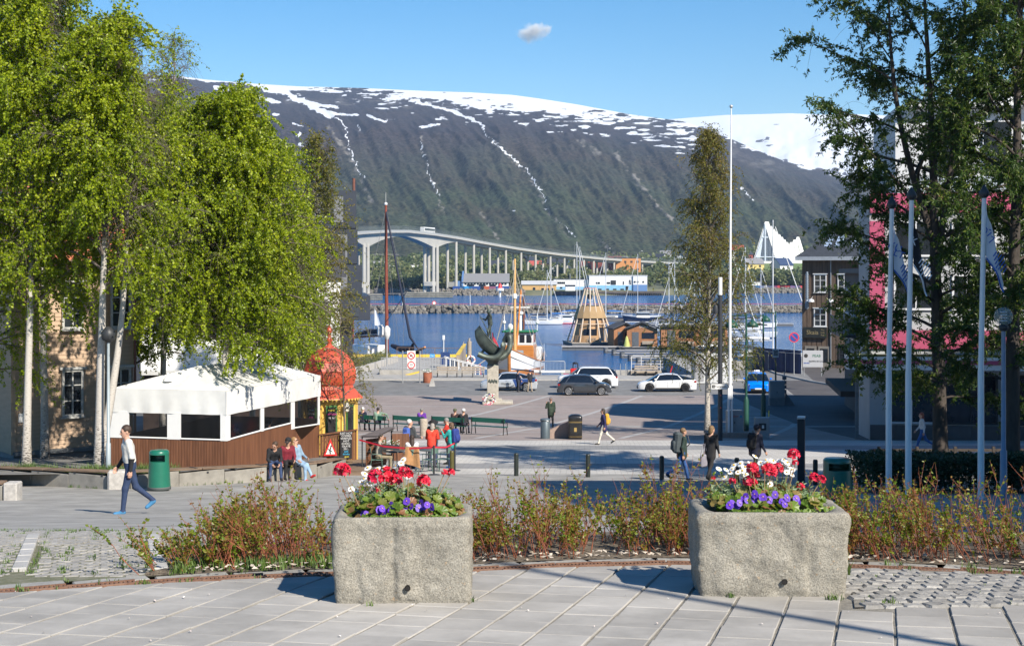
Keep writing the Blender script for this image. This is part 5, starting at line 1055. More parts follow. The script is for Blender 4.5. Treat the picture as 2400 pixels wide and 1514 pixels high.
def green_lamp(label,px,d,top,arm,box=True):
 t = thing('street_lamp',label,'street lamp',(X(px,d),d,G(d)),0,'green street lamps');H = Z(top,d)-G(d);b = MB();b.tube([(0,0,0),(0,0,H)],[.07,.05],10);b.build('pole',gpole,t)
 if box:b = MB();b.tube([(0,0,0),(0,0,1.8),(0,0,2.0)],[.14,.14,.08],8);b.build('base',gpole,t)
 s = math.copysign(1,arm);b = MB();b.tube([(0,0,H-.1),(arm,0,H-.1),(arm,0,H-.3)],.03,6);b.build('arm',gpole,t);b = MB();b.lathe([(.05,-.3),(.12,-.36),(.28,-.5),(.36,-.72),(.34,-.73),(.1,-.5)],(arm,0,H),14);b.build('lamp_shade',gpole,t)
green_lamp('green street lamp with a box base, its arm reaching left into the birch',1749,74.5,735,-.75);green_lamp('green street lamp in front of the blue taxi, lamp hanging to the left',1789,83,737,-.62);green_lamp('farthest green street lamp beside the construction fence, lamp hanging to the left',1818,105,730,-.72,False)
cab = M('cabinet_grey',(.27,.28,.285),.55,var=.08,scale=3);
def cabinet(label,px,py,w,h,dp=.45,plinth=.0,d=None):
 p = GP(px,py)if d is None else P(px,d);t = thing('utility_cabinet',label,'utility cabinet',p);b = MB();b.rbox((0,0,plinth+(h-plinth)/2),(w,dp,h-plinth),.015);b.build('body',cab,t)
 if plinth:b = MB();b.box((0,0,plinth/2),(w*1.02,dp*1.02,plinth));b.build('plinth',M('cabinet_plinth',(.2,.2,.2),.8),t)
 b = MB();b.box((-w*.24,-dp/2-.006,plinth+(h-plinth)*.5),(w*.46,.012,(h-plinth)*.9));b.box((w*.24,-dp/2-.006,plinth+(h-plinth)*.5),(w*.46,.012,(h-plinth)*.9));dr = b.build('door',cab,t);b = MB();b.box((-.02,-dp/2-.025,h*.55),(.03,.03,.12));b.build('handle',dkm,dr);return t
t = cabinet('grey electrical cabinet with small stickers and lettering behind the flagpole foot',1721,1023,.82,1.35,d=73.6);text('BOF',.14,M('sticker_red',(.6,.05,.05),.5),t,(.05,-.245,1.05));
b = MB();b.box((.3,-.24,1.05),(.1,.006,.13));b.build('label_plate',M('label_blue',(.05,.25,.4),.5),t)
t = cabinet('pale utility cabinet with a dark meter opening, right of the green lamp base',1785,1028,.70,1.06,.5);b = MB();b.box((0,-.27,.62),(.36,.03,.34));o = b.build('meter_box',dkm,t);b = MB();b.box((.02,-.29,.62),(.1,.006,.16));b.build('label_plate',white,o)
cabinet('large grey utility cabinet on a plinth near the street corner by the blue taxi',1820,950,1.05,1.76,.6,.55)
t = thing('planter_kerb','low pink granite raised bed at the foot of the lone birch and flagpole','raised bed',(X(1712,73.5),73.5,G(73.5)))
for i in range(5):b = MB();b.rbox((-.92+i*.46,-1.0,.16),(.45,.2,.34),.012);b.build('kerb_block',pgran,t)
b = MB();b.rbox((1.2,-.5,.16),(.18,1.2,.34),.012);b.rbox((-1.2,-.5,.16),(.18,1.2,.34),.012);b.build('side_kerb',pgran,t);b = MB();b.box((0,-.2,.08),(2.3,1.5,.3));b.build('cobble_fill',settm,t)
mk = thing('traffic_post','thin marker post with yellow top beside the pale cabinet','post',(X(1802,71.6),71.6,G(71.6)));b = MB();b.tube([(0,0,0),(0,0,1.1)],.02,6);b.build('pole',galv,mk);b = MB();b.tube([(0,0,1.1),(0,0,1.4)],.028,6);b.build('tip',M('marker_yellow',(.6,.5,.05),.5),mk)
sp_ = thing('parking_sign','round no-parking sign seen from the shaded side beside the construction fence','sign',(X(1861,138),138,G(138)));b = MB();b.tube([(0,0,0),(0,0,3.9)],.04,6);b.build('pole',galv,sp_);b = MB();b.mat(0).tube([(0,-.05,3.55),(0,-.03,3.55)],.48,20);b.mat(1).tube([(0,-.06,3.55),(0,-.052,3.55)],.38,20);b.mat(0).box((0,-.066,3.55),(.7,.008,.09),0,0,R(45));b.build('plate',[M('sign_red',(.60,.03,.03),.4),M('sign_blue',(.02,.07,.30),.4)],sp_)
pb_ = thing('information_board','small framed notice board on the farthest green lamp','sign',(X(1818,104.6),104.6,Z(828,104.6)));b = MB();b.box((0,0,0),(.42,.04,.58));b.build('frame',white,pb_);b = MB();b.box((0,-.024,.02),(.34,.006,.42));b.build('print',M('print_grey',(.2,.2,.2),.6,var=.6,scale=12),pb_)
sr = thing('folded_signs','grey stack of folded road signs leaning by the large cabinet','sign',GP(1838,950));b = MB();b.tube([(0,0,0),(0,0,2.4)],.04,6);b.build('pole',galv,sr)
for q in range(4):b = MB();b.box((0,-.06,1.0+q*.32),(.30,.03,.26));b.build('plate',M('sign_back',(.16,.16,.165),.5),sr)
b = MB();b.prism([(0,0),(.75,0),(.1,.9)],-.2,.2);b.build('a_board',M('sign_back',(.16,.16,.165),.5),sr)
bgm = M('bench_green',(.008,.075,.05),.4,var=.1,scale=4,coat=.2);irn = M('cast_iron',(.012,.014,.014),.5)
def bench(label,p,rz,proto=[]):
 if proto:return dup(proto[0],p,rz,label)
 t = thing('park_bench',label,'bench',p,rz,'green park benches in a row');proto.append(t)
 for i in range(3):b = MB();b.rbox((0,.42-.13+i*-.13,.44),(2.05,.115,.035),.006);b.build('seat_slat',bgm,t)
 b = MB();b.rbox((0,-.06,.76),(2.05,.035,.24),.008);o = b.build('backrest',bgm,t);o.rotation_euler.x = R(-6)
 for s in (-.96,.96):
  b = MB();b.tube([(s,.38,0),(s,.36,.2),(s,.30,.42),(s,.0,.43),(s,-.05,.9)],.024,6);b.tube([(s,-.06,0),(s,-.02,.22),(s,.0,.43)],.024,6);b.tube([(s,-.03,.66),(s,.16,.68),(s,.36,.64),(s,.38,.44)],.02,6);b.build('side_frame',irn,t)
 return t
ba,bc = P(868,79.0),P(1143,75.3)
for i,lb in enumerate(('green park bench nearest the kiosk, with the white-haired sitter','green park bench with the sitter in purple','green park bench with two dark-coated sitters','empty green park bench at the right end of the row')):
 u = i/3;m = ba.lerp(bc,u);m.z = G(m.y);bench(lb,m,math.atan2(bc.y-ba.y,bc.x-ba.x))
scr = thing('wooden_screen','wooden wind screen with a counter top and a flower box at the café corner','screen',P(872,50.2),R(20))
b = MB();b.tube([(-.35,0,0),(-.35,0,1.25),(.9,.75,1.42)],.028,4);b.tube([(.9,.75,0),(.9,.75,1.42)],.028,4);b.build('frame',dkm,scr)
b = MB();b.add([(-.45,.0,1.26),(.1,-.35,1.28),(1.0,.55,1.47),(.7,.8,1.46)],[(0,1,2,3)]);b.add([(-.45,.0,1.22),(.1,-.35,1.24),(1.0,.55,1.43),(.7,.8,1.42)],[(3,2,1,0)]);b.build('counter_top',M('counter_grey_brown',(.12,.10,.095),.7),scr)
for i in range(7):b = MB();b.box((0,0,0),(1.0,.035,.135));b.build('board',tplank,scr,(.22,.30,.2+i*.145),R(32))
for i in range(5):b = MB();b.box((0,0,0),(.12,.03,.95));b.build('upright_board',tplank,scr,(.95+i*.12,.62-i*.02,.75),R(-6))
fbx = thing('flower_box','black flower box with white blossoms hung on the café screen','flower box',P(915,50.0,1048));b = MB();b.box((0,0,0),(.62,.18,.16));b.build('box',dkm,fbx);fv = MB()
for k in range(120):x,y,z = random.uniform(-.3,.3),random.uniform(-.1,.08),.08+random.random()*.16;fv.mat(0 if random.random()<.75 else 1);s = .025;fv.add([(x-s,y,z),(x,y-s,z+.01),(x+s,y,z+.015),(x,y+.01,z+s)],[(0,1,2,3)])
fv.build('flowers',[M('box_leaf',(.05,.11,.02),.6),whm],fbx)
chm = M('chair_green',(.10,.17,.14),.5,var=.06);tbm = M('table_grey',(.07,.085,.085),.5)
def cafe_table(label,p):
 t = thing('cafe_table',label,'table',p,0,'round café tables');b = MB();b.lathe([(.01,.70),(.36,.70),(.37,.715),(.36,.73),(.01,.73)],(0,0,0),20);b.build('table_top',tbm,t)
 for k in range(4):a = R(45+90*k);b = MB();b.tube([(math.cos(a)*.08,math.sin(a)*.08,.7),(math.cos(a)*.1,math.sin(a)*.1,.3),(math.cos(a)*.26,math.sin(a)*.26,0)],.014,5);b.build('leg',tbm,t)
 return t
cafe_table('round grey café table between the seated man in stripes and the long-haired woman',P(926,50.4));cafe_table('round grey café table behind the woman with the tan jacket',P(1003,51.6))
def chair(label,p,rz,proto=[]):
 if proto:return dup(proto[0],p,rz,label)
 t = thing('cafe_chair',label,'chair',p,rz,'sage green café chairs');proto.append(t)
 b = MB();b.rbox((0,0,.44),(.42,.42,.025),.01);b.build('seat',chm,t);b = MB();b.grid([[(-.2+.4*k/8,-.2-.05*math.sin(math.pi*k/8),z)for k in range(9)]for z in (.66,.80,.86)]);b.build('backrest',chm,t)
 for sx in (-1,1):
  b = MB();b.tube([(sx*.2,.2,0),(sx*.19,.18,.44)],.013,5);b.build('leg',chm,t);b = MB();b.tube([(sx*.2,-.25,0),(sx*.19,-.18,.44),(sx*.2,-.21,.86)],.013,5);b.build('leg',chm,t)
  b = MB();b.tube([(sx*.2,.17,.44),(sx*.22,.17,.64),(sx*.21,-.2,.66)],.012,5);b.build('armrest',chm,t)
 return t
chair('sage green café chair the man in stripes sits on',P(884,50.2),R(-90));chair('sage green café chair with a tan jacket over its back',P(965,49.3),R(15));chair('empty sage green café chair left of the near stanchion',P(1008,50.3),R(60));chair('empty sage green café chair beside the olive bollard',P(1040,50.6),R(80))
def stanchion(label,p):
 t = thing('stanchion',label,'stanchion',p,0,'black belt stanchions');b = MB();b.tube([(0,0,.03),(0,0,1.0)],.032,10);b.build('post',dkm,t);b = MB();b.lathe([(.2,0),(.2,.02),(.04,.04)],(0,0,0),18);b.build('base',dkm,t);return t
s1,s2 = P(1017,48.6),P(1066,51.0);stanchion('black belt stanchion in front of the café chairs',s1);stanchion('black belt stanchion next to the person in teal',s2)
bt = MB();be = P(842,50.1);pts = [(be.x,be.y,be.z+1.12),(X(900,49.5),49.5,Z(1046,49.5)),(X(960,49),49,Z(1051,49)),(s1.x,s1.y,s1.z+.93),(X(1045,50),50,Z(1048,50)),(s2.x,s2.y,s2.z+.97)]
for a,c in zip(pts,pts[1:]):bt.add([(a[0],a[1],a[2]-.028),(c[0],c[1],c[2]-.028),(c[0],c[1],c[2]+.028),(a[0],a[1],a[2]+.028)],[(0,1,2,3)])
tag(bt.build('barrier_belt',M('belt_red',(.60,.02,.05),.5)),'red barrier belt strung from the wooden screen past both stanchions','barrier belt')
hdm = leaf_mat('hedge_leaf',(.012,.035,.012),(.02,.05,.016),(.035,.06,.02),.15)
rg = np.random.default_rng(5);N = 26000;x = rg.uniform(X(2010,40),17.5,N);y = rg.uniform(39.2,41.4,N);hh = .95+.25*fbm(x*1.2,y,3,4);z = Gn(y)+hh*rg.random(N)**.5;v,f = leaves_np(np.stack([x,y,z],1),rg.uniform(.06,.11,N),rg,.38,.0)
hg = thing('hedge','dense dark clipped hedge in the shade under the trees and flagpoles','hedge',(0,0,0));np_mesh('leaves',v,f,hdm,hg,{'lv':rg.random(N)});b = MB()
for k in range(60):xx = random.uniform(X(2020,40),17);yy = random.uniform(39.4,41.2);b.tube([(xx,yy,G(yy)),(xx+random.gauss(0,.1),yy,G(yy)+.8)],.015,4)
b.build('stems',drk,hg)['kind'] = 'stuff'
rl = thing('wooden_railing','dark low post-and-rail fence behind the hedge on the right','fence',(X(2060,47.5),47.5,G(47.5)))
for k in range(6):b = MB();b.box((k*1.25,-.0,.5),(.09,.09,1.0));b.build('post',drk,rl)
for z in (.42,.88):b = MB();b.box((3.1,0,z),(6.6,.05,.09));b.build('rail',drk,rl)
fw_ = M('flag_white',(.62,.64,.68),.8,var=.05);fk = M('flag_black',(.012,.013,.018),.8);fb = M('flag_blue_print',(.05,.12,.4),.8)
def flag(label,flabel,px,d,top,bot,ftop,fbot,fpx,mat,letters,lm):
 z0 = Z(bot,d);H = Z(top,d)-z0;t = thing('flagpole',label,'flagpole',(X(px-4,d),d,z0-.3),0,'white flagpoles under the dark trees');b = MB();b.tube([(0,0,0),(0,0,H*.45),(0,0,H*.46),(.06,0,H+.3)],[.06,.056,.05,.042],12);b.build('pole',wpole,t);b = MB();b.lathe([(.04,0),(.095,.05),(.10,.10),(.01,.25)],(.06,0,H+.3),8);b.build('finial',dkm,t)
 fl = thing('flag',flabel,'flag',(X(px,d)+.07,d,Z(ftop,d)));L = Z(ftop,d)-Z(fbot,d);W = (fpx)/F*d;rows = []
 for i in range(13):
  u = i/12;r = []
  for k in range(9):
   v = k/8;r.append((W*v*(.25+.75*min(1,u*1.15))*(1-.25*u*v),.07*math.sin(v*7+u*2)*(.3+v),-L*(u*(.62+.0*v)+v*(.30+.12*u))))
  rows.append(r)
 b = MB();b.grid(rows);b.build('cloth',mat,fl)
 b = MB();b.tube([(rows[-1][k][0],rows[-1][k][1]-.015,rows[-1][k][2]+.02)for k in range(9)],.018,4);b.build('hem_print',fb if mat is fw_ else fw_,fl)
 for i,s in enumerate(letters):p = rows[4][2+i*2]if 2+i*2<9 else rows[4][8];text(s,.20,lm,fl,(p[0]-.05,p[1]-.05,p[2]-.02*i),(R(90),R(25),0))
 b = MB();p = rows[8][3]
 for k in range(7):b.box((p[0]+.03*k,p[1]-.06,p[2]-.05*k),(.02,.004,.26-.05*abs(k-3)),0,0,R(35))
 b.build('emblem',lm,fl)
flag('left flagpole of the close pair under the dark tree','white hanging flag with blue lettering on the left pole of the pair',2087,28,490,1120,530,700,55,fw_,['KU','LT'],fb)
flag('right flagpole of the close pair, carrying the black flag','limp black flag with white lettering',2133,27,470,1135,515,690,42,fk,['K'],fw_)
flag('single flagpole nearest the right picture edge','limp white flag on the pole near the globe lamp',2303,26.5,465,1130,490,680,55,fw_,['07','7'],fb)
t = thing('globe_lamp','clear globe street lamp on a blue-grey post near the right edge','street lamp',(X(2352,30),30,G(30)));H = Z(770,30)-G(30);b = MB();b.tube([(0,0,0),(0,0,1.3),(0,0,1.32),(0,0,H)],[.075,.07,.05,.045],10);b.build('post',M('pole_blue_shade',(.20,.24,.32),.5),t)
gl,n,l,b = mat_nodes('globe_glass');b.inputs['Base Color'].default_value = (.5,.5,.48,1);b.inputs['Roughness'].default_value = .05;tp_ = n.new('ShaderNodeBsdfTransparent');ms = n.new('ShaderNodeMixShader');ms.inputs[0].default_value = .72;l.new(b.outputs[0],ms.inputs[1]);l.new(tp_.outputs[0],ms.inputs[2]);l.new(ms.outputs[0],n['Material Output'].inputs['Surface'])
b = MB();b.ball((0,0,H+.25),.19,18,12);b.build('globe',gl,t);b = MB();b.lathe([(.06,-.05),(.10,0),(.10,.06),(.04,.08)],(0,0,H),10);b.build('collar',dkm,t);b = MB()
for z in (.15,.21,.27,.33):b.lathe([(.07,z),(.075,z+.02),(.02,z+.03)],(0,0,H),10)
b.build('louvre',M('louvre_silver',(.5,.52,.55),.3,metal=.6),t)
# --- 55_cars
bron = M('bronze_patina',(.045,.055,.05),.5,c2=(.13,.16,.135),scale=2.5,metal=.5,bump=.3,bscale=14);pst = M('plinth_stone',(.40,.37,.31),.9,var=.18,scale=6,bump=.7,bscale=16)
SDi = 105.0;sp_ = P(1155,SDi);st_ = thing('fisherman_statue','bronze harpooner statue, a hatted man in a boat on a curling wave','statue',sp_)
def S(px,py,off=0.):return Vector(((px-1155)/F*SDi,off,Z(py,SDi)-sp_.z))
b = MB();b.rbox((0,0,1.42),(.82,.82,2.72),.03);b.build('plinth',pst,st_);b = MB();b.rbox((.35,-.1,.12),(2.2,1.6,.24),.05);b.rbox((0,0,.28),(1.3,1.3,.2),.04);b.build('base_stone',pst,st_)
b = MB()
for k in range(9):b.box((-.3+k*.075,-.42,1.66+.06*math.sin(k*2.3)),(.06,.03,.14+.08*abs(math.sin(k*1.7))))
for k in range(5):b.box((.42,-.3+k*.14,1.66),(.03,.1,.18))
b.build('ship_relief',bron,st_)
def ribbon(b,pts,w0,th,offs):
 rows = []
 for i,(p,w)in enumerate(zip(pts,w0)):
  t = (pts[min(i+1,len(pts)-1)]-pts[max(i-1,0)]).normalized();nn = Vector((-t.z,0,t.x));o = Vector((0,offs[i],0));y = Vector((0,w,0));rows.append([p+o-y-nn*th*.5,p+o+y-nn*th*.5,p+o+y+nn*th,p+o-y+nn*th])
 b.grid(rows,True,True);b.add(rows[0],[(3,2,1,0)]);b.add(rows[-1],[(0,1,2,3)])
def bez(ctrl,n=26):
 out = [];
 for i in range(n):
  u = i/(n-1)*(len(ctrl)-1);k = min(int(u),len(ctrl)-2);f = u-k;p0,p1,p2,p3 = [ctrl[max(0,min(len(ctrl)-1,k+j))]for j in (-1,0,1,2)];out.append(.5*((2*p1)+(p2-p0)*f+(2*p0-5*p1+4*p2-p3)*f*f+(3*p1-p0-3*p2+p3)*f**3))
 return out
b = MB();c1 = bez([S(1120,830),S(1140,838),S(1162,838),S(1176,826),S(1182,808),S(1176,803)]);ribbon(b,c1,np.linspace(.5,.75,26),.24,np.linspace(-.6,-.3,26));c2 = bez([S(1150,842),S(1178,838),S(1194,822),S(1198,800),S(1192,782),S(1180,800)]);ribbon(b,c2,np.linspace(.8,.5,26),.27,np.linspace(.1,.5,26));c3 = bez([S(1128,832),S(1134,822),S(1142,818),S(1150,826)]);ribbon(b,c3,np.linspace(.3,.5,26),.12,np.linspace(.2,.2,26));b.lathe([(.42,2.78),(.36,2.95),(.5,3.12),(.3,3.3)],(0,0,0),14);b.build('wave',bron,st_)
b = MB();bow,stern = S(1112,776),S(1172,830);ax = (stern-bow).normalized();upv = Vector((ax.z*-1,0,ax.x));upv = upv if upv.z>0 else -upv;Lb = (stern-bow).length;rows = []
for i in range(18):
 u = i/17;c = bow.lerp(stern,u);w = .6*math.sin(math.pi*min(.98,.06+u*.75))**.6;hh = .5+.5*(1-u)**3;kl = -.48-.14*math.sin(math.pi*u)+.5*(1-u)**5;row = []
 for k in range(11):a = math.pi*k/10;row.append(c+Vector((0,-math.cos(a)*w*(1 if u>.03 else .3),0))+upv*(hh*.55-(hh*.55-kl)*math.sin(a)**.8))
 rows.append(row)
b.grid(rows)
rin = [[p*.94+(rows[i][0]+rows[i][10])*.03 for p in r]for i,r in enumerate(rows)];b.grid([r[::-1]for r in rin]);b.tube([r[0]for r in rows],.035,5);b.tube([r[10]for r in rows],.035,5);b.add(rows[-1],[tuple(range(11))]);b.build('boat',bron,st_)
wr = thing('wreath','white and red flower wreath with ribbons leaning at the foot of the statue','wreath',sp_+Vector((-.22,-.85,.38)));b = MB()
for k in range(150):
 a = random.uniform(0,6.283);r = .33+random.gauss(0,.06);p = Vector((r*math.cos(a),random.uniform(-.08,.02),r*math.sin(a)+.05));q = random.random();b.mat(0 if q<.55 else 1 if q<.7 else 2 if q<.85 else 3);s = .05;b.add([p+Vector((-s,0,0)),p+Vector((0,-.03,-s)),p+Vector((s,0,0)),p+Vector((0,-.02,s))],[(0,1,2,3)])
b.build('flowers',[whm,redm,M('wreath_blue',(.03,.04,.2),.6),M('box_leaf',(.05,.11,.02))],wr);b = MB();b.quad((-.1,-.1,-.3),(.1,-.1,-.28),(.12,-.5,-.36),(-.25,-.55,-.36));b.quad((-.3,-.12,-.3),(-.15,-.1,-.3),(-.35,-.5,-.36),(-.5,-.5,-.36));b.build('ribbon',M('ribbon_pink',(.6,.12,.2),.5),wr)
tyre = M('tyre',(.015,.015,.016),.85);rim_l = M('alloy_rim',(.42,.43,.44),.35,metal=.7,var=.05);rim_d = M('dark_rim',(.03,.03,.033),.4,metal=.3);cglass = M('car_glass',(.008,.010,.012),.04,spec=.9,coat=.4);lampr = M('tail_lamp',(.30,.012,.012),.2,coat=.5);lampw = M('head_lamp',(.55,.56,.58),.1,coat=.5);blk = M('black_trim',(.015,.015,.016),.55)
def car(name,label,loc,rz,L,W,H,paint,side,roof,wheels,rim=None,wr_=.33,tint=None,lights=True,cat='car'):
 0
 t = thing(name,label,cat,loc,rz);x_ = lambda u:L*(.5-u);g = .17;b = MB();us = np.linspace(0,1,49);rows = []
 sz = np.interp(us,[p[0]for p in side],[p[1]for p in side]);ww = W/2*np.interp(us,[0,.03,.12,.5,.9,.98,1],[.72,.86,.98,1,.97,.86,.76])
 def arch(u,z):
  for wu in wheels:
   dx = (u-wu)*L;rr_ = wr_+.06
   if abs(dx)<rr_:z = max(z,wr_+math.sqrt(rr_*rr_-dx*dx)*1.0)
  return z
 for s in (-1,1):
  rows = []
  for u,z,w in zip(us,sz,ww):
   zl = arch(u,g+.05);row = []
   for f,wi in ((0,.97),(.25,1.0),(.55,1.005),(.8,.985),(.95,.95),(1,.90)):row.append((x_(u),s*w*wi,zl+(z-zl)*f))
   row.append((x_(u),0,z+.03));rows.append(row)
  b.grid(rows if s>0 else rows[::-1])
 for u in (0,1):
  i = 0 if u==0 else -1;w,z = ww[i],sz[i];ps = [(x_(u)+(.0 if u else .0),y,zz)for y,zz in ((-w*.97,g+.08),(w*.97,g+.08),(w*1.0,z*.6),(w*.9,z),(-w*.9,z),(-w*1.0,z*.6))];b.poly(ps if u==0 else ps[::-1])
 b.build('body',paint,t)
 ru,rz_ = [p[0]for p in roof],[p[1]for p in roof];n = 25;uu = np.linspace(ru[0],ru[-1],n);zz = np.interp(uu,ru,rz_);base = np.interp(uu,us,sz);b = MB();rows = []
 for u,z,bz in zip(uu,zz,base):
  w = W/2*.93;h = max(z-bz,.0);tw = w-.20*min(1,h/.5);rows.append([(x_(u),-w,bz-.02),(x_(u),-tw-.015,bz+h*.88),(x_(u),-tw*.86,z),(x_(u),0,z+.015),(x_(u),tw*.86,z),(x_(u),tw+.015,bz+h*.88),(x_(u),w,bz-.02)])
 b.grid(rows);cabn = b.build('glasshouse',cglass,t)
 b = MB();kr = [i for i in range(n)if zz[i]>max(zz)-.10*1.0 and zz[i]-base[i]>.3];
 if kr:b.grid([[(p[0],p[1]*1.012,p[2]+.012)for p in rows[i][1:6]]for i in range(kr[0],kr[-1]+1)])
 b.build('roof',paint,t);b = MB()
 for s in (0,6):
  q = 1 if s==0 else 5
  for fu in (.0,1.0):
   i = min(n-1,int((kr[0]+(kr[-1]-kr[0])*fu)))if kr else 0;lo = Vector(rows[i][s]);hi = Vector(rows[i][q]);dx = Vector(((.30 if fu==0 else -.32 if fu==1.0 else 0),0,0));
   e = .03 if 0<fu<1 else .045;sg = -1 if s==0 else 1;b.add([lo+dx+Vector((e,sg*.014,0)),lo+dx+Vector((-e,sg*.014,0)),hi+Vector((-e,sg*.014,0)),hi+Vector((e,sg*.014,0))],[(0,1,2,3)])
 b.build('pillar',paint,t)
 for s in (-1,1):
  for wu in wheels:
   b = MB();w0 = s*W/2*.955;pr = [(wr_*.72,-.10),(wr_*.96,-.10),(wr_,-.06),(wr_,.06),(wr_*.96,.10),(wr_*.72,.10)];rows2 = [[(r*math.cos(2*math.pi*k/22),y,r*math.sin(2*math.pi*k/22))for k in range(22)]for r,y in pr];b.grid(rows2,True,True);wo = b.build('wheel',tyre,t,(x_(wu),w0-s*.06,wr_))
   b = MB();b.mat(1).tube([(0,s*.02,0),(0,s*.03,0)],wr_*.74,20);b.mat(0)
   for k in range(10):a = 2*math.pi*k/10;b.box((math.cos(a)*wr_*.38,s*.085,math.sin(a)*wr_*.38),(wr_*.66,.03,.045),0,0,-a)
   b.tube([(0,s*.06,0),(0,s*.10,0)],wr_*.17,10);rg_ = [[((wr_*.70+.02*math.cos(q))*math.cos(2*math.pi*k/20),s*.085+.02*math.sin(q),(wr_*.70+.02*math.cos(q))*math.sin(2*math.pi*k/20))for k in range(20)]for q in np.linspace(0,6.283,6)];b.grid(rg_,True,True);b.build('rim',[rim or rim_l,blk],wo)
  b = MB();b.rbox((x_(.285),s*(W/2+.08),float(np.interp(.285,us,sz))+.10),(.18,.2,.14),.04);b.build('mirror',paint,t)
  b = MB();b.box((x_(.05),s*W*.33,float(np.interp(.05,us,sz))-.16),(.30,W*.18,.11),s*R(-18));b.build('headlight',lampw,t);b = MB();b.box((x_(.97),s*W*.36,float(np.interp(.97,us,sz))-.12),(.16,W*.16,.16),s*R(14));b.build('tail_light',lampr,t)
  b = MB();zs = float(np.interp(.5,us,sz));b.box((x_(.5),s*W*.497,.27),(L*.42,.03,.14));b.build('sill',blk,t)
  for dd in (.30,.50,.70):b = MB();b.box((x_(dd),s*(W/2*1.006),.62),(.012,.006,zs-.5));b.build('door_gap',blk,t)
  for dd in (.46,.66):b = MB();b.box((x_(dd),s*(W/2+.012),zs-.14),(.17,.03,.03));b.build('door_handle',paint,t)
 b = MB();b.box((x_(0)-.02,0,.34),(.10,W*.62,.18));b.build('bumper',blk,t);b = MB();b.box((x_(1)+.02,0,.32),(.10,W*.66,.2));b.build('bumper',blk,t)
 for xx,zz_ in ((x_(0)+.045,.42),(x_(1)-.04,.55)):b = MB();b.box((xx,0,zz_),(.02,.52,.11));b.build('number_plate',white,t)
 return t
cp = lambda nm,c,**k:M(nm,c,.25,var=.03,coat=1.,spec=.5,**k)
anth = cp('paint_anthracite',(.035,.04,.048));wht = cp('paint_white',(.68,.69,.70));slv = cp('paint_silver',(.48,.51,.55),metal=.3);blu = cp('paint_blue',(.0,.20,.85));
suv = [(0,.62),(.03,.80),(.10,.92),(.26,1.00),(.6,1.04),(.9,1.05),(1,.92)]
car('parked_car','small anthracite crossover with open side window driving right in front of the white SUV',P(1369,113.8),0,4.18,1.77,1.6,anth,suv,[(.20,.96),(.38,1.50),(.48,1.58),(.72,1.56),(.88,1.38),(.97,1.02)],(.19,.80),rim_l,.34)
car('parked_car','white estate SUV with black roof rails, half hidden by the anthracite crossover',P(1377,121.5),math.pi,5.0,1.98,1.76,wht,[(0,.75),(.02,.95),(.10,1.05),(.25,1.10),(.6,1.14),(.93,1.14),(1,1.0)],[(.20,1.05),(.34,1.60),(.42,1.74),(.82,1.72),(.94,1.50),(.99,1.12)],(.19,.80),rim_d,.38)
car('parked_car','white sedan with dark wheels under the lone birch, facing left',P(1562,117.5),math.pi,4.7,1.9,1.5,wht,[(0,.58),(.03,.74),(.12,.84),(.28,.93),(.6,.98),(.92,1.02),(1,.92)],[(.16,.88),(.36,1.38),(.48,1.45),(.62,1.43),(.84,1.18),(.95,1.03)],(.19,.80),rim_d,.34)
tx_ = car('taxi_car','silver taxi with dark blue rear panel and taxi lettering behind the statue',P(1193,118.5),math.pi,4.6,1.78,1.5,slv,[(0,.62),(.03,.76),(.12,.86),(.28,.94),(.6,1.0),(.9,1.06),(1,.98)],[(.16,.90),(.36,1.40),(.46,1.48),(.62,1.46),(.88,1.15),(.97,1.06)],(.19,.79),rim_l,.33,cat='taxi')
text('mytaxi',.30,dkm,tx_,(.25,.905,.62),(R(90),0,R(180)));b = MB();b.prism([(-.55,.3),(-.30,.96),(-2.1,1.02),(-2.1,.78),(-1.75,.72),(-1.2,.75),(-.9,.35)],.886,.896,'y');b.build('blue_panel',M('taxi_navy_panel',(.02,.06,.22),.3,coat=.6),tx_)
bc_ = car('taxi_car','bright blue taxi with a white roof light, front towards us at the street corner',P(1774,117),R(-97),4.75,1.92,1.55,blu,[(0,.70),(.02,.84),(.10,.95),(.26,1.02),(.6,1.05),(.92,1.05),(1,.95)],[(.15,.98),(.34,1.46),(.46,1.55),(.68,1.52),(.88,1.25),(.97,1.06)],(.18,.80),rim_d,.36,cat='taxi')
b = MB();b.rbox((-.1,0,1.66),(.16,.46,.17),.03);b.build('roof_light',white,bc_);b = MB();b.box((2.25,0,.80),(.06,1.5,.03));b.build('light_bar',lampw,bc_);b = MB();b.box((2.30,0,.30),(.1,1.3,.2));b.build('front_grille',blk,bc_)
for px,d,lb in ((1440,119.5,'white SUV rear partly'),):pass
rb = thing('red_vehicle','red open utility vehicle with roll bar and aerials behind the white SUV','vehicle',P(1340,128.5),R(180));rb.scale = (.6,.6,.6);b = MB();b.rbox((0,0,.9),(2.6,1.6,.7),.1);b.rbox((-.4,0,1.6),(1.3,1.5,.8),.12);b.build('body',cp('paint_red',(.55,.02,.02)),rb);b = MB();b.tube([(-.9,-.6,1.9),(-.9,-.6,2.7),(-.9,.6,2.7),(-.9,.6,1.9)],.06,6);b.tube([(-.2,-.6,1.9),(-.2,-.6,2.6),(-.2,.6,2.6),(-.2,.6,1.9)],.06,6);b.ball((-.5,0,2.75),(.4,.5,.16));b.build('roll_bar',blk,rb)
for s in (-.5,.6):b = MB();b.tube([(s,.5,1.8),(s,.5,5.2)],.02,4);b.build('aerial',blk,rb)
for s in (-1,1):
 for x in (-.8,.8):b = MB();b.tube([(x,s*.8-.1,.36),(x,s*.8+.1,.36)],.36,16);b.build('wheel',tyre,rb)
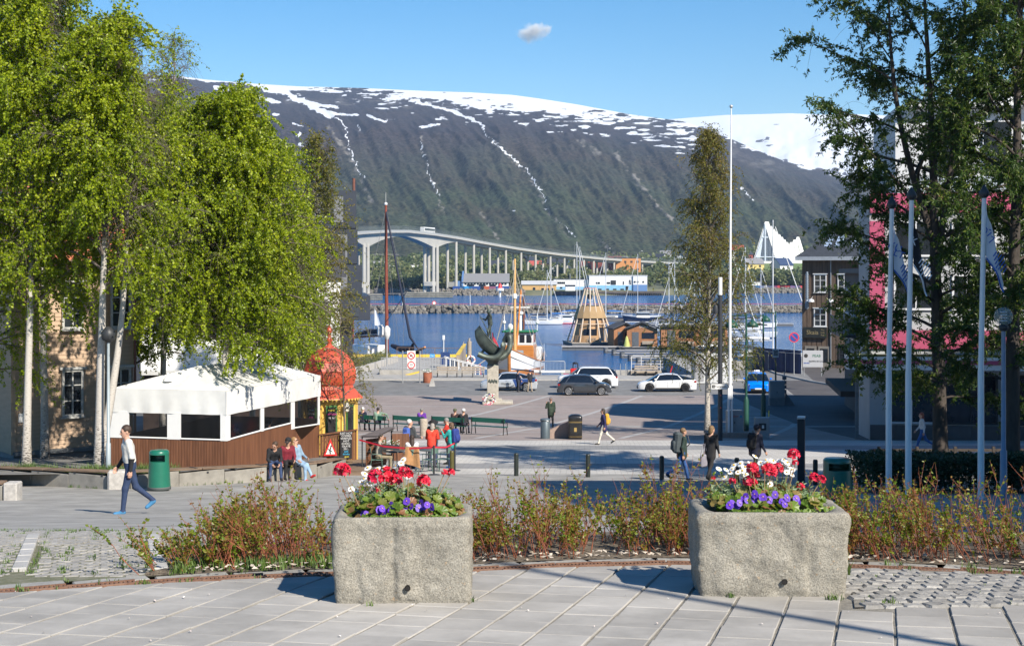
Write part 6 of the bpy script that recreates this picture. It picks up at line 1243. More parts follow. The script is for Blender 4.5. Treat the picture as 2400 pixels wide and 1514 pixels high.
# --- 60_harbour
steel = M('railing_steel',(.42,.43,.44),.45,metal=.4,var=.06);rsteel = M('brown_railing',(.20,.13,.09),.6,var=.2);yel = M('yellow_kerb',(.66,.47,.06),.6,var=.12,scale=2);pinew = M('fresh_pine',(.36,.21,.10),.65,c2=(.48,.30,.15),scale=.9,stretch=(3,3,.5));greyw = M('grey_pine',(.34,.29,.235),.8,var=.15,scale=2)
def railing(name,label,pts,h,m,gap=.14,cat='railing',posts=1.6,bars=True):
 t = thing(name,label,cat,pts[0]);o = Vector(pts[0]);b = MB();bb = MB()
 for a,c in zip(pts,pts[1:]):
  a,c = Vector(a)-o,Vector(c)-o;b.tube([a+Vector((0,0,h)),c+Vector((0,0,h))],.035,5);n = max(1,round((c-a).length/posts));hh = Vector((0,0,h))
  for k in range(n+1):p = a.lerp(c,k/n);q = MB();q.tube([p,p+hh],.035,5);q.build('post',m,t)
  if bars:
   b.tube([a+hh*.12,c+hh*.12],.025,4)
   for k in range(int((c-a).length/gap)):p = a.lerp(c,(k+.5)*gap/(c-a).length);bb.tube([p+hh*.12,p+hh],.012,3,False)
  else:b.tube([a+hh*.5,c+hh*.5],.025,4)
 b.build('rail',m,t)
 if bars:bb.build('bars',m,t)['kind'] = 'stuff'
 return t
zq = G(150)
b = MB();pe = [(-24,167.3),(-5.6,167.3)];b.box((-14.5,167.6,zq+.16),(19,.5,.3));o = b.build('yellow_kerb',yel);tag(o,'yellow painted kerb along the far edge of the pier','kerb')
railing('pier_railing','brown railing with thin bars along the pier edge and down the gangway',[(-13,164,zq),(-5.8,162,zq),(-5.3,150,zq)],1.3,rsteel,.4)
prm = thing('stone_planting_strip','raised pale stone border with low round bushes along the promenade','raised bed',(X(880,150),150,zq))
sp0,sp1 = GP(800,885),P(928,160)
for k in range(16):
 m = sp0.lerp(sp1,(k+.5)/16);b = MB();b.rbox((0,0,0),(.5,(sp1-sp0).length/16-.05,.6),.03);b.build('border_stone',gk,prm,Vector((m.x,m.y,G(m.y)+.25))-prm.location,math.atan2(sp1.y-sp0.y,sp1.x-sp0.x)-R(90))
rg = np.random.default_rng(8)
for k in range(7):
 m = sp0.lerp(sp1,(k+.6)/7)+Vector((-1.0,0,.6));N = 900;q = rg.normal(size=(N,3));q = unit(q)*rg.random((N,1))**.4*np.array([.9,1.3,.75]);v,f = leaves_np(q,rg.uniform(.08,.16,N),rg,.4,0);t = thing('round_bush','low round green bush behind the pale stone border on the promenade','bush',m,0,'bushes along the promenade');np_mesh('leaves',v,f,LS,t,{'lv':rg.random(N)})
pp = thing('pier_lamp','thin white pole with a lamp standing on the promenade among the bushes','lamp post',P(907,146));b = MB();b.tube([(0,0,0),(0,0,3.2)],.07,8);b.build('pole',steel,pp);b = MB();b.lathe([(.1,3.0),(.32,3.4),(.34,4.1),(.1,4.4)],(0,0,0),8);b.build('lamp_wrap',M('plastic_white',(.6,.6,.6),.7,bump=.6),pp)
t = thing('street_lamp','pale lamp pole rising behind the dome kiosk','street lamp',P(777,118));b = MB();b.tube([(0,0,0),(0,0,Z(690,118)-G(118))],[.10,.06],8);b.build('pole',steel,t);b = MB();b.box((-.3,0,Z(690,118)-G(118)),(.9,.2,.12));b.build('lamp_head',steel,t)
rmp = thing('landing_stage','fenced landing with wooden side wall, stairs and a grey gangway down to the pontoon','landing',(X(1000,138),138,zq))
b = MB();b.box((0,3,.25),(9.0,5.5,.5));b.build('platform',conc,rmp)
b = MB();b.add([(2.6,6,-.6),(2.7,26,.9),(2.7,26,2.1),(2.6,6,.9)],[(0,1,2,3)]);b.box((2.75,16,.6),(.3,20,2.0));b.build('timber_wall',greyw,rmp);b = MB();b.box((2.75,16,1.65),(.36,20,.14));b.build('yellow_edge',yel,rmp)
b = MB();b.box((-2.3,3.2,1.1),(.9,.8,1.2));b.build('tank',M('navy_bin',(.02,.05,.16),.5),thing('blue_container','blue plastic container standing inside the landing fence','container',rmp.location+Vector((3.9,.5,.3))))
for k in range(26):b = MB();b.box((-4.3+k*.27,.3,1.05),(.05,.05,1.25));b.build('bar',steel,rmp)
b = MB();b.box((-.9,.3,1.65),(7.0,.06,.07));b.box((-.9,.3,.5),(7.0,.05,.05));b.build('rail',steel,rmp)
for s in (0,1.6):
 b = MB();b.tube([(1.6,.2+s,1.7),(6.4,.8+s,.35)],.05,5);b.build('gangway_rail',steel,rmp)
 for k in range(12):u = (k+.5)/12;b = MB();b.tube([(1.6+4.8*u,.2+.6*u+s,1.7-1.35*u),(1.6+4.8*u,.2+.6*u+s,.7-1.5*u)],.05,4);b.build('gangway_bar',M('galvanised_pale',(.6,.61,.62),.5),rmp)
b = MB();b.add([(1.6,.2,.5),(1.6,1.8,.5),(6.4,2.4,-.9),(6.4,.8,-.9)],[(0,1,2,3)]);b.build('gangway',steel,rmp)
b = MB();b.box((-1.3,-.4,.2),(1.4,.06,.16),0,0,R(-14));b.build('stair_edge',yel,rmp)
def bench2(label,px,d,w):
 t = thing('quay_bench',label,'bench',P(px,d),0,'wooden benches along the quay')
 for i in range(3):b = MB();b.rbox((0,-.25+i*.17,.45),(w,.15,.05),.008);b.build('seat_plank',greyw,t)
 for z in (.65,.88):b = MB();b.rbox((0,.3,z),(w,.05,.17),.008);b.build('back_plank',greyw,t)
 for s in (-.45,0,.45):b = MB();b.box((s*w,.02,.22),(.08,.6,.42));b.box((s*w,.31,.55),(.06,.05,.9));b.build('leg',dkm,t)
bench2('weathered quay bench left of the statue, beside the rust pot',1048,134.5,2.0);bench2('weathered quay bench directly behind the statue',1108,134.5,2.2);bench2('brown quay bench under the white railing behind the white cars',1515,136.5,2.2)
t = thing('plant_pot','round rust-brown metal pot with pale flowers at the taxi stand','plant pot',GP(1003,897));b = MB();b.lathe([(.42,0),(.42,.9),(.36,.9),(.34,.8),(.01,.8)],(0,0,0),20);b.build('pot',M('corten',(.24,.075,.035),.75,var=.2,scale=3),t);b = MB()
for k in range(80):x,y,z = random.gauss(0,.2),random.gauss(0,.2),.85+random.random()*.3;b.mat(0 if random.random()<.6 else 1);s = .06;b.add([(x-s,y,z),(x,y-s,z+.02),(x+s,y,z+.03),(x,y,z+s)],[(0,1,2,3)])
b.build('flowers',[M('box_leaf',(.05,.11,.02)),whm],t)
sg = thing('traffic_sign','tall white sign with a no-vehicles ring above a twenty ring on two grey posts','sign',P(964,127));hs_ = Z(822,127)-G(127)
for s in (-.75,.75):b = MB();b.tube([(s,0,0),(s,0,hs_)],.05,6);b.build('post',steel,sg)
b = MB();b.rbox((0,-.08,hs_-.75),(.66*1.0,.05,1.52),.02);
b = MB();b.rbox((0,-.08,hs_-.8),(.75,.05,1.6),.02);pn_ = b.build('panel',white,sg)
redring = M('sign_red',(.60,.03,.03),.4)
for zc in (-.42,-1.25):
 b = MB();b.mat(0).tube([(0,-.12,hs_+zc),(0,-.112,hs_+zc)],.33,24);b.mat(1).tube([(0,-.126,hs_+zc),(0,-.1205,hs_+zc)],.245,24);b.mat(0)
 if zc>-1:b.box((0,-.132,hs_+zc),(.55,.006,.05),0,0,R(45))
 b.build('ring',[redring,white],sg)
text('20',.26,dkm,pn_,(0,-.129,hs_-1.22));text('sone',.10,dkm,pn_,(0,-.129,hs_-1.40));b = MB();b.box((0,-.129,hs_-.40),(.2,.003,.1));b.ball((-.06,-.129,hs_-.48),.04);b.ball((.07,-.129,hs_-.48),.04);b.build('pictogram',dkm,pn_);text('gjelder',.09,M('sign_green',(.03,.2,.08),.5),pn_,(0,-.115,hs_-.84))
tx = thing('taxi_sign','small blue taxi sign on a thin pole set in a concrete foot','sign',GP(1013,905));hh = Z(830,DG(905))-tx.location.z;b = MB();b.tube([(0,0,.3),(0,0,hh)],.03,6);b.build('pole',steel,tx);b = MB();b.lathe([(.36,0),(.3,.2),(.12,.62),(.08,.64)],(0,0,0),4,False,True,1,1,R(45));b.build('foot',conc,tx);b = MB();b.rbox((0,-.04,hh-.13),(.42,.03,.27),.01,.25);pl_ = b.build('plate',M('taxi_blue',(.03,.30,.72),.4),tx);text('Taxi',.17,white,pl_,(0,-.065,hh-.13),(R(90),0,.25))
pk_ = thing('pier_pole','thin white post with a box standing by the gangway head','post',(X(1040,160),160,zq));b = MB();b.tube([(0,0,0),(0,0,2.6)],.05,6);b.build('pole',white,pk_);b = MB();b.box((0,0,2.6),(.25,.2,.5));b.build('box',white,pk_)
lbm = M('buoy_white',(.72,.71,.69),.6);
def lifebuoy(label,p,r=.36,g=None):
 t = thing('lifebuoy',label,'lifebuoy',p,0,g);rows = []
 for k in range(24):a = 2*math.pi*k/24;rows.append([((r+.09*math.cos(q))*math.cos(a),.09*math.sin(q),(r+.09*math.cos(q))*math.sin(a))for q in [2*math.pi*j/8 for j in range(8)]])
 b = MB();v = [p_ for r_ in rows for p_ in r_]
 for k in range(24):
  b.mat(1 if k%6==0 else 0);k2 = (k+1)%24;b.add([rows[k][j]for j in range(8)]+[rows[k2][j]for j in range(8)],[(j,(j+1)%8,8+(j+1)%8,8+j)for j in range(8)],True)
 b.build('ring',[lbm,redring],t)
lifebuoy('red and white lifebuoy hanging on the tall post by the pontoon',(X(1104,142),141.6,Z(843,142)));b = MB();b.tube([(0,0,0),(0,0,4.2)],.22,8);b.tube([(0,0,4.2),(0,0,4.5)],.1,6);o = b.build('mooring_pile',greyw,None,(X(1100,142),142,1.0));tag(o,'thick timber pile with the lifebuoy beside the pontoon','pile')
for i,px in enumerate((1287,1297)):lifebuoy('white bundled lifebuoy on the quay barrier '+('left of the pair' if i==0 else 'right of the pair'),P(px,135.5,908),.30,'lifebuoys on the quay barrier')
def barrier(label,px0,px1,d,full=True):
 a,c = P(px0,d),P(px1,d);t = thing('crowd_barrier',label,'barrier',a,0,'grey crowd barriers at the quay edge');L = c.x-a.x;b = MB();b.tube([(0,0,.1),(0,0,1.3),(.08,0,1.4),(L-.08,0,1.4),(L,0,1.3),(L,0,.1)],.035,5);b.tube([(0,0,.3),(L,0,.3)],.025,5);b.build('frame',steel,t);b = MB()
 for k in range(1,int(L/.13)):b.tube([(k*.13,0,.3),(k*.13,0,1.4)],.012,3,False)
 b.build('bars',steel,t)['kind'] = 'stuff'
 b = MB();b.box((L/2,0,.45),(L,.08,.16));b.build('base_beam',white,t)
barrier('grey crowd barrier in front of the fishing boat bow',1252,1266,136.2);barrier('grey crowd barrier right of the fishing boat, lifebuoys on it',1268,1324,136.0)
railing('quay_railing','white tubular railing on a pale box beside the moored rubber boat',[(X(1480,137),137,zq+.5),(X(1548,137),137,zq+.5)],1.35,M('rail_white',(.62,.63,.64),.5),1,'railing',1.0,False)
b = MB();b.box((X(1514,137.3),137.4,zq+.25),(2.9,1.0,.5));tag(b.build('quay_box',greyw),'long low timber box under the white quay railing','box')
b = MB();b.box((0,0,0),(X(1490,137)-X(1290,137),.25,.55));o = b.build('quay_edge_wall',conc,None,(X(1415,137.6),137.6,zq+.27));tag(o,'low concrete wall along the quay edge behind the cars','wall')
ld = thing('ladder','grey ladder top at the quay edge left of the white railing','ladder',P(1460,137,None));b = MB()
for s in (-.25,.25):b.tube([(s,0,0),(s,-.1,1.1)],.03,5)
b.build('rail',steel,ld)
b = MB();b.rbox((0,0,1.45),(3.3,2.4,2.9),.03);kx = thing('white_container','white boxy kiosk container behind the lone birch on the quay','container',(X(1668,127),127,G(127)+.05));b.build('wall',M('container_white',(.55,.56,.56),.5,var=.04),kx);b = MB();b.box((0,0,2.96),(3.8,2.9,.18));b.build('roof',dkm,kx);b = MB();b.box((-1.2,-1.22,1.3),(.7,.04,2.2));b.build('door',M('container_grey',(.3,.3,.31),.5),kx)
tarp = M('navy_tarp',(.010,.022,.075),.6,var=.3,scale=.8,bump=.5,bscale=2);fc = thing('construction_fence','site fence of steel mesh panels hung with dark navy tarpaulin at the street end','fence',(X(1765,143),143,zq))
fpts = [(X(1765,146),146),(X(1800,143),143),(X(1840,141),141),(X(1878,139),139)]
for i,((a,c),(e,g))in enumerate(zip(fpts,fpts[1:])):
 h = 2.3;b = MB();rows = [[(a+(e-a)*k/10-fc.location.x,c+(g-c)*k/10-143+.1*math.sin(k*1.9+i),z*h)for k in range(11)]for z in (0,.5,1)];b.grid(rows);b.build('tarpaulin',tarp,fc)
 b = MB();b.tube([(a-fc.location.x,c-143.2,0),(a-fc.location.x,c-143.2,2.0),(e-fc.location.x,g-143.2,2.0),(e-fc.location.x,g-143.2,0)],.03,5);b.build('mesh_frame',steel,fc)
 b = MB();b.box((a-fc.location.x,c-143.4,.06),(.8,.3,.13));b.build('block_foot',M('foot_rubber',(.03,.03,.03),.8),fc)
f2 = thing('construction_fence','low concrete barrier and steel fence left of the navy tarpaulin','fence',(X(1745,146),146,zq));b = MB();b.box((0,0,.45),(4.2,.4,.9));b.build('concrete_block',conc,f2);b = MB();b.tube([(-2,-.1,.9),(-2,-.1,2.2),(2,-.1,2.2),(2,-.1,.9)],.03,5)
for k in range(20):b.tube([(-2+k*.2,-.1,.9),(-2+k*.2,-.1,2.2)],.012,3,False)
b.build('mesh_panel',dkm,f2)
bn = thing('banner','white building-site banner with green and black lettering leaning on the fence','banner',(X(1905,118),118,Z(841,118)),R(-8));b = MB();b.rbox((0,0,0),(1.62,.04,1.36),.01);b.build('panel',M('banner_white',(.42,.43,.45),.6,var=.04),bn)
text('PEAB',.30,M('banner_green',(.02,.15,.08),.5),bn,(.30,-.03,.24));text('BJØRN BYGG',.19,dkm,bn,(.25,-.03,-.2));b = MB();b.tube([(-.55,-.03,.25),(-.55,-.022,.25)],.16,16);b.build('logo_disc',M('banner_black',(.03,.03,.03)),bn);b = MB()
for k in range(4):b.tube([(-.68+k*.12,-.03,-.35),(-.68+k*.12,-.022,-.35)],.05,10)
b.build('symbols',M('sign_blue',(.02,.07,.30),.4),bn);b = MB()
for s in (-.7,.7):b.tube([(s,.05,-1.4),(s,.05,.7)],.03,5)
b.build('support',steel,bn)
hw_ = M('hull_white',(.72,.72,.71),.3,var=.03,coat=.3);hnavy = M('hull_navy',(.015,.025,.06),.3,coat=.3);hvar = M('varnished_wood',(.42,.15,.035),.35,c2=(.55,.23,.06),scale=.8,stretch=(.6,.6,9),coat=.5);hred = M('hull_red',(.24,.03,.03),.45);mastw = M('mast_aluminium',(.62,.63,.64),.4,metal=.2,var=.04);spruce = M('mast_spruce',(.60,.36,.14),.4,var=.1,coat=.3);dkwin = M('cabin_window',(.015,.02,.03),.08,spec=.8);ropem = M('rigging',(.16,.16,.17),.6);sailb = M('sail_cover_blue',(.02,.14,.42),.7);sailn = M('sail_cover_navy',(.012,.016,.035),.8)
def hull(b,L,W,fb,sheer,ks,draft=.4,n=16,stern=.75,z_split=(),flare=1.12):
 0
 st = []
 for i in range(n+1):
  u = i/n;x = L*(u-.5);w = W/2*(stern+(1-stern)*min(1,u/.45)if u<.45 else max(.015,(1-((u-.45)/.55)**2.2)));top = fb+sheer*(abs(u-.42)/.58)**2*(1 if u>.42 else .55);st.append((x,w,top))
 zs = lambda top:[-draft]+[z for z in z_split if z<top-.05]+[top]
 for s in (-1,1):
  nb = len(z_split)+1
  for k in range(nb):
   b.mat(ks[min(k,len(ks)-1)]);rows = []
   for (x,w,top)in st:
    za = -draft if k==0 else min(z_split[k-1],top-.02);zb2 = min(z_split[k],top-.01)if k<nb-1 else top
    q = lambda z:w*(.55+.45*((z+draft)/(top+draft))**.55)
    xb = lambda z:x+(.28*(top-z)if x<-L*.49 else -.30*(top-z)*max(0,(x/L-.2)/.3))
    rows.append([(xb(z),s*q(z),z)for z in np.linspace(za,zb2,4)])
   b.grid(rows if s>0 else rows[::-1])
 return st
def deck(b,st,dz=-.08):
 L_ = [(x,w*.97,t+dz)for x,w,t in st];R_ = [(x,-w*.97,t+dz)for x,w,t in st];b.grid([R_,L_],False);x,w,t = st[0];b.quad((x+.12,-w,t),(x+.12,w,t),(x+.3,w*.6,-.4),(x+.3,-w*.6,-.4))
def sailboat(label,px,d,rz,L,mast,hullm=None,cover=None,flag_=None,deckm=None,group='sailing boats in the marina',py=None,boat_kind=0):
 t = thing('sailing_boat',label,'sailing boat',(X(px,d),d,0),rz,group);b = MB();st = hull(b,L,L*.30,L*.095,L*.03,[1,0],.3,12,.7,(.12,));b.build('hull',[hullm or hw_,hnavy if hullm is None else hw_],t)
 b = MB();deck(b,st);b.build('deck',deckm or hw_,t);f = L*.095
 b = MB();b.grid([[(x,y*s,f+z)for x,s,z in ((-L*.18,.8,0),(-L*.17,.75,L*.045),(L*.08,.7,L*.04),(L*.24,.3,0))]for y in (-L*.10,-L*.085,0,L*.085,L*.10)],False);b.box((-.05*L,0,f+L*.018),(L*.30,L*.16,L*.045));b.build('cabin',hw_,t)
 b = MB()
 for s in (-1,1):b.box((-.04*L,s*L*.083,f+L*.02),(L*.2,.02,L*.018))
 b.build('cabin_window',dkwin,t)
 b = MB();b.tube([(L*.08,0,f),(L*.08,0,f+mast)],[.10,.075],7);b.build('mast',mastw,t);b = MB();b.tube([(L*.08,0,f+L*.13),(-L*.33,0,f+L*.12)],.06,6);b.build('boom',mastw,t)
 b = MB();b.tube([(L*.05,0,f+L*.145),(-L*.1,0,f+L*.15),(-L*.32,0,f+L*.135)],[.17,.2,.1],7);b.build('sail_cover',cover or sailb,t)
 b = MB();b.tube([(L*.49,0,f+L*.03),(L*.1,0,f+mast*.95)],.055,5);b.build('furled_jib',hw_,t);b = MB()
 for k in (.45,.72):b.tube([(L*.08,-L*.09,f+mast*k),(L*.08,L*.09,f+mast*k)],.025,4)
 b.build('spreader',mastw,t);b = MB();b.tube([(-L*.49,0,f),(L*.08,0,f+mast)],.016,3)
 for s in (-1,1):b.tube([(L*.06,s*L*.13,f),(L*.08,s*L*.09,f+mast*.72),(L*.08,0,f+mast)],.016,3)
 b.build('stays',ropem,t);b = MB()
 for s in (-1,1):
  b.tube([(-L*.47,s*L*.1,f+.55),(L*.1,s*L*.14,f+.55),(L*.46,0,f+.75)],.016,3)
  for k in range(7):x = -L*.47+k*L*.15;b.tube([(x,s*L*.12,f-.1),(x,s*L*.12,f+.55)],.014,3)
 b.build('guard_rail',steel,t)
 if flag_:b = MB();b.tube([(-L*.5,0,f),(-L*.53,0,f+2.6)],.03,4);b.build('flag_staff',spruce,t);b = MB();b.mat(0);b.grid([[(-L*.53+.5*v*(.4+.6*u),.1*math.sin(v*5),f+2.5-1.5*u-.35*v)for v in np.linspace(0,1,5)]for u in np.linspace(0,1,5)]);b.mat(1).box((-L*.53+.16,-.09,f+1.7),(.09,.03,1.2));b.mat(2).box((-L*.53+.16,-.12,f+1.7),(.04,.03,1.2));b.build('flag',[redring,white,hnavy],t)
 return t
def motorboat(label,px,d,rz,L,hm=None,top=None):
 t = thing('motor_boat',label,'motor boat',(X(px,d),d,0),rz,'motor boats in the marina');b = MB();st = hull(b,L,L*.34,L*.12,L*.05,[0,0],.3,10,.85);b.build('hull',hm or hw_,t);b = MB();deck(b,st);b.build('deck',hw_,t);f = L*.12
 b = MB();b.box((-.02*L,0,f+.55),(L*.34,L*.24,1.2),0,0,0,.85);b.box((-.02*L,0,f+1.22),(L*.36,L*.24,.09));b.build('wheelhouse',hw_,t);b = MB();b.box((-.02*L,0,f+.78),(L*.335,L*.235,.42),0,0,0,.93);b.build('cabin_window',dkwin,t)
 b = MB();b.tube([(-.1*L,0,f+1.2),(-.1*L,0,f+3.0)],.04,5);b.tube([(-.1*L,-.5,f+2.3),(-.1*L,.5,f+2.3)],.03,4);b.build('antenna_mast',mastw,t);b = MB();b.box((.0,0,.12),(L*.86,L*.30,.12));b.build('rub_rail',top or redring,t);return t
DM = 395
sailboat('white sailing boat with a red Norwegian flag at its stern, left end of the marina',1275,330,R(4),9.0,11.5,None,sailn,True)
motorboat('small white motor boat with red trim beside the pyramid-shaped sauna',1330,335,R(2),7.0)
sailboat('sailing boat with a bright blue sail cover left of the pyramid sauna',1298,345,R(170),8.6,12.5,None,sailb)
sailboat('dark-hulled sailing boat with a yellow line just right of the pyramid sauna',1428,350,R(176),10.5,15.5,hnavy,sailb)
sailboat('white sailing boat with a tall mast behind the top of the pyramid sauna',1345,360,R(10),9.5,18.5,None,sailb)
sailboat('second tall-masted sailing boat behind the pyramid sauna',1352,372,R(8),9.5,17.5,None,sailn)
motorboat('white motor cruiser with a dark hull band and big windows, right of the pyramid sauna',1505,345,R(178),9.5,hnavy,hw_)
sailboat('sailing boat with navy sail cover behind the motor cruiser',1502,365,R(172),10,15.5,None,sailn)
motorboat('white and red fishing motor boat seen through the pyramid sauna poles',1395,352,R(5),7.5)
for i,(px,d,L,mh,lb)in enumerate(((1560,300,9,13,'seen at the left edge of the lone birch'),(1590,290,9.5,14,'hidden low behind the lone birch'),(1620,300,9,12.5,'behind the birch trunk'),(1650,285,10,14.5,'right of the birch trunk'),(1740,300,9.5,13.5,'right of the tall white flagpole'),(1757,265,10,15.5,'by the green street lamps'),(1776,310,9,12,'left of the large white yacht mast'))):sailboat('white sailing boat in the crowded marina, '+lb,px,d,R(random.choice([5,172,12,185])),L,mh,None,random.choice([sailb,sailn]))
yt = sailboat('large white racing yacht with a tall mast and white covers, bow towards the brown warehouse',1790,185,R(-4),14.5,17.2,None,hw_,False,None,'large yachts near the quay');
sailboat('white yacht lying behind the birch, its sprayhood facing the quay',1690,178,R(8),12,14,None,hw_,False,None,'large yachts near the quay')
rd = motorboat('low red and white workboat moored at the quay by the birch',1715,160,R(4),8.0,redring,hw_)
dg = thing('rubber_dinghy','grey inflatable dinghy with an outboard moored by the pontoon fingers','dinghy',(X(1530,165),165,0),R(12));b = MB();b.tube([(-2.2,-.75,.45),(1.2,-.75,.5),(2.1,-.3,.65),(2.1,.3,.65),(1.2,.75,.5),(-2.2,.75,.45)],.27,8);b.build('tube_hull',M('dinghy_grey',(.22,.23,.23),.6),dg);b = MB();b.box((0,0,.3),(3.6,1.2,.12));b.build('floor',dkm,dg);b = MB();b.rbox((-2.3,0,.8),(.4,.35,.6),.08);b.build('outboard',bbl,dg)
bk2 = thing('covered_boat','small black boat moored under the white quay railing','motor boat',(X(1552,145),145,0));b = MB();st = hull(b,3.5,1.8,1.2,.5,[0,0],.2,10,.8);b.build('hull',M('hull_black',(.012,.012,.014),.3),bk2);b = MB();b.grid([[(x,w*s,t+.15*(1-abs(s)))for s in (-1,-.5,0,.5,1)]for x,w,t in st]);b.build('cover',sailn,bk2);b = MB();b.tube([(.6,0,1.2),(1.0,0,2.6)],.07,5);b.build('strut',redring,bk2)
fb_ = thing('fishing_boat','wooden fishing boat with white bulwark, varnished planks and wheelhouse, bow to the quay','fishing boat',(X(1216,141),149.5,0),R(-97));L = 15.5;b = MB();st = hull(b,L,5.2,2.75,1.75,[1,0,2,2],.6,26,.72,(.75,2.3,2.45));b.build('hull',[hvar,hred,hw_],fb_)
b = MB();deck(b,st,-.7);b.build('deck',greyw,fb_);b = MB()
for s in (-1,1):b.tube([(x,s*w*1.0,t+.02)for x,w,t in st],.08,5)
b.build('cap_rail',hvar,fb_);b = MB();x,w,t_ = st[-1];b.tube([(x-1.3,0,-.3),(x-.15,0,2.2),(x+.12,0,t_+.35)],.17,6);b.build('stem_post',hvar,fb_)
b = MB()
for s in (-1,1):b.tube([(x,s*w*1.005,t*.55+.35)for x,w,t in st],.05,4)
b.build('rubbing_strake',hw_,fb_)
wx = -1.6;whz = 2.3;wh = MB();wh.rbox((wx,0,whz+1.05),(3.0,3.1,2.1),.08);wo = wh.build('wheelhouse_base',hvar,fb_);wh = MB();wh.rbox((wx,0,whz+2.75),(2.9,3.0,1.35),.08);wo2 = wh.build('wheelhouse',hw_,fb_);wh = MB();wh.rbox((wx,0,whz+3.52),(3.5,3.5,.16),.05);wh.build('wheelhouse_roof',M('roof_green',(.02,.17,.07),.5),fb_)
for k in range(4):b = MB();b.box((wx+1.46,-1.08+k*.72,whz+2.8),(.04,.52,.8));b.build('window',dkwin,wo2)
for s in (-1,1):
 for k in range(2):b = MB();b.box((wx-.6+k*1.2,s*1.51,whz+2.8),(.8,.04,.8));b.build('window',hred if k==1 else dkwin,wo2)
b = MB();b.tube([(3.1,0,1.5),(3.1,0,13.3)],[.19,.11],10);b.build('fore_mast',spruce,fb_);b = MB();b.tube([(-4.6,0,2),(-4.6,0,9.3)],[.14,.10],8);b.build('aft_mast',M('mast_brown',(.15,.05,.025),.5),fb_);b = MB();b.tube([(2.9,.1,4.0),(1.9,.5,10.2)],.10,7);b.build('boom',M('boom_orange',(.55,.2,.04),.45),fb_)
b = MB();b.tube([(wx,0,whz+3.6),(wx,0,whz+5.2)],.16,8);b.lathe([(.2,5.2),(.34,5.3),(.34,5.5),(.1,5.6)],(wx,0,whz),10);b.box((wx,0,whz+6.0),(.15,2.0,.14));b.lathe([(.15,3.6),(.28,3.8),(.28,4.1),(.1,4.3)],(wx+.3,-1.0,whz),8);b.build('radar',hw_,fb_)
b = MB()
for s in (-1,1):b.tube([(wx-.5,s*1.7,whz+3.5),(wx-.5,s*1.75,whz+5.3)],.06,5);b.ball((wx-.5,s*1.75,whz+4.4),.2,8,6)
b.build('searchlight',hw_,fb_);b = MB()
for s in (-1,1):
 b.tube([(3.1,0,12.6),(1.8,s*2.5,3.0)],.03,3);b.tube([(3.1,0,11.5),(3.4,s*2.3,3.2)],.03,3);b.tube([(3.1,0,12.2),(-4.6,s*.3,8.9)],.022,3);b.tube([(-4.6,0,9),(-5.2,s*2.4,3.0)],.025,3)
b.tube([(3.1,0,12.9),(L/2,0,4.6)],.035,3);b.build('rigging',M('rope_pale',(.4,.36,.3),.8),fb_)
b = MB();b.tube([(3.1,-.9,9.6),(3.1,.9,9.6)],.05,4);b.lathe([(.22,9.3),(.25,9.6),(.15,9.8)],(3.1,0,0),8);b.build('mast_band',hw_,fb_)
b = MB();b.rbox((5.2,0,3.6),(1.0,1.8,.7),.15);b.tube([(5.2,-1.1,3.9),(5.2,1.1,3.9)],.3,8);b.build('windlass',M('machine_grey',(.26,.28,.29),.5),fb_);b = MB()
for s in (-1,1):
 for z in (.5,.95):b.tube([(x,s*w,t+z)for x,w,t in st[:10]],.03,4)
 for x,w,t in st[:10:2]:b.tube([(x,s*w,t),(x,s*w,t+.95)],.03,4)
b.build('stern_rail',hw_,fb_);b = MB();b.rbox((-6.2,0,3.2),(2.2,3.6,1.6),.2);b.build('stern_house',hw_,fb_);b = MB();b.tube([(6.0,-1.7,3.9),(6.6,-4.2,2.1)],.05,5);b.build('mooring_rope',M('rope_pale',(.4,.36,.3)),fb_)
fgb = thing('beach_flag','dark red feather flag behind the statue on the pontoon','flag',(X(1156,146),146,.8));b = MB();b.tube([(0,0,0),(0,0,5.1)],.04,5);b.build('pole',dkm,fgb);b = MB();b.grid([[(-.1+.9*v*math.sin(math.pi*min(1,.25+u*.75))*(1 if u<.8 else (1-u)*5),.05*math.sin(v*4+u*5),.8+4.4*u)for v in np.linspace(0,1,5)]for u in np.linspace(0,1,12)]);b.build('cloth',M('flag_crimson',(.36,.012,.03),.7),fgb)
pont = M('pontoon_deck',(.33,.32,.31),.85,var=.12,scale=1.2);pside = M('pontoon_side',(.10,.105,.11),.7)
def pontoon(label,px,d,L,W,rz=0,h=.6,fingers=0):
 t = thing('pontoon',label,'pontoon',(X(px,d),d,0),rz,'floating pontoons');b = MB();b.rbox((0,0,h-.06),(L,W,.12),.02);b.build('deck',pont,t);b = MB();b.box((0,0,h/2-.2),(L*.99,W*.98,h-.1));b.build('float',pside,t);b = MB()
 return t
pontoon('wide pale pontoon deck below the gangway behind the statue',1118,143,6.4,3.2,R(-3));pontoon('long dark-sided pontoon behind the statue, left of the fishing boat',1120,156,7,2.2,R(-2));pontoon('long grey pontoon carrying the cabins, right of the pyramid sauna',1500,222,24,2.6,R(-3));pontoon('marina pontoon where the white sailing boats lie',1390,348,36,2.2,R(1));pontoon('farther marina pontoon behind the lone birch',1680,320,34,2.2,R(3))
for i in range(7):
 d = 214-i*6.3;t = pontoon('narrow grey mooring finger number-less in the stepped row right of the sauna' if False else 'narrow grey mooring finger in the stepped row by the cabins',1462+i*19+20,d,8.0-.25*i,.75,R(-2),.45);b = MB();b.tube([(-3.9+.12*i,0,-.4),(-3.9+.12*i,0,.8)],.36,8);b.build('end_float',pside,t)
tt = thing('red_benches','small red tubular frames on the pontoon behind the gangway','frame',(X(1108,158),158,.6));b = MB()
for s in (-.6,.6):b.tube([(s-.3,0,0),(s-.2,0,1.3),(s+.2,0,1.3),(s+.3,0,0)],.05,5)
b.build('frame',redring,tt)
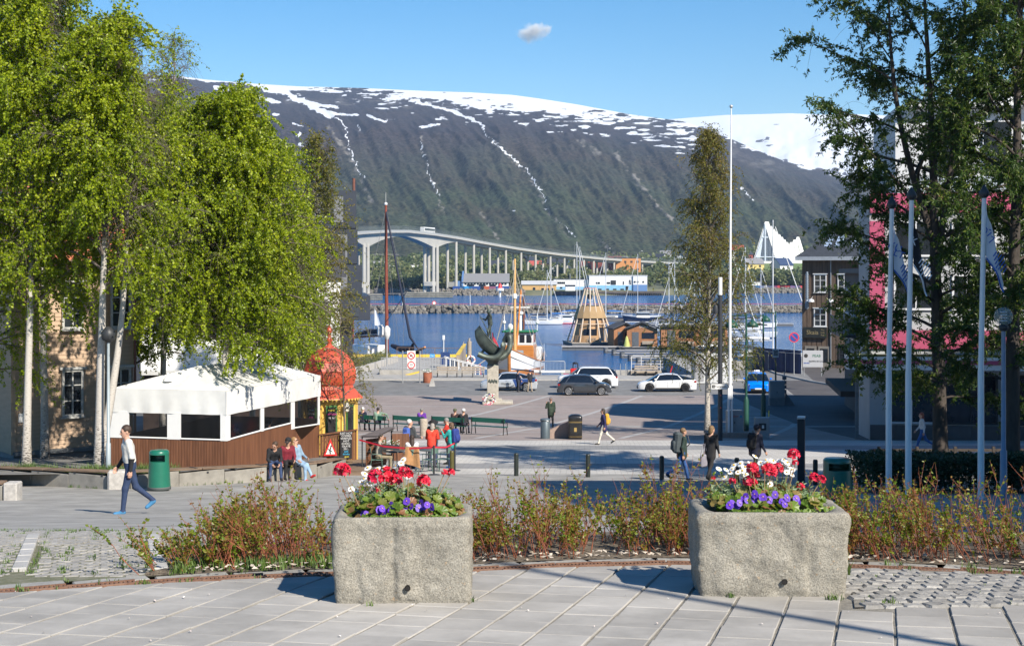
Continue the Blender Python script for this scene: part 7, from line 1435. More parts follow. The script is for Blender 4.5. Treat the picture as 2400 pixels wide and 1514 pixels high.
sd_ = 233;wl0 = 0;sa = thing('pyramid_sauna','floating octagonal timber sauna inside a tall cone of pale poles, canvas skirt half way up','sauna',(X(1383,sd_),sd_,0),R(10));k_ = sd_/F;pz = .85;pole = M('pale_pole',(.52,.42,.32),.7,var=.1,scale=2);canv = M('canvas_tan',(.34,.225,.11),.8,var=.06,scale=1,bump=.3,bscale=3)
b = MB();b.rbox((.3,0,.42),(8.0,7.0,.5),.05);b.build('float',pside,sa);b = MB();b.rbox((.3,0,.74),(8.2,7.2,.16),.03);b.build('deck',greyw,sa)
NP = 14;Hc = 9.35;rb,rt = 3.75,1.0
ring = lambda r,z,n = NP,o = 0:[(r*math.cos(2*math.pi*(q+o)/n),r*math.sin(2*math.pi*(q+o)/n),z)for q in range(n)]
for q in range(NP):b = MB();p0,p1 = ring(rb,pz)[q],ring(rt,Hc)[q];b.tube([p0,p1],[.13,.11],7);b.build('cone_pole',pole,sa)
for z in (3.7,4.8):r = rb+(rt-rb)*(z-pz)/(Hc-pz)-.0;b = MB();pts = ring(r,z);b.tube(pts+[pts[0]],.07,5);b.build('ring_beam',pole,sa)
b = MB();b.grid([ring(2.75,pz,10),ring(2.45,4.5,10)],False,True);b.build('cabin_wall',pinew,sa)
b = MB();b.grid([ring(rb+(rt-rb)*(4.55-pz)/(Hc-pz)+.16,4.6),ring(rb+(rt-rb)*(6.6-pz)/(Hc-pz)+.10,6.5)],False,True);b.build('canvas_skirt',canv,sa);b = MB();b.grid([ring(2.5,4.3,10),ring(2.35,4.75,10)],False,True);b.build('dark_gap',dkm,sa)
for q,a in enumerate((-115,-90,-62,-35)):
 a = R(a);w = .5;c_,s_ = math.cos(a),math.sin(a);b = MB();b.box((2.60*c_,2.60*s_,2.05),(.95,.1,1.7 if q<2 else 2.2),a+R(90));b.build('window' if q<3 else 'door',dkwin if q!=3 else M('door_grey',(.3,.3,.3),.5),sa)
b = MB();rr_ = []
for a in np.linspace(R(-150),R(-75),14):rr_.append(a)
b.grid([[(3.45*math.cos(a),3.45*math.sin(a),z)for a in rr_]for z in (.85,1.9)]);fr_ = b.build('timber_front',pinew,sa);text('pust.',.9,M('lettering_grey',(.22,.2,.17),.7),fr_,(-.45,-3.55,1.38),(R(90),0,R(-6)))
b = MB();
for s in (-.35,.35):b.tube([(3.6+.2,-1.0+s,pz),(1.5,-.4+s,6.7)],.09,5)
b.build('stair_string',pole,sa);b = MB()
for q in range(14):u = (q+.5)/14;b.box((3.8-2.3*u,-1.0+.6*u,pz+5.8*u),(.3,.8,.05))
b.build('stair_tread',pinew,sa);b = MB()
for x in np.linspace(-3.6,-2.6,4):b.tube([(x,-3.2,.8),(x,-3.2,1.8)],.035,4)
b.tube([(-3.6,-3.2,1.8),(-2.6,-3.2,1.8)],.035,4);b.tube([(-3.7,-3.2,1.75),(-3.7,2,1.75)],.035,4);b.build('deck_rail',dkm,sa);b = MB();b.lathe([(.35,0),(.4,.4),(.35,.8)],(.0,.3,7.6),8);b.build('chimney',dkm,sa);b = MB();pts = ring(rt,Hc);b.tube(pts+[pts[0]],.06,5);b.build('top_ring',M('ring_red',(.4,.08,.06),.6),sa)
def cabin(label,px,d,w,h,rz,roofh,sign=None):
 t = thing('floating_cabin',label,'cabin',(X(px,d),d,.6),rz,'timber cabins on the pontoon');b = MB();b.box((0,1.6,h/2),(w,3.2,h));b.build('wall',M('cabin_cedar',(.27,.115,.045),.7,c2=(.37,.17,.075),scale=.8,stretch=(5,5,.5)),t)
 b = MB();b.prism([(-w/2-.35,h-.05),(-w/2-.35,h+.1),(0,h+roofh+.12),(w/2+.35,h+.1),(w/2+.35,h-.05),(0,h+roofh-.05)],-.5,3.6,'y');b.build('roof',M('felt_roof',(.05,.055,.065),.8),t)
 if roofh>.2:b = MB();b.prism([(-w/2,h),(w/2,h),(0,h+roofh-.05)],-.02,.1,'y');b.build('gable',M('cabin_cedar',(.27,.115,.045)),t)
 b = MB();b.box((w*.2,-.02,h*.62),(w*.42,.06,h*.34));b.build('window',dkwin,t);b = MB();b.box((-w*.22,-.02,h*.42),(w*.22,.06,h*.8));b.build('door',M('door_slate',(.10,.11,.12),.5),t);b = MB();b.box((w*.2,-.45,.45),(w*.4,.5,.1));b.box((w*.2,-.22,.7),(w*.4,.06,.3));b.build('bench',greyw,t)
 if sign:text(sign,.42,M('letter_pale',(.6,.55,.5),.7),t,(w*.05,-.52 if roofh<.2 else -.05,h+.28))
 return t
cabin('dark-roofed cedar cabin nearest the pyramid sauna',1465,224,3.6,2.6,R(14),.9);cabin('cedar cabin with gable facing the quay and a wide dark window',1505,221,4.6,2.7,R(-6),1.0,'SAUNA');cabin('flat-roofed cedar cabin behind the lone birch',1592,220,5.5,3.1,R(-3),.12);cabin('flat-roofed cedar cabin right of the birch trunk',1668,221,4.8,3.1,R(-2),.12)
bkx = thing('bicycle','bicycle with a yellow-green cover parked before the cedar cabin','bicycle',(X(1467,219.5),219.5,.6));b = MB()
for s in (-.75,.75):pts = [(s+.48*math.cos(a),0,.5+.48*math.sin(a))for a in np.linspace(0,6.283,17)];b.tube(pts,.035,4)
b.build('wheel',dkm,bkx);b = MB();b.tube([(-.75,0,.5),(-.2,0,1.2),(.55,0,1.15),(.75,0,.5)],.035,4);b.tube([(-.2,0,1.2),(0,0,.5),(.55,0,1.15)],.035,4);b.build('frame',dkm,bkx);b = MB();b.lathe([(.55,0),(.4,.6),(.2,1.35),(.05,1.6)],(.1,-.3,.1),7);b.build('cover',M('cover_lime',(.4,.42,.12),.7),bkx)
sh = thing('sailing_ship','dark-hulled gaff sailing ship with a tall red-brown mast and furled black sail','sailing ship',(X(905,178)-.4,179,0),R(-60));L = 20;b = MB();st = hull(b,L,5.0,1.5,1.2,[1,0],.4,18,.75,(.35,));b.build('hull',[M('hull_black',(.012,.012,.014),.3),hw_],sh);b = MB();deck(b,st);b.build('deck',greyw,sh);rbm = M('mast_redbrown',(.20,.045,.022),.5,var=.15)
mh = Z(478,178);b = MB();b.tube([(1.0,0,1),(.65,0,mh)],[.26,.15],9);b.build('main_mast',rbm,sh);b = MB();b.ball((.65,0,mh),.22,7,5);b.tube([(.65,0,mh),(.65,0,mh+1.4)],.02,4);b.build('masthead',hw_,sh);b = MB();b.tube([(.7,0,mh-.9),(7.5,0,4.2),(9.6,0,2.9)],[.10,.17,.06],6);b.build('furled_sail',sailn,sh);b = MB();b.tube([(8.6,0,2.4),(11.4,0,3.2)],[.20,.13],7);b.build('bowsprit',M('boom_orange',(.55,.2,.04)),sh);b = MB();b.tube([(2.5,0,3.0),(5,0,2.7),(8,0,2.9),(8.2,0,3.5)],[.25,.38,.32,.12],7);b.build('stowed_jib',sailn,sh);b = MB();b.tube([(.4,0,4.2),(-8.5,0,3.6)],.16,6);b.build('boom',rbm,sh);b = MB();b.tube([(.3,0,4.6),(-4,0,4.5),(-8.3,0,4.0)],[.3,.35,.2],7);b.build('stowed_main',sailn,sh);b = MB();b.rbox((-4,0,2.2),(5,2.8,1.3),.15);b.build('deckhouse',hw_,sh);b = MB()
for z,w in ((9.3,2.8),(14.1,1.7)):b.tube([(.8,-w,z),(.8,w,z)],.05,4)
for s in (-1,1):
 b.tube([(.8,s*2.2,1.6),(.8,s*2.6,9.3),(.7,0,mh-.6)],.025,3);b.tube([(.0,s*2.3,1.6),(.7,0,mh-4)],.025,3);b.tube([(-1.2,s*2.3,1.6),(.7,0,mh-5)],.02,3)
b.tube([(.7,0,5.8),(7.4,0,10.2)],.05,3);b.build('rigging',ropem,sh);b = MB();b.tube([(-9.3,0,2),(-9.3,0,14)],.13,7);b.build('mizzen_mast',rbm,sh);b = MB();b.rbox((.3,-.5,4.7),(.9,.9,1.5),.3);b.build('wrapped_sail',M('plastic_white',(.6,.6,.6)),sh)
fl = thing('flag','white feather flag on the bridge pier end behind the sailing ship','flag',(X(878,300),300,0));b = MB();b.tube([(0,0,0),(0,0,4.5)],.05,4);b.build('pole',steel,fl);b = MB();b.grid([[(1.4*v*(1-.7*u),.1*math.sin(v*4),1.0+3.2*u-.5*v)for v in np.linspace(0,1,4)]for u in np.linspace(0,1,6)]);b.build('cloth',hw_,fl)
rockm = M('breakwater_rock',(.085,.078,.066),.95,c2=(.235,.215,.185),scale=1.2,bump=.5,rnd=.25)
b = MB();rows = []
for i in range(60):
 x = X(640,416)+(X(2300,430)-X(640,416))*i/59;y = 416+12*i/59;rows.append([(x,y+q,z)for q,z in ((-2.2,-.3),(-1.2,1.2),(-.4,2.05),(2.0,2.2),(5,-.3))])
b.grid(rows,False);bw_ = struct(b.build('breakwater',rockm));proto = []
for k in range(6):
 rr = random.Random(k);q = MB();q.ball((0,0,0),(.62,.5,.42),7,5);q.v = [(x*rr.uniform(.75,1.25),y*rr.uniform(.75,1.25),z*rr.uniform(.7,1.2))for x,y,z in q.v];q.sm = [False]*len(q.sm);proto.append(q)
for k in range(300):
 u = random.random();x = X(835,416)+(X(1560,424)-X(835,416))*u;tq = random.random();q = proto[k%6]
 if k<6:o = q.build('rock',rockm,bw_);q.me = o.data
 else:o = link('rock',q.me,bw_)
 o.location = (x,416+5.4*u-2.1+tq*1.9,-.1+2.1*tq);o.rotation_euler = (random.uniform(0,6),random.uniform(0,6),random.uniform(0,6));s = random.uniform(.9,1.6);o.scale = (s*1.1,s,s)
rk = MB()
for k in range(1500):
 u = random.random();x = X(640,416)+(X(2000,428)-X(640,416))*u;tq = random.random();q = proto[k%6];s = random.uniform(.6,1.3);a = random.uniform(0,6);ca,sa_ = math.cos(a)*s,math.sin(a)*s;rk.add([(vx*ca-vz*sa_+x,vy*s+416+9.4*u-2.0+tq*1.9,vx*sa_+vz*ca-.1+2.05*tq)for vx,vy,vz in q.v],q.f,False)
o = rk.build('small_rocks',rockm,bw_);o['kind'] = 'stuff'
b = MB();b.box((X(1300,418),418.8,2.75),(X(2100,424)-X(640,416)-30,.1,.14),.008);tag(b.build('breakwater_rail',M('rail_red',(.42,.07,.09),.6)),'thin red rail running along the top of the breakwater','railing')
for px in (943,1102):t = thing('marker_post','thin white marker post on the breakwater, '+('below the ship rigging' if px==943 else 'left of the fishing boat mast'),'post',(X(px,418),418,2));b = MB();b.tube([(0,0,0),(0,0,3.4)],.09,5);b.build('pole',hw_,t)
t = thing('breakwater_sign','round red and white warning sign on the breakwater','sign',(X(1018,418),417,2));b = MB();b.mat(0).tube([(0,-.1,1.0),(0,-.05,1.0)],.62,16);b.mat(1).tube([(0,-.15,1.0),(0,-.105,1.0)],.42,16);b.build('plate',[redring,white],t);b = MB();b.tube([(0,0,0),(0,0,1.2)],.05,5);b.build('post',steel,t)
# --- 70_far
bcon = M('bridge_concrete',(.40,.385,.345),.85,var=.08,scale=.15);bsteel = M('bridge_railing',(.17,.20,.20),.6,var=.06);bdark = M('bridge_underside',(.20,.20,.19),.8)
bp_ = [(560,470,584),(640,520,566),(700,560,555),(830,630,544),(880,655,541),(940,685,541),(1000,715,547.5),(1060,745,557),(1130,778,570),(1200,810,582),(1300,858,595.5),(1400,905,605.5),(1480,945,611),(1548,985,615),(1620,1030,618)]
bpx = np.array([p[0]for p in bp_],float);bd = np.array([p[1]for p in bp_],float);by = np.array([p[2]for p in bp_],float)
def B3(px,dz=0.,lat=0.):
 d = float(np.interp(px,bpx,bd));y = float(np.interp(px,bpx,by));d2 = float(np.interp(px+4,bpx,bd));t = Vector((X(px+4,d2)-X(px,d),d2-d,0)).normalized();n_ = Vector((t.y,-t.x,0));return Vector((X(px,d),d,Z(y,d)+dz))+n_*lat
bt_ = thing('road_bridge','long slender concrete road bridge arching over the fjord on tall paired columns','bridge',(0,0,0));pxs = np.linspace(575,1615,150);b = MB();W = 4.2
pier_main = [(762,0),(850,1),(1012,1),(1059,0)]
def depth(px):
 base = 1.4
 for c in (848,1010):
  wv = 78 if c==1010 and px<c else 50 if px>c else 60
  if c==848:wv = 50 if px<c else 80
  q = abs(px-c)/wv
  if q<1:base = max(base,1.5+4.6*(1-q)**1.6)
 return base
b.grid([[B3(p,0,-W),B3(p,0,W),B3(p,-1.0,W),B3(p,-1.0,-W)]for p in pxs],False,True);b.build('deck',bcon,bt_);b = MB();b.grid([[B3(p,-1.0,-W*.62),B3(p,-1.0,W*.62),B3(p,-1.0-depth(p),W*.58),B3(p,-1.0-depth(p),-W*.58)]for p in pxs],False,True);b.build('girder',bcon,bt_)
b = MB();
for s in (-1,1):
 for z in (.5,1.0,1.5,2.1):b.tube([B3(p,z,s*W)for p in pxs],.07,3)
b.build('railing',bsteel,bt_);b = MB()
for p in np.linspace(575,1615,420):b.tube([B3(p,0,W),B3(p,2.1,W)],.05,3,False)
b.build('railing_posts',bsteel,bt_)['kind'] = 'stuff'
b = MB();b.grid([[B3(p,-.4,W*1.01),B3(p,.3,W*1.01)]for p in pxs]);b.build('edge_beam',M('edge_beam_pale',(.36,.37,.36),.7),bt_)
cols = [700,735,768,1059-0,1100.5,1138,1176,1212,1246,1281,1314,1337,1360,1383,1407,1431,1453,1475,1497,1519,1540]
for i,p in enumerate(cols):
 for s in (-1,1):
  c = B3(p,-1.0-depth(p)+.3,s*W*.58);g_ = -.5 if c.y<735 else max(2.0,(c.y-735)*.03);q = MB();q.tube([(c.x,c.y,g_-.5),(c.x,c.y,c.z)],[.78,.70],6);q.build('column',bcon,bt_)
 if 1050<p<1280:c = B3(p,0,0);q = MB();q.box((c.x,c.y,5.5),(1.0,W*1.1,2.6),math.atan2(-(B3(p,0,W)-c).x,(B3(p,0,W)-c).y));q.build('tie_beam',bcon,bt_)
for p in (846,1010):
 for dp in (-4.5,4.5):
  for s in (-1,1):c = B3(p+dp,-5.2,s*W*.55);q = MB();q.tube([(c.x,c.y,-.5),(c.x,c.y,c.z)],[.95,.85],6);q.build('main_column',bcon,bt_)
 c = B3(p,0,0);q = MB();q.rbox((c.x,c.y,6),(4.5,9,2.2),.1,R(-15));q.build('tie_beam',bcon,bt_)
fd = thing('bridge_fender','long low timber and concrete fender island around the main bridge columns','fender',(X(1005,672),672,0));b = MB()
for z in (.4,1.3,2.2):b.rbox((0,0,z),(22,8,.7),.1)
b.build('fender_wall',M('fender_weathered',(.20,.19,.155),.9,var=.3,scale=.5),fd)
fd2 = dup(fd,(X(858,615),615,0));fd2['label'] = 'shorter fender island under the left bridge columns beside the white flag';fd2.scale = (.62,.8,1)
for i,p in enumerate((1332,1410,1486)):c = B3(p,0,W);q = MB();t = thing('bridge_lamp','thin lamp post on the bridge deck, '+('leftmost' if i==0 else 'middle' if i==1 else 'rightmost')+' of three','lamp post',c);q.tube([(0,0,0),(0,0,6.0),(1.2,0,6.3)],.09,4);q.build('pole',steel,t);q = MB();q.box((1.4,0,6.35),(1.0,.4,.25));q.build('lamp_head',hw_,t)
bus = thing('bus','white bus crossing the bridge above the main span','bus',B3(1010,.05,-1.8),math.atan2(B3(1014).y-B3(1006).y,B3(1014).x-B3(1006).x));b = MB();b.rbox((0,0,1.9),(13,2.5,2.8),.15);b.build('body',hw_,bus);b = MB();b.box((0,0,2.2),(12.2,2.54,1.0));b.build('window',dkwin,bus)
for x in (-4,4):b = MB();b.box((x,0,.5),(1.0,2.5,1.0));b.build('wheel',tyre,bus)
chw = M('church_white',(.80,.80,.79),.6,var=.02);chg = M('church_glass',(.03,.045,.075),.15,var=.3,scale=.3);chs = M('church_shade',(.45,.50,.58),.5,var=.05)
Dc = 1050;zc = Z(612,Dc);ch_ = thing('church','white tent-shaped church of stepped concrete slabs with a tall dark glass gable','church',(X(1793,Dc),Dc,zc));m_ = Dc/F
fa = Vector((1,.45,0)).normalized();na = Vector((.80,.60,0)).normalized()
hwid = 31*m_/fa.x;Hm = 92*m_
n_sl = 8;steps = [(0,92),(8.5,82),(16,75),(23,69),(30,63),(37,57),(44,51),(51,45),(58,39)]
def slab(o,w,h,L_,hang=0.0):
 0
 b = MB();th = .9;ap = o+Vector((0,0,h))
 for s in (-1,1):
  f0 = o+fa*w*s;d = na*L_;nrm = Vector((0,0,th));b.add([f0,f0+d,ap+d,ap,f0-fa*s*th*1.4,f0-fa*s*th*1.4+d,ap+d-nrm*2,ap-nrm*2],[(0,1,2,3),(7,6,5,4),(0,3,7,4),(1,5,6,2),(0,4,5,1)])
 return b
for i,(px,h)in enumerate(steps):
 o = na*(px*m_/na.x*1.04);L_ = 10*m_/na.x;slab(o,hwid*h/92*.98,h*m_,L_).build('roof_slab',chw,ch_)
for i,(px,h)in enumerate([(66,45),(75,51),(84,58)]):
 o = na*(px*m_/na.x*1.04);slab(o,hwid*h/92*.98,h*m_,7.2*m_/na.x).build('roof_slab',chw,ch_)
b = MB();o = Vector((-.1,-.3,0));b.add([o-fa*hwid*.93,o+fa*hwid*.93,o+Vector((0,0,Hm*.95))],[(0,1,2)]);b.build('glass_gable',chg,ch_)
b = MB();o = Vector((-.2,-.8,0));b.add([o-fa*hwid*.9,o-fa*hwid*.42,o+Vector((0,0,Hm*.92))],[(0,1,2)]);b.tube([o,o+Vector((0,0,Hm*.95))],.9,4);b.tube([o-fa*2.6+Vector((0,0,Hm*.60)),o+fa*2.6+Vector((0,0,Hm*.60))],.6,4);b.tube([o-fa*hwid*.72+Vector((0,0,Hm*.1)),o+fa*hwid*.85+Vector((0,0,Hm*.1))],.5,4);b.build('cross',chs,ch_);b = MB()  # left triangle paints the shaded reveal in bluish colour, joined to the cross
for k in range(-7,8):
 if k:x = hwid*.93*k/8;b.tube([Vector((-.15,-.5,0))+fa*x,Vector((-.15,-.5,0))+fa*x+Vector((0,0,Hm*.93*(1-abs(k)/8)))],.16,3,False)
b.build('mullions',chs,ch_);
tw_ = thing('terrace_wall','long low white terrace wall under the church','wall',(X(1830,Dc-16),Dc-16,Z(617,Dc-16)));b = MB();b.box((4,0,.6),(52,.6,1.6));b.build('wall',chw,tw_)
hb_ = MB();rows = []
for d,y in ((880,668),(930,655),(985,640),(1030,618),(1075,611.5),(1150,612),(1300,612)):rows.append([(X(px,d),d,Z(y,d)-(0 if 1760<px<2100 else 6 if px>1690 else 14))for px in (1560,1640,1700,1770,1830,1900,2000,2100,2200)])
hb_.grid(rows);struct(hb_.build('church_hill',M('meadow_green',(.10,.17,.035),.9,c2=(.17,.21,.07),scale=.04)))
def house(label,px,py,d,w,h,dp,rz,wall,roof_,rh=None,chim=True,cat='house',name='far_house',wins=2,flat=False,storey=1):
 t = thing(name,label,cat,(X(px,d),d,Z(py,d)),rz);b = MB();b.box((0,0,h/2-1),(w,dp,h+2));b.build('wall',wall,t);rh = rh if rh is not None else w*.28
 if not flat:
  b = MB();b.prism([(-dp/2-.5,h-.25),(-dp/2-.5,h),(0,h+rh+.3),(dp/2+.5,h),(dp/2+.5,h-.25),(0,h+rh)],-w/2-.4,w/2+.4,'x');r = b.build('roof',roof_,t)
  for s in (-1,1):b = MB();b.add([(s*w/2,-dp/2,h),(s*w/2,dp/2,h),(s*w/2,0,h+rh)],[(0,1,2)]);b.build('gable',wall,t)
  if chim:b = MB();b.box((w*.2,.4,h+rh+.2),(.7,.7,1.5));b.build('chimney',bdark,r)
 else:b = MB();b.box((0,0,h+.1),(w+.4,dp+.4,.4));b.build('roof',roof_,t)
 for st in range(storey):
  for k in range(wins):x = -w/2+w*(k+.5)/wins;b = MB();b.box((x,-dp/2-.04,h*(.5 if storey==1 else .25+.5*st)),(min(1.4,w/wins*.5),.1,1.3 if storey>1 else min(1.4,h*.4)));f = b.build('window',dkwin,t)
 return t
hwm = M('house_white',(.70,.70,.68),.7,var=.04);hye = M('house_yellow',(.62,.50,.18),.7);hor = M('house_orange',(.50,.22,.07),.7);hrd = M('house_red',(.24,.06,.04),.7);hbr = M('house_brown',(.10,.055,.04),.8);rfd = M('roof_dark',(.035,.04,.05),.7,var=.15,scale=.3);rfg = M('roof_grey',(.22,.22,.225),.7,var=.1);rfr = M('roof_red',(.36,.07,.05),.7);rfb = M('roof_blue',(.03,.05,.11),.6)
house('pale yellow two-storey house with a grey roof just left below the church',1765,641,900,11,6,9,R(12),hye,rfg,3,True,wins=2,storey=2);house('white house with a blue-black roof below the church front',1832,635,905,12,3.6,8,R(38),hwm,rfb,4.2)
HL_ = [('white house with a red roof at the birch edge',1725,598,1180,hwm,rfr),('dark-roofed brown house among the trees under the bridge',1302,632,1010,hbr,rfd),('white house with a steep gable seen between bridge columns',1390,625,1080,hwm,rfd),('white house with a hipped roof below the bridge end',1464,623,1090,hwm,rfg),('white and red house partly hidden by the bridge deck',1440,622,1100,hwm,rfr),('blue-roofed house under the bridge',1346,620,1090,hwm,rfb),('white bungalow with black roof on the slope left of the tall columns',1316,640,960,hwm,rfd),('dark house with brown roof among far trees',1240,625,1040,hbr,rfd),('small white gabled house by the warehouse roof',1164,640,960,hwm,rfd),('red-roofed villa beside the black house',1252,640,980,hwm,rfr),('black house at the foot of the mountain right of the warehouse',1190,640,1000,hbr,rfd),('low white house left end of the far village',865,640,1000,hwm,rfg),('second low white house near the left bridge columns',886,641,990,hwm,rfg),('tiny white house high behind the bridge railing end',1560,606,1240,hwm,rfg),('white house behind the lone birch top',1600,612,1150,hwm,rfd),('dark red cottage left of the church terrace',1744,610,1120,hrd,rfd),('pale house between the bridge and the birch',1540,618,1120,hwm,rfd)]
for i,(lb,px,py,d,wm_,rm_)in enumerate(HL_):house(lb,px,py,d,random.uniform(9,13),random.uniform(3.2,5),8,R(random.choice([-30,25,40,60,-10])),wm_,rm_,random.uniform(2.6,3.8),random.random()<.6)
house('long low pale grey school building behind the trees, left of the tall columns',975,638,960,70,4.5,14,R(24),hwm,rfg,0,False,'building','far_building',16,True);house('orange-panelled apartment block under the bridge end',1470,640,930,16,9.5,10,R(4),hor,rfd,0,False,'building','far_building',4,True,3);house('red-brown apartment block left of the orange one',1425,640,935,22,10,10,R(3),hrd,rfd,0,False,'building','far_building',5,True,3);house('dark red row building behind the white warehouse',1385,640,950,14,8,10,R(2),hrd,rfd,0,False,'building','far_building',4,True,2)
wqm = M('timber_wharf',(.10,.085,.07),.9,var=.3,scale=.3);shb = M('shed_blue',(.10,.20,.40),.6,var=.05);
def shed(label,px0,px1,d,ytop,ybot,dp,wall,roof_,kind='flat',rh=0,cat='warehouse',low=None,wn=(),rz=0):
 w = (px1-px0)*d/F;z0 = Z(ybot,d);h = Z(ytop,d)-z0-rh;t = thing('warehouse',label,cat,(X((px0+px1)/2,d),d,z0),rz);b = MB();b.box((0,dp/2,h/2),(w,dp,h));b.build('wall',wall,t)
 if low:b = MB();b.box((0,-.03,low[0]/2),(w-.1,.2,low[0]));b.build('plinth_band',low[1],t)
 if kind=='flat':b = MB();b.box((0,dp/2,h+.15),(w+.5,dp+.5,.35));b.build('roof',roof_,t)
 else:b = MB();b.prism([(-.6,h-.2),(-.6,h+.1),(dp/2,h+rh+.2),(dp+.6,h+.1),(dp+.6,h-.2)],-w/2-.5,w/2+.5,'x');b.build('roof',roof_,t)
 for (u,v,ww,hh)in wn:b = MB();b.box((w*(u-.5),-.16,h*v),(ww,.2,hh));b.build('window',dkwin,t)
 return t
t = shed('big grey-roofed boat shed with white front and blue gable behind the bridge columns',1086,1192,745,642,679,22,hwm,rfg,'gable',4.2,wn=[(.05+.068*k,.78,1.0,.9)for k in range(14)]+[(.16,.28,3.6,3.6),(.42,.28,3.4,3.6),(.65,.3,3.2,3.2)]);b = MB();w = 106*745/F;b.prism([(-.1,0),(22,0),(22,5.4),(11,9.6),(-.1,5.4)],-w/2-.9,-w/2-.05,'x');b.box((-w/2-3,8,2.2),(5,14,4.4));b.build('blue_gable',shb,t)
shed('long orange-yellow shed with pale roof on the wharf',1224,1304,738,659,686,14,M('shed_ochre',(.52,.32,.12),.7,var=.05),M('roof_pale',(.5,.5,.5),.6),'gable',1.6,wn=[(.35,.4,1.2,1.8),(.6,.4,1.2,1.2),(.75,.4,1.2,1.2),(.9,.4,1.2,1.2)])
shed('white and pale blue workshop between the ochre shed and the big white hall',1298,1385,745,655,683,16,hwm,rfd,low=(2.4,M('band_skyblue',(.20,.42,.66),.6)),wn=[(.08+.05*k,.72,.8,.9)for k in range(5)]+[(.2,.3,1.2,.8),(.5,.3,1,.8)])
shed('large white hall with a sky-blue lower band and black windows on the wharf',1381,1484,742,647,683,24,hwm,M('roof_white',(.6,.6,.6)),low=(3.1,M('band_skyblue',(.20,.42,.66))),wn=[(.20,.55,2.0,.8),(.44,.55,1.6,.8),(.55,.58,2.6,2.2),(.78,.55,.5,1.6),(.93,.6,1.0,2.2)]+[(.24+.17*k,.13,1.8,.7)for k in range(4)]+[(.86,.17,1.4,2.6)])
shed('white upper block with three small windows at the right end of the hall',1484,1517,741,647,683,20,hwm,M('roof_white',(.6,.6,.6)),low=(3.4,shb),wn=[(.12,.62,.8,.8),(.33,.62,.8,.8),(.72,.62,.8,.8)])
shed('low white shed behind the lone birch by the containers',1715,1782,835,661,671,10,hwm,rfg)
b = MB();b.box((X(1385,736),738,1.6),((1560-1215)*738/F,6,1.0));b.build('wharf_deck',wqm,None);wh_ = bpy.data.objects[-1];wh_ = [o for o in bpy.data.objects if o.name.startswith('wharf_deck')][0];struct(wh_);b = MB()
for k in range(70):b.tube([(X(1215+k*5,735),735.3,-.5),(X(1215+k*5,735),735.3,1.3)],.22,5)
b.build('wharf_piles',wqm,wh_)['kind'] = 'stuff'
wb2 = thing('work_boat','white and black work boat moored at the wharf before the white workshop','boat',(X(1336,728),728,0));b = MB();st = hull(b,15,5,2.0,1.0,[0,0],.4,12,.85);b.build('hull',M('hull_black',(.012,.012,.014)),wb2);b = MB();deck(b,st);b.rbox((0,0,4.2),(5,3.6,3.6),.2);b.box((0,0,6.4),(2.5,2,1.2));b.build('wheelhouse',hw_,wb2);b = MB();b.box((0,0,5),(5.1,3.7,.8));b.build('window',dkwin,wb2);b = MB();b.tube([(0,0,6),(0,0,11)],.12,4);b.build('mast',mastw,wb2)
cols_ = [M('container_'+nm,c,.6,var=.08,scale=.6)for nm,c in (('red',(.50,.04,.045)),('blue',(.02,.07,.26)),('sky',(.03,.28,.62)),('grey',(.30,.36,.42)),('orange',(.42,.10,.035)))]
def cont(px,d,ci,lb,y=None):
 b = MB();L_ = 6.0;b.box((0,0,1.3),(L_,2.4,2.6))
 for k in range(15):b.box((-L_/2+.2+k*.4,-1.22,1.3),(.2,.06,2.4))
 o = b.build('shipping_container',cols_[ci],None,(X(px,d),d,Z(y,d)if y else 3.0));tag(o,lb,'container','shipping containers on the far quay')
nmz = ('red','navy blue','sky blue','grey-blue','rust orange')
seq = [(1740,1),(1756,1),(1766,2),(1778,1),(1797,3),(1809,1),(1826,0),(1839,0),(1851,0),(1862,2),(1874,0),(1888,0)]
for i,(px,ci)in enumerate(seq):cont(px,826,ci,f'{nmz[ci]} shipping container, number {i+1} from the left of the quay row below the church' if False else f'{nmz[ci]} shipping container on the far quay '+('behind the birch edge' if px<1760 else 'left of the yacht mast' if px<1790 else 'just right of the yacht mast' if px<1815 else 'mid-row right of the yacht mast' if px<1850 else 'by the brown warehouse'),680)
for i,(px,ci,lb)in enumerate(((1075,1,'dark blue container beside the blue gable'),(1093,2,'brighter blue container before the boat shed'),(1112,1,'navy container between bridge columns'),(1148,4,'rust orange container before the boat shed'),(1160,1,'navy container right of the rust orange one'),(1183,1,'dark container at the right end of the boat shed'))):cont(px,738,ci,lb,683)
by_ = thing('buoy_tower','white and red beacon standing in the water by the bridge columns','beacon',(X(1172,690),690,0));b = MB();b.tube([(0,0,0),(0,0,3)],.5,8);b.tube([(0,0,3),(0,0,4.2)],1.9,12);b.build('base',hw_,by_);b = MB();b.lathe([(1.0,4.2),(.9,5.6),(.4,6.2),(.1,6.6)],(0,0,0),10);b.build('lantern',redring,by_)
sr_ = MB()
for k in range(900):
 px = random.uniform(840,1230)if random.random()<.6 else random.uniform(1700,1960);d = float(np.interp(px,sh_px,sh_d));q = proto[k%6];s = random.uniform(.9,2.0);a = random.uniform(0,6);ca,sa2 = math.cos(a)*s,math.sin(a)*s;u = random.random();sr_.add([(vx*ca-vz*sa2+X(px,d),vy*s+d-1+u*7,vx*sa2+vz*ca+2.9*u)for vx,vy,vz in q.v],q.f,False)
tag(sr_.build('shore_rocks',rockm),kind='stuff')
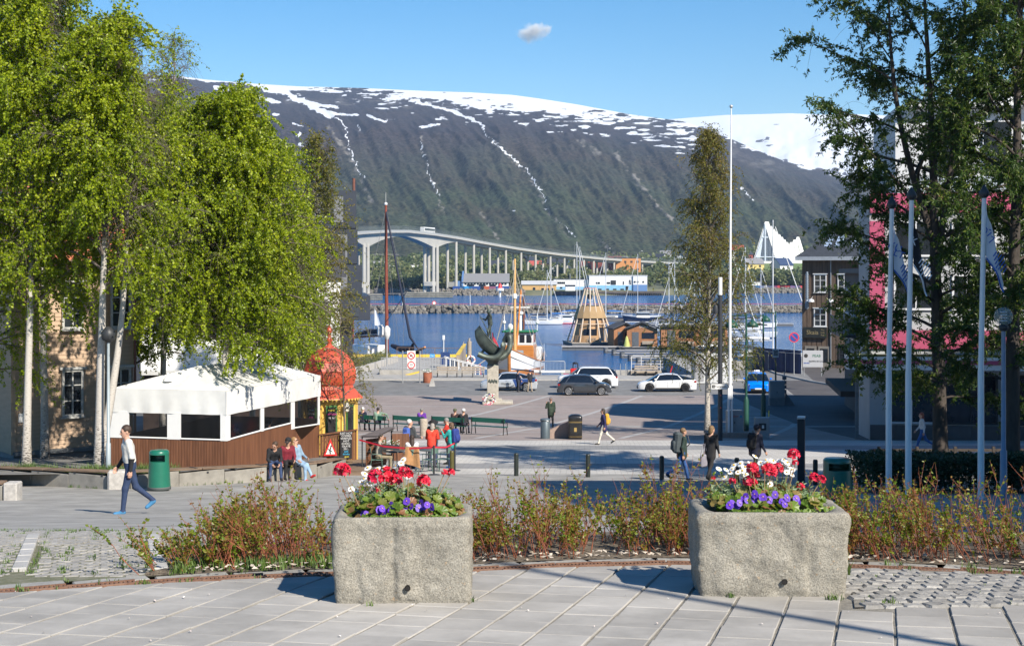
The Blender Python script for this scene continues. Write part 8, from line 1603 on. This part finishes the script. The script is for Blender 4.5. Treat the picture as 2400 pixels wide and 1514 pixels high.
def woods(name,label,pxr,dr,n,hr,m,seed,kind='stuff',yfun=None,zoff=0):
 rg = np.random.default_rng(seed);ra = random.Random(seed);V,Fc,lv = [],[],[];off_ = 0
 for k in range(n):
  px = ra.uniform(*pxr);d = ra.uniform(*dr);zb_ = float(np.interp(d-np.interp(px,sh_px,sh_d),[0,6,60,250,420,700],[0,2.6,3.5,9,14,20]))if yfun is None else Z(yfun(px),d);h = ra.uniform(*hr);N = 130;q = rg.normal(size=(N,3));q = unit(q)*rg.random((N,1))**.35;q = q*np.array([h*.42,h*.42,h*.5])+np.array([X(px,d),d,zb_+h*.52]);v,f = leaves_np(q,rg.uniform(.9,1.9,N)*(h/7),rg,.45,0);V.append(v);Fc.append(f+off_);off_+=len(v);tone = ra.gauss(.45,.22);lv.append(np.clip(rg.normal(tone,.12,N),0,1))
 o = np_mesh(name,np.vstack(V),np.vstack(Fc),m,None,{'lv':np.concatenate(lv)});return tag(o,label,None,None,kind)
woods('far_woods',None,(840,1100),(752,800),150,(5,9),LS,71);woods('far_woods',None,(840,1230),(800,960),150,(6,11),LS,72);woods('far_woods',None,(1100,1760),(770,1000),190,(5,10),LS,73);woods('far_woods',None,(1700,1960),(838,905),170,(6,10),LS,74,'stuff',lambda px:668);woods('far_woods',None,(600,1760),(960,1350),420,(7,13),LS,75);woods('far_woods',None,(1690,2100),(1090,1350),120,(6,12),LS,76,'stuff',lambda px:612);woods('far_woods',None,(380,850),(760,980),160,(6,11),LS,77)
for i,(px,py,d)in enumerate(((813,467,150),(1204,495,400),(1279,491,420))):
 t = thing('gull',('white gull gliding beside the dark office block' if i==0 else 'tiny white gull against the mountain, '+('left' if i==1 else 'right')+' of the pair'),'bird',(X(px,d),d,Z(py,d)),R(30*i));b = MB();s = 1 if i==0 else 1.5;b.ball((0,0,0),(.28*s,.09*s,.09*s),8,6);b.ball((.28*s,0,.03*s),.07*s,6,5);b.grid([[(.1*s,.05*s,.03),(-.12*s,.05*s,.03)],[(.16*s,.35*s,.16*s),(-.08*s,.35*s,.15*s)],[(-.02*s,.75*s,.10*s),(-.14*s,.72*s,.09*s)]]);b.grid([[(.1*s,-.05*s,.03),(-.12*s,-.05*s,.03)],[(.16*s,-.35*s,.16*s),(-.08*s,-.35*s,.15*s)],[(-.02*s,-.75*s,.10*s),(-.14*s,-.72*s,.09*s)]]);b.build('body',hw_,t)
# --- 80_people
def nets(fn,lo,hi,h):
 0
 ax = [np.arange(a,c+h,h)for a,c in zip(lo,hi)];nx,ny,nz = map(len,ax);g = np.stack(np.meshgrid(*ax,indexing='ij'),-1);D = fn(g.reshape(-1,3)).reshape(nx,ny,nz);S = D<0
 c8 = [(i,j,k)for i in (0,1)for j in (0,1)for k in (0,1)];sl = lambda A,c:A[c[0]:nx-1+c[0],c[1]:ny-1+c[1],c[2]:nz-1+c[2]]
 cnt = sum(sl(S,c).astype(int)for c in c8);act = (cnt>0)&(cnt<8);num = np.zeros(act.shape+(3,));den = np.zeros(act.shape)
 for a in range(8):
  for c in range(a+1,8):
   p,q = c8[a],c8[c]
   if sum(abs(p[i]-q[i])for i in range(3))!=1:continue
   d0,d1 = sl(D,p),sl(D,q);m = (d0<0)!=(d1<0);t = np.where(m,d0/np.where(m,d0-d1,1),0)
   for i in range(3):num[...,i]+=np.where(m,p[i]+(q[i]-p[i])*t,0)
   den+=m
 idx = -np.ones(act.shape,int);idx[act] = np.arange(act.sum());w = np.argwhere(act);v = (w+num[act]/den[act][:,None])*h+np.array(lo);F_ = []
 for i in range(3):
  j,k = (i+1)%3,(i+2)%3;s0 = [slice(1,-1)]*3;s0[i] = slice(0,-1);s1 = list(s0);s1[i] = slice(1,None);a0,a1 = S[tuple(s0)],S[tuple(s1)]
  for flip in (False,True):
   e = np.argwhere((a0&~a1)if not flip else (~a0&a1))
   if not len(e):continue
   b0 = e+np.array([0 if q==i else 1 for q in range(3)]);U = np.eye(3,dtype=int);q = [idx[tuple((b0-x).T)]for x in (U[j]+U[k],U[k],0*U[j],U[j])];F_.append(np.stack(q if not flip else q[::-1],1))
 f = np.vstack(F_);return v,f[(f>=0).all(1)]
def cone_d(p,a,c,r0,r1):
 a,c = np.asarray(a,float),np.asarray(c,float);d = c-a;t = np.clip(((p-a)@d)/max(d@d,1e-9),0,1);return np.linalg.norm(p-a-t[:,None]*d,axis=1)-(r0+(r1-r0)*t)
def blend(ds,k):
 r = ds[0]
 for d in ds[1:]:h = np.maximum(k-np.abs(r-d),0)/k;r = np.minimum(r,d)-h*h*k*.25
 return r
SKIN = M('skin',(.52,.30,.21),.55,var=.05,scale=9);_head = {};_hand = {}
def cloth(nm,c):return M('cloth_'+nm,c,.85,var=.16,scale=7,bump=.5,bscale=16)
def ell(p,c,r):q = (p-np.array(c))/np.array(r);n_ = np.linalg.norm(q,axis=1);return (n_-1)*min(r)
def head_mesh():
 0
 if _head:return _head['m']
 def fn(p):
  b = [ell(p,(0,-.012,.135),(.074,.094,.095)),ell(p,(0,.02,.07),(.056,.066,.075)),cone_d(p,(0,.02,.035),(0,.055,.02),.042,.024)];r = blend(b,.04)
  r = blend([r,cone_d(p,(0,.088,.115),(0,.106,.085),.009,.014)],.015);r = blend([r,cone_d(p,(-.035,.078,.132),(.035,.078,.132),.012,.012)],.02)
  for s in (-1,1):r = np.maximum(r,-(np.linalg.norm(p-np.array([s*.031,.094,.117]),axis=1)-.014));r = blend([r,ell(p,(s*.076,-.012,.105),(.011,.022,.032))],.008)
  return blend([r,cone_d(p,(-.018,.083,.058),(.018,.083,.058),.008,.008)],.012)
 v,f = nets(fn,(-.12,-.13,-.03),(.12,.14,.26),.009);c = v[f].mean(1);m = np.zeros(len(f),int);m[(c[:,1]>.075)&(np.abs(c[:,2]-.060)<.008)&(np.abs(c[:,0])<.024)] = 1
 for s in (-1,1):m[(np.abs(c[:,0]-s*.031)<.014)&(np.abs(c[:,2]-.117)<.009)&(c[:,1]>.06)] = 2
 m[(np.abs(np.abs(c[:,0])-.032)<.018)&(np.abs(c[:,2]-.138)<.006)&(c[:,1]>.07)] = 2
 _head['m'] = (v,f,m);return _head['m']
def hand_mesh(curl=.5):
 0
 if curl in _hand:return _hand[curl]
 B = [((0,-.018,-.02),(0,-.028,-.085),.017,.013),((0,.0,-.02),(0,0,-.09),.018,.013),((0,.018,-.02),(0,.026,-.085),.017,.013)];Fg = []
 for y,L_,z0 in ((.030,.070,-.088),(.010,.078,-.093),(-.010,.073,-.091),(-.029,.058,-.083)):
  p = np.array([0,y,z0]);a = 0.;
  for q,fr in enumerate((.45,.30,.25)):a+=curl*(.7 if q==0 else .85);n_ = p+np.array([math.sin(a),0,-math.cos(a)])*L_*fr;Fg.append((p,n_,.0092-.0012*q,.0085-.0012*q));p = n_
 T = [((.004,.022,-.03),(.016,.048,-.058),.013,.010),((.016,.048,-.058),(.026,.050,-.088),.010,.008)]
 def fn(p):return blend([blend([cone_d(p,*x)for x in B],.02)]+[cone_d(p,*x)for x in Fg+T],.006)
 _hand[curl] = nets(fn,(-.04,-.06,-.21),(.12,.08,.02),.0058);return _hand[curl]
def rotx(a):c,s = math.cos(a),math.sin(a);return np.array([[1,0,0],[0,c,-s],[0,s,c]])
def roty(a):c,s = math.cos(a),math.sin(a);return np.array([[c,0,s],[0,1,0],[-s,0,c]])
def rotz(a):c,s = math.cos(a),math.sin(a);return np.array([[c,-s,0],[s,c,0],[0,0,1]])
def person(label,loc,rz,H=1.75,top=(.1,.1,.1),legs=(.03,.035,.05),shoes=(.03,.03,.03),hair=(.05,.03,.02),lean=0.,twist=0.,hip=((5,5),(5,5)),arms=((10,8,20),(10,8,20)),head=(0,0),sleeve=None,coat=0.,bulk=1.,hairstyle='short',seat=None,extra=None,res=.017,allm=None,group=None,cat='person',glasses=False,cap=None,beard=False,child=False):
 0
 k = H/1.75;L1,L2 = .43*k,.43*k;hz = .93*k;hj = [None,None];J = {};mats = [M('skin',None),M('lips',(.40,.16,.13),.5),M('eye_dark',(.03,.02,.015),.3)]
 def cl(c):return c if not isinstance(c,tuple)else cloth('%02x%02x%02x'%tuple(int(x*255)for x in c),c)
 mt = [SKIN,M('lips',(.40,.16,.13),.5),M('eye_dark',(.03,.02,.015),.3),cl(top),cl(legs),cl(shoes),cl(sleeve if sleeve is not None else top)]
 if allm:mt = [allm]*7
 pel = np.array([0,0,hz]);Rt = rotz(R(twist))@rotx(-R(lean));up_ = lambda x,y,z:pel+Rt@(np.array([x,y,z])*k)
 bones = [];A_ = lambda a,c,r0,r1,m:bones.append((np.array(a),np.array(c),r0*k,r1*k,m));feet = []
 for i,s in enumerate((-1,1)):
  th,kn = R(hip[i][0]),R(hip[i][1]);ab = R(hip[i][2]if len(hip[i])>2 else 3)*s;h0 = pel+np.array([s*.085*k,0,-.02*k]);d1 = np.array([math.sin(ab),math.sin(th)*math.cos(ab),-math.cos(th)*math.cos(ab)]);kp = h0+d1*L1;a2 = th-kn;d2 = np.array([math.sin(ab)*.6,math.sin(a2),-math.cos(a2)]);d2/=np.linalg.norm(d2);an = kp+d2*L2
  A_(h0,kp,.088*bulk,.060,4);A_(kp,an,.060,.044,4);tilt = max(-.6,min(.9,-a2*.75))if abs(a2)>.25 else 0;fd_ = np.array([0,math.cos(tilt),-math.sin(tilt)]);A_(an+np.array([0,-.01,-.035*k]),an+fd_*.15*k+np.array([0,0,-.048*k]),.046,.036,5);feet.append(min(an[2]-.085*k,(an+fd_*.15*k)[2]-.085*k))
 for s in (-1,1):A_(pel+np.array([s*.055*k,0,.0]),up_(s*.075,0,.16),.105*bulk,.098*bulk,4 if not coat else 3);A_(up_(s*.07,0,.10),up_(s*.09,.0,.36),.102*bulk,.108*bulk,3);A_(up_(s*.06,-.005,.36),up_(s*.155,-.01,.465),.095,.066*bulk,3)
 if coat:A_(up_(0,0,.12),pel+np.array([0,0,-coat*k]),.15*bulk,.165*bulk,3)
 A_(up_(0,-.01,.47),up_(0,.015,.58),.062,.055,0);wr = []
 for i,s in enumerate((-1,1)):
  fw,ou,el_ = [R(x)for x in arms[i][:3]];inn = R(arms[i][3])if len(arms[i])>3 else 0;sh = up_(s*.185,-.01,.455);d1 = Rt@np.array([s*math.sin(ou),math.sin(fw)*math.cos(ou),-math.cos(fw)*math.cos(ou)]);e = sh+d1*.29*k;f2 = fw+el_;d2 = Rt@np.array([s*math.sin(ou)*.5-s*math.sin(inn),math.sin(f2),-math.cos(f2)]);d2/=np.linalg.norm(d2);w_ = e+d2*.255*k
  A_(sh,e,.060*bulk,.048*bulk,3);A_(e,w_,.046*bulk,.034,6);wr.append((w_,d2,s))
 P0 = np.array([np.minimum(b[0],b[1])-max(b[2],b[3])for b in bones]).min(0)-.05;P1 = np.array([np.maximum(b[0],b[1])+max(b[2],b[3])for b in bones]).max(0)+.05
 tors = [i for i,b in enumerate(bones)];
 def fn(p):return blend([cone_d(p*np.array([1,1.0,1]),b[0],b[1],b[2],b[3])for b in bones],.045*k)
 v,f = nets(fn,P0,P1,res);c = v[f].mean(1);ds = np.stack([cone_d(c,b[0],b[1],b[2],b[3])for b in bones],1);mi = np.array([b[4]for b in bones])[ds.argmin(1)];VS,FS,MS = [v],[f],[mi];off_ = len(v)
 def addm(v_,f_,m_):
  nonlocal off_
  VS.append(v_);FS.append(f_+off_);MS.append(m_);off_+=len(v_)
 for (w_,d2,s)in wr:
  hv,hf = hand_mesh(.5);z = -d2;x = np.array([-s,0,0.])-z*(z@np.array([-s,0,0.]));x/=np.linalg.norm(x);y = np.cross(z,x);y = y if True else y;hv2 = hv*np.array([1,-1 if s>0 else 1,1])*k;y = y*(1 if s<0 else -1)*(1);Rm = np.stack([x,np.cross(z,x),z],1);addm(hv2@Rm.T+w_-d2*.0,hf if s<0 else hf[:,::-1],np.zeros(len(hf),int))
 hv,hf,hm = head_mesh();Hr = Rt@rotz(R(head[0]))@rotx(R(head[1]));ho = up_(0,.0,.545);sc_ = k*1.02;addm(hv@Hr.T*sc_+ho,hf,hm)
 V = np.vstack(VS);Fa = np.vstack(FS);Ma = np.concatenate(MS);dz = -(min(feet)if seat is None else hz-.10*k-seat);V[:,2]+=dz
 t = thing('person' if cat=='person' else 'figure',label,cat,loc,rz,group)if cat=='person' else thing('figure',label,cat,loc,rz)
 np_mesh('body',V,Fa,mt,t,None,True,Ma);hp = lambda q:tuple(Hr@np.array(q)*sc_+ho+np.array([0,0,dz]));hm_ = allm or M('hair_%02x%02x%02x'%tuple(int(x*255)for x in hair),hair,.6,var=.3,scale=30,bump=.6,bscale=40)
 if hairstyle!='none':
  def fh(p):
   r = ell(p,(0,-.022,.148),(.086,.098,.096));r = np.maximum(r,-(p[:,2]-.10+np.clip(-p[:,1]-.0,0,.08)*1.1))if hairstyle=='short' else r
   r = np.maximum(r,(p[:,1]-.045-np.clip(p[:,2]-.165,0,.1)*.9))
   if hairstyle in ('long','bob'):r = blend([r,np.maximum(ell(p,(0,-.05,.06 if hairstyle=='bob' else -.04),(.085,.062,.12 if hairstyle=='bob' else .22)),p[:,1]-.02)],.03)
   if hairstyle=='bun':r = blend([r,cone_d(p,(0,-.10,.13),(0,-.12,.12),.03,.03)],.02)
   return r
  hv,hf = nets(fh,(-.13,-.17,-.3),(.13,.12,.28),.012);np_mesh('hair',np.array([hp(q)for q in hv]),hf,hm_,t,None,True)
 if beard:hv,hf = nets(lambda p:np.maximum(cone_d(p,(-.022,.088,.072),(.022,.088,.072),.010,.010),-1),(-.06,.05,.04),(.06,.13,.11),.007);np_mesh('moustache',np.array([hp(q)for q in hv]),hf,hm_,t,None,True)
 if glasses:
  b = MB()
  for s in (-1,1):b.rbox((s*.033,.098,.117),(.05,.012,.034),.004);b.box((s*.073,.04,.12),(.006,.11,.008))
  b.v = [hp(q)for q in b.v];b.build('sunglasses',M('sunglass_black',(.01,.01,.01),.15),t)
 if cap:
  kind,cc_ = cap;b = MB();n0 = 0
  if kind=='cap':b.lathe([(.096,.0),(.100,.03),(.09,.075),(.05,.105),(.005,.112)],(0,-.02,.148),16,sy=1.1);b.grid([[(x,.06+.12*math.cos(x*9)*u,.152-.02*u)for x in np.linspace(-.075,.075,7)]for u in (0,.5,1)])
  elif kind=='beanie':b.lathe([(.095,-.02),(.102,.0),(.100,.05),(.08,.09),(.04,.115),(.005,.12)],(0,-.018,.15),16,sy=1.1)
  else:b.lathe([(.20,-.005),(.12,.02),(.098,.03),(.095,.08),(.07,.105),(.005,.11)],(0,-.01,.155),18,sy=1.1)
  b.v = [hp(q)for q in b.v];b.build('hat',allm or cl(cc_),t)
 t['_up'] = 0;del t['_up'];return t,(lambda x,y,z:Vector(up_(x,y,z)+np.array([0,0,dz])))
def backpack(label,t,up_,c,w=.30,h=.46,d=.17,z=.27,straps=True):
 m_ = Matrix.Translation(t.location)@Matrix.Rotation(t.rotation_euler.z,4,'Z');o = m_@up_(0,-.18,z);bt = thing('backpack',label,'backpack',o,t.rotation_euler.z);q = (up_(0,0,.4)-up_(0,0,.1));tl = math.atan2(-q.y,q.z);b = MB();b.rbox((0,0,0),(w,d,h),.06);b.smooth = True;b.rbox((0,-d*.5,-h*.14),(w*.74,d*.5,h*.48),.04);b.xf(Matrix.Rotation(tl,4,'X'));bo = b.build('bag',cloth('%02x%02x%02x'%tuple(int(x*255)for x in c),c),bt);b = MB()
 for s in (-1,1):b.tube([(s*w*.3,d*.4,h*.42),(s*w*.36,d*1.15,h*.40),(s*w*.40,d*1.5,.0),(s*w*.36,d*.5,-h*.4)],.018,5)
 b.xf(Matrix.Rotation(tl,4,'X'));b.build('strap',dkm,bt);return bt
jean = (.035,.06,.14);blk_ = (.012,.012,.014);sit = lambda sp = 8:((88,88,sp),(88,88,sp))
d0 = 29.6;wl = P(305,d0);person('young man in white T-shirt, black sleeves, jeans and light blue trainers walking left',wl,R(112),1.84,(.60,.58,.53),(.022,.04,.095),(.05,.19,.36),(.045,.025,.015),7,0,((14,8,1),(-16,34,1)),((-4,6,18),(10,8,30)),(4,-3),blk_,0,1.04,'short',None,None,.0125,beard=True)
W_ = lambda px,dd = 0:P(px,45.6+(px-640)*.011+dd);sz_ = .50
t,u = person('person in a black jacket leaning forward on the bench wall, leftmost of three',W_(640),R(200),1.72,blk_,jean,(.03,.03,.04),(.06,.035,.02),30,0,sit(),((38,6,45,25),(38,6,45,25)),(-40,-6),None,0,1,'bun',sz_,None,.015)
t,u = person('person in a maroon fleece and black cap on the bench wall, middle of three',W_(672),R(205),1.7,(.17,.012,.025),blk_,blk_,(.05,.03,.02),12,0,sit(),((25,8,50,20),(15,8,40)),(-30,0),None,0,1.02,'short',sz_,None,.015,cap=('cap',blk_))
t,u = person('woman in a denim jacket and sunglasses with crossed legs on the bench wall',W_(697),R(238),1.7,(.20,.29,.38),(.24,.36,.50),(.50,.03,.03),(.30,.17,.07),-10,0,((80,42,-14),(74,70,3)),((12,12,45,20),(10,18,40,15)),(20,0),None,0,.95,'long',sz_,None,.015,glasses=True)
t,u = person('man in a striped beige knit sitting at the round café table',P(886,50.25),R(-80),1.75,(.42,.38,.31),(.24,.20,.13),(.12,.09,.06),(.06,.045,.035),8,0,sit(),((35,8,50,15),(35,8,50,15)),(0,-4),None,0,1.02,'short',.46,None,.015)
t,u = person('white-haired man in a grey jacket with a blue backpack, seen from behind',P(959,52.4),R(-35),1.78,(.05,.055,.06),(.09,.09,.10),(.03,.03,.03),(.55,.54,.52),3,0,((4,4),(2,2)),((20,8,70),(20,8,60)),(-35,0),None,.08,1.08,'short',None,None,.016);backpack('blue backpack on the white-haired man',t,u,(.06,.12,.42))
t,u = person('long-haired woman in a white top sitting with her back to us at the café',P(966,49.5),R(10),1.68,(.58,.57,.58),jean,(.1,.1,.1),(.035,.02,.014),8,0,sit(),((30,8,50),(30,8,50)),(0,-3),None,0,.95,'long',.46,None,.016)
jk = thing('tan_jacket','tan jacket draped over the back of a green café chair','jacket',P(967,49.1));b = MB();rows = [[((.30-.03*math.sin(k*1.7))*(1+.25*u_)*(k/8-.5)*2*.8,-.06-.05*math.sin(k*1.1)-.06*u_,.92-.72*u_*(.75+.25*(k/8)**1.2))for k in range(9)]for u_ in np.linspace(0,1,8)];b.grid(rows);b.grid([[(x,y+.18*(1 if i else 0),z)for x,y,z in rows[0]]for i in (0,1)]);b.build('cloth',cloth('tan',(.36,.19,.08)),jk)
t,u = person('grey-haired person in a bright orange-red anorak, back to us among the standing group',P(1012,53.0),R(-8),1.62,(.68,.05,.025),(.05,.055,.08),blk_,(.30,.27,.24),10,0,((3,3),(3,3)),((30,10,70,15),(30,10,70,15)),(0,-14),None,.06,1.12,'bob',None,None,.016)
t,u = person('woman in a dark hat and green jacket facing us behind the orange anorak',P(1016,54.6),R(175),1.68,(.05,.075,.055),jean,blk_,(.05,.03,.02),8,0,((3,3),(3,3)),((30,8,75,20),(30,8,75,20)),(0,-14),None,.05,1.0,'long',None,None,.017,cap=('hat',blk_))
t,u = person('grey-haired man in a red jacket reaching out in the standing group',P(1054,54.6),R(75),1.76,(.52,.035,.02),(.04,.045,.06),blk_,(.22,.21,.20),10,0,((4,4),(2,2)),((45,8,45,10),(40,8,55,10)),(0,-12),None,.04,1.08,'short',None,None,.017)
t,u = person('person in a teal jacket eating, with a navy backpack, right end of the standing group',P(1060,52.6),R(55),1.66,(.03,.36,.34),jean,(.03,.12,.4),(.12,.07,.04),4,0,((4,4),(2,2)),((45,8,100,15),(40,8,90,15)),(10,-6),None,.04,1.06,'bob',None,None,.016);backpack('navy and blue backpack on the person in teal',t,u,(.02,.04,.20),.32,.52,.2)
def bs(label,px,top,hairc,hs_='short',rz=0,capx=None,legs_=(.03,.03,.05),lean=3,arms_=((15,8,35,10),(15,8,35,10))):
 dd = 79.0+(75.3-79.0)*(px-868)/(1143-868)+.12;return person(label,P(px,dd),R(rz)-.05,1.72,top,legs_,blk_,hairc,lean,0,sit(6),arms_,(0,0),None,0,1.06,hs_,.45,None,.022,cap=capx)
bs('white-haired sitter in a navy coat at the left end of the first bench',850,(.015,.02,.045),(.6,.58,.56),rz=-25);bs('dark-haired sitter in a sage green jacket with an arm along the bench back',886,(.16,.25,.19),(.02,.015,.012),rz=12,arms_=((15,8,35,10),(5,75,10)))
bs('grey-haired sitter in a purple jacket on the second bench',988,(.13,.03,.30),(.18,.17,.16),rz=-10);bs('sitter in a dark brown coat and olive cap on the third bench',1066,(.05,.025,.025),(.1,.08,.05),rz=-20,capx=('cap',(.08,.09,.05)));bs('sitter in a black puffer with a pale beanie on the third bench',1086,(.018,.018,.022),(.1,.08,.05),rz=-15,capx=('beanie',(.55,.55,.55)))
t,u = person('man in sunglasses and dark green parka phoning by the grey bin',GP(1291,1003),R(172),1.76,(.035,.055,.035),blk_,(.02,.02,.02),(.20,.19,.18),0,0,((5,5),(-3,3)),((5,8,25),(25,14,140,12)),(8,0),None,.16,1.08,'short',None,None,.018,glasses=True)
t,u = person('woman in a navy parka and cream trousers striding left with a yellow backpack',GP(1415,1042),R(88),1.70,(.022,.02,.085),(.62,.58,.50),(.02,.02,.02),(.04,.028,.02),4,0,((20,6,1),(-20,30,1)),((-12,6,22),(14,6,30)),(0,0),None,.20,1.0,'bob',None,None,.017,glasses=True);backpack('mustard yellow backpack on the striding woman',t,u,(.58,.33,.04),.30,.52,.2)
t,u = person('walker in dark green jacket and blue jeans carrying a large grey-green backpack',P(1598,45.5),R(-78),1.70,(.025,.045,.035),(.03,.09,.26),(.05,.05,.06),(.16,.10,.05),5,0,((20,8,1),(-22,34,1)),((12,6,25),(-12,6,22)),(5,0),None,.1,1.05,'short',None,None,.016);backpack('large grey-green rolltop backpack on the shaded walker',t,u,(.06,.075,.08),.36,.66,.24,.30)
t,u = person('woman in black with a pale tote bag walking away in the shade',P(1665,46),R(-40),1.74,blk_,(.02,.018,.018),blk_,(.18,.11,.05),6,0,((14,6,2),(-14,20,2)),((8,6,25),(4,10,18)),(-18,-6),None,.18,1.05,'bob',None,None,.016)
tg = thing('tote_bag','pale lilac tote bag on the shoulder of the woman in black','bag',P(1650,45.9,1075),R(-40));b = MB();b.rbox((0,0,-.06),(.12,.36,.40),.04);b.build('bag',cloth('lilac',(.25,.24,.28)),tg);b = MB()
for s in (-.05,.05):b.tube([(s,-.12,.12),(s*.6,0,.48),(s,.12,.12)],.012,4)
b.build('handle',cloth('lilac',(.25,.24,.28)),tg)
t,u = person('man in a navy jacket and dark cap with a black backpack, behind the daisies',P(1771,46.5),R(-60),1.74,(.012,.015,.035),blk_,blk_,(.03,.02,.015),6,0,((14,6,2),(-14,20,2)),((-14,10,25),(12,8,25)),(-10,0),None,.1,1.1,'short',None,None,.017,cap=('beanie',(.015,.018,.03)));backpack('black backpack on the man in the dark cap',t,u,blk_,.34,.52,.2)
t,u = person('man in a navy jacket and dark trousers standing at the silver taxi',P(1214,116.5),R(-60),1.76,(.018,.025,.06),(.04,.042,.05),(.12,.11,.1),(.02,.015,.012),0,0,((3,3),(0,0)),((10,8,90,10),(5,8,30)),(0,0),None,.05,1.02,'short',None,None,.024)
t,u = person('man in a black jacket, beige trousers and blue cap standing at the taxi boot',P(1242,116.6),R(40),1.80,(.02,.018,.022),(.42,.34,.25),(.1,.09,.08),(.02,.015,.012),0,0,((10,5),(-5,5)),((10,10,110,15),(5,8,30)),(0,0),None,.05,1.05,'short',None,None,.024,cap=('cap',(.05,.08,.2)))
t,u = person('pedestrian in a white top and blue jeans half hidden behind the dark tree',P(2162,62),R(80),1.70,(.6,.58,.55),(.04,.12,.32),(.3,.3,.3),(.25,.06,.03),4,0,((22,8,1),(-22,34,1)),((-14,6,25),(14,6,30)),(0,0),None,0,1,'long',None,None,.02)
t,u = person('driver in the open window of the anthracite crossover',P(1366,113.5)+Vector((0,0,.0)),R(-90),1.7,(.5,.48,.45),blk_,blk_,(.03,.02,.015),-8,0,sit(),((45,8,40),(45,8,40)),(0,0),None,0,1,'short',.42,None,.024)
for px,d,c,lb in ((562,49.4,(.02,.025,.05),'dim figure in a dark jacket seen through the first side window of the tent'),(638,51.0,(.03,.15,.33),'figure in a blue hooded jacket and cap seen through the tent side window'),(622,51.6,(.02,.02,.025),'dim figure opposite the blue jacket inside the tent')):
 q = P(px,d);q.z = 5.42;person(lb,q,R(70 if px!=622 else -110),1.74,c,blk_,blk_,(.03,.02,.015),12,0,sit(),((35,8,50),(35,8,50)),(0,-5),None,0,1.1,'short',.5,None,.02,cap=('cap',blk_)if px==638 else None)
hq,u = person('',(0,0,0),0,2.25,res=.02,lean=6,hip=((25,30,4),(-4,6,4)),arms=((150,20,20),(40,12,75,20)),head=(0,-8),coat=.0,bulk=1.08,allm=bron,cap=('hat',blk_),hairstyle='none',cat='figure')
for ch in list(hq.children):ch.name = {'body':'harpooner','hat':'harpooner_hat'}.get(ch.name.split('.')[0],'harpooner_hair');ch.parent = st_;ch.location = S(1149,799);ch.rotation_euler = (0,0,R(110))
bpy.data.objects.remove(hq);b = MB();b.tube([S(1124,738,-.3),S(1134,757,-.3),S(1159,806,-.25)],[.02,.035,.035],6);b.build('harpoon',bron,st_)
# --- 90_haze
hm,n,l,b = mat_nodes('haze_air');n.remove(b)
hv = n.new('ShaderNodeVolumePrincipled');hv.inputs['Color'].default_value = (.50,.70,1,1);hv.inputs['Density'].default_value = 6.5e-5;hv.inputs['Anisotropy'].default_value = .0
l.new(hv.outputs[0],n['Material Output'].inputs['Volume'])
hb = MB();hb.box((500,3700,349),(9000,7800,704));tag(hb.build('haze',hm),kind='stuff')
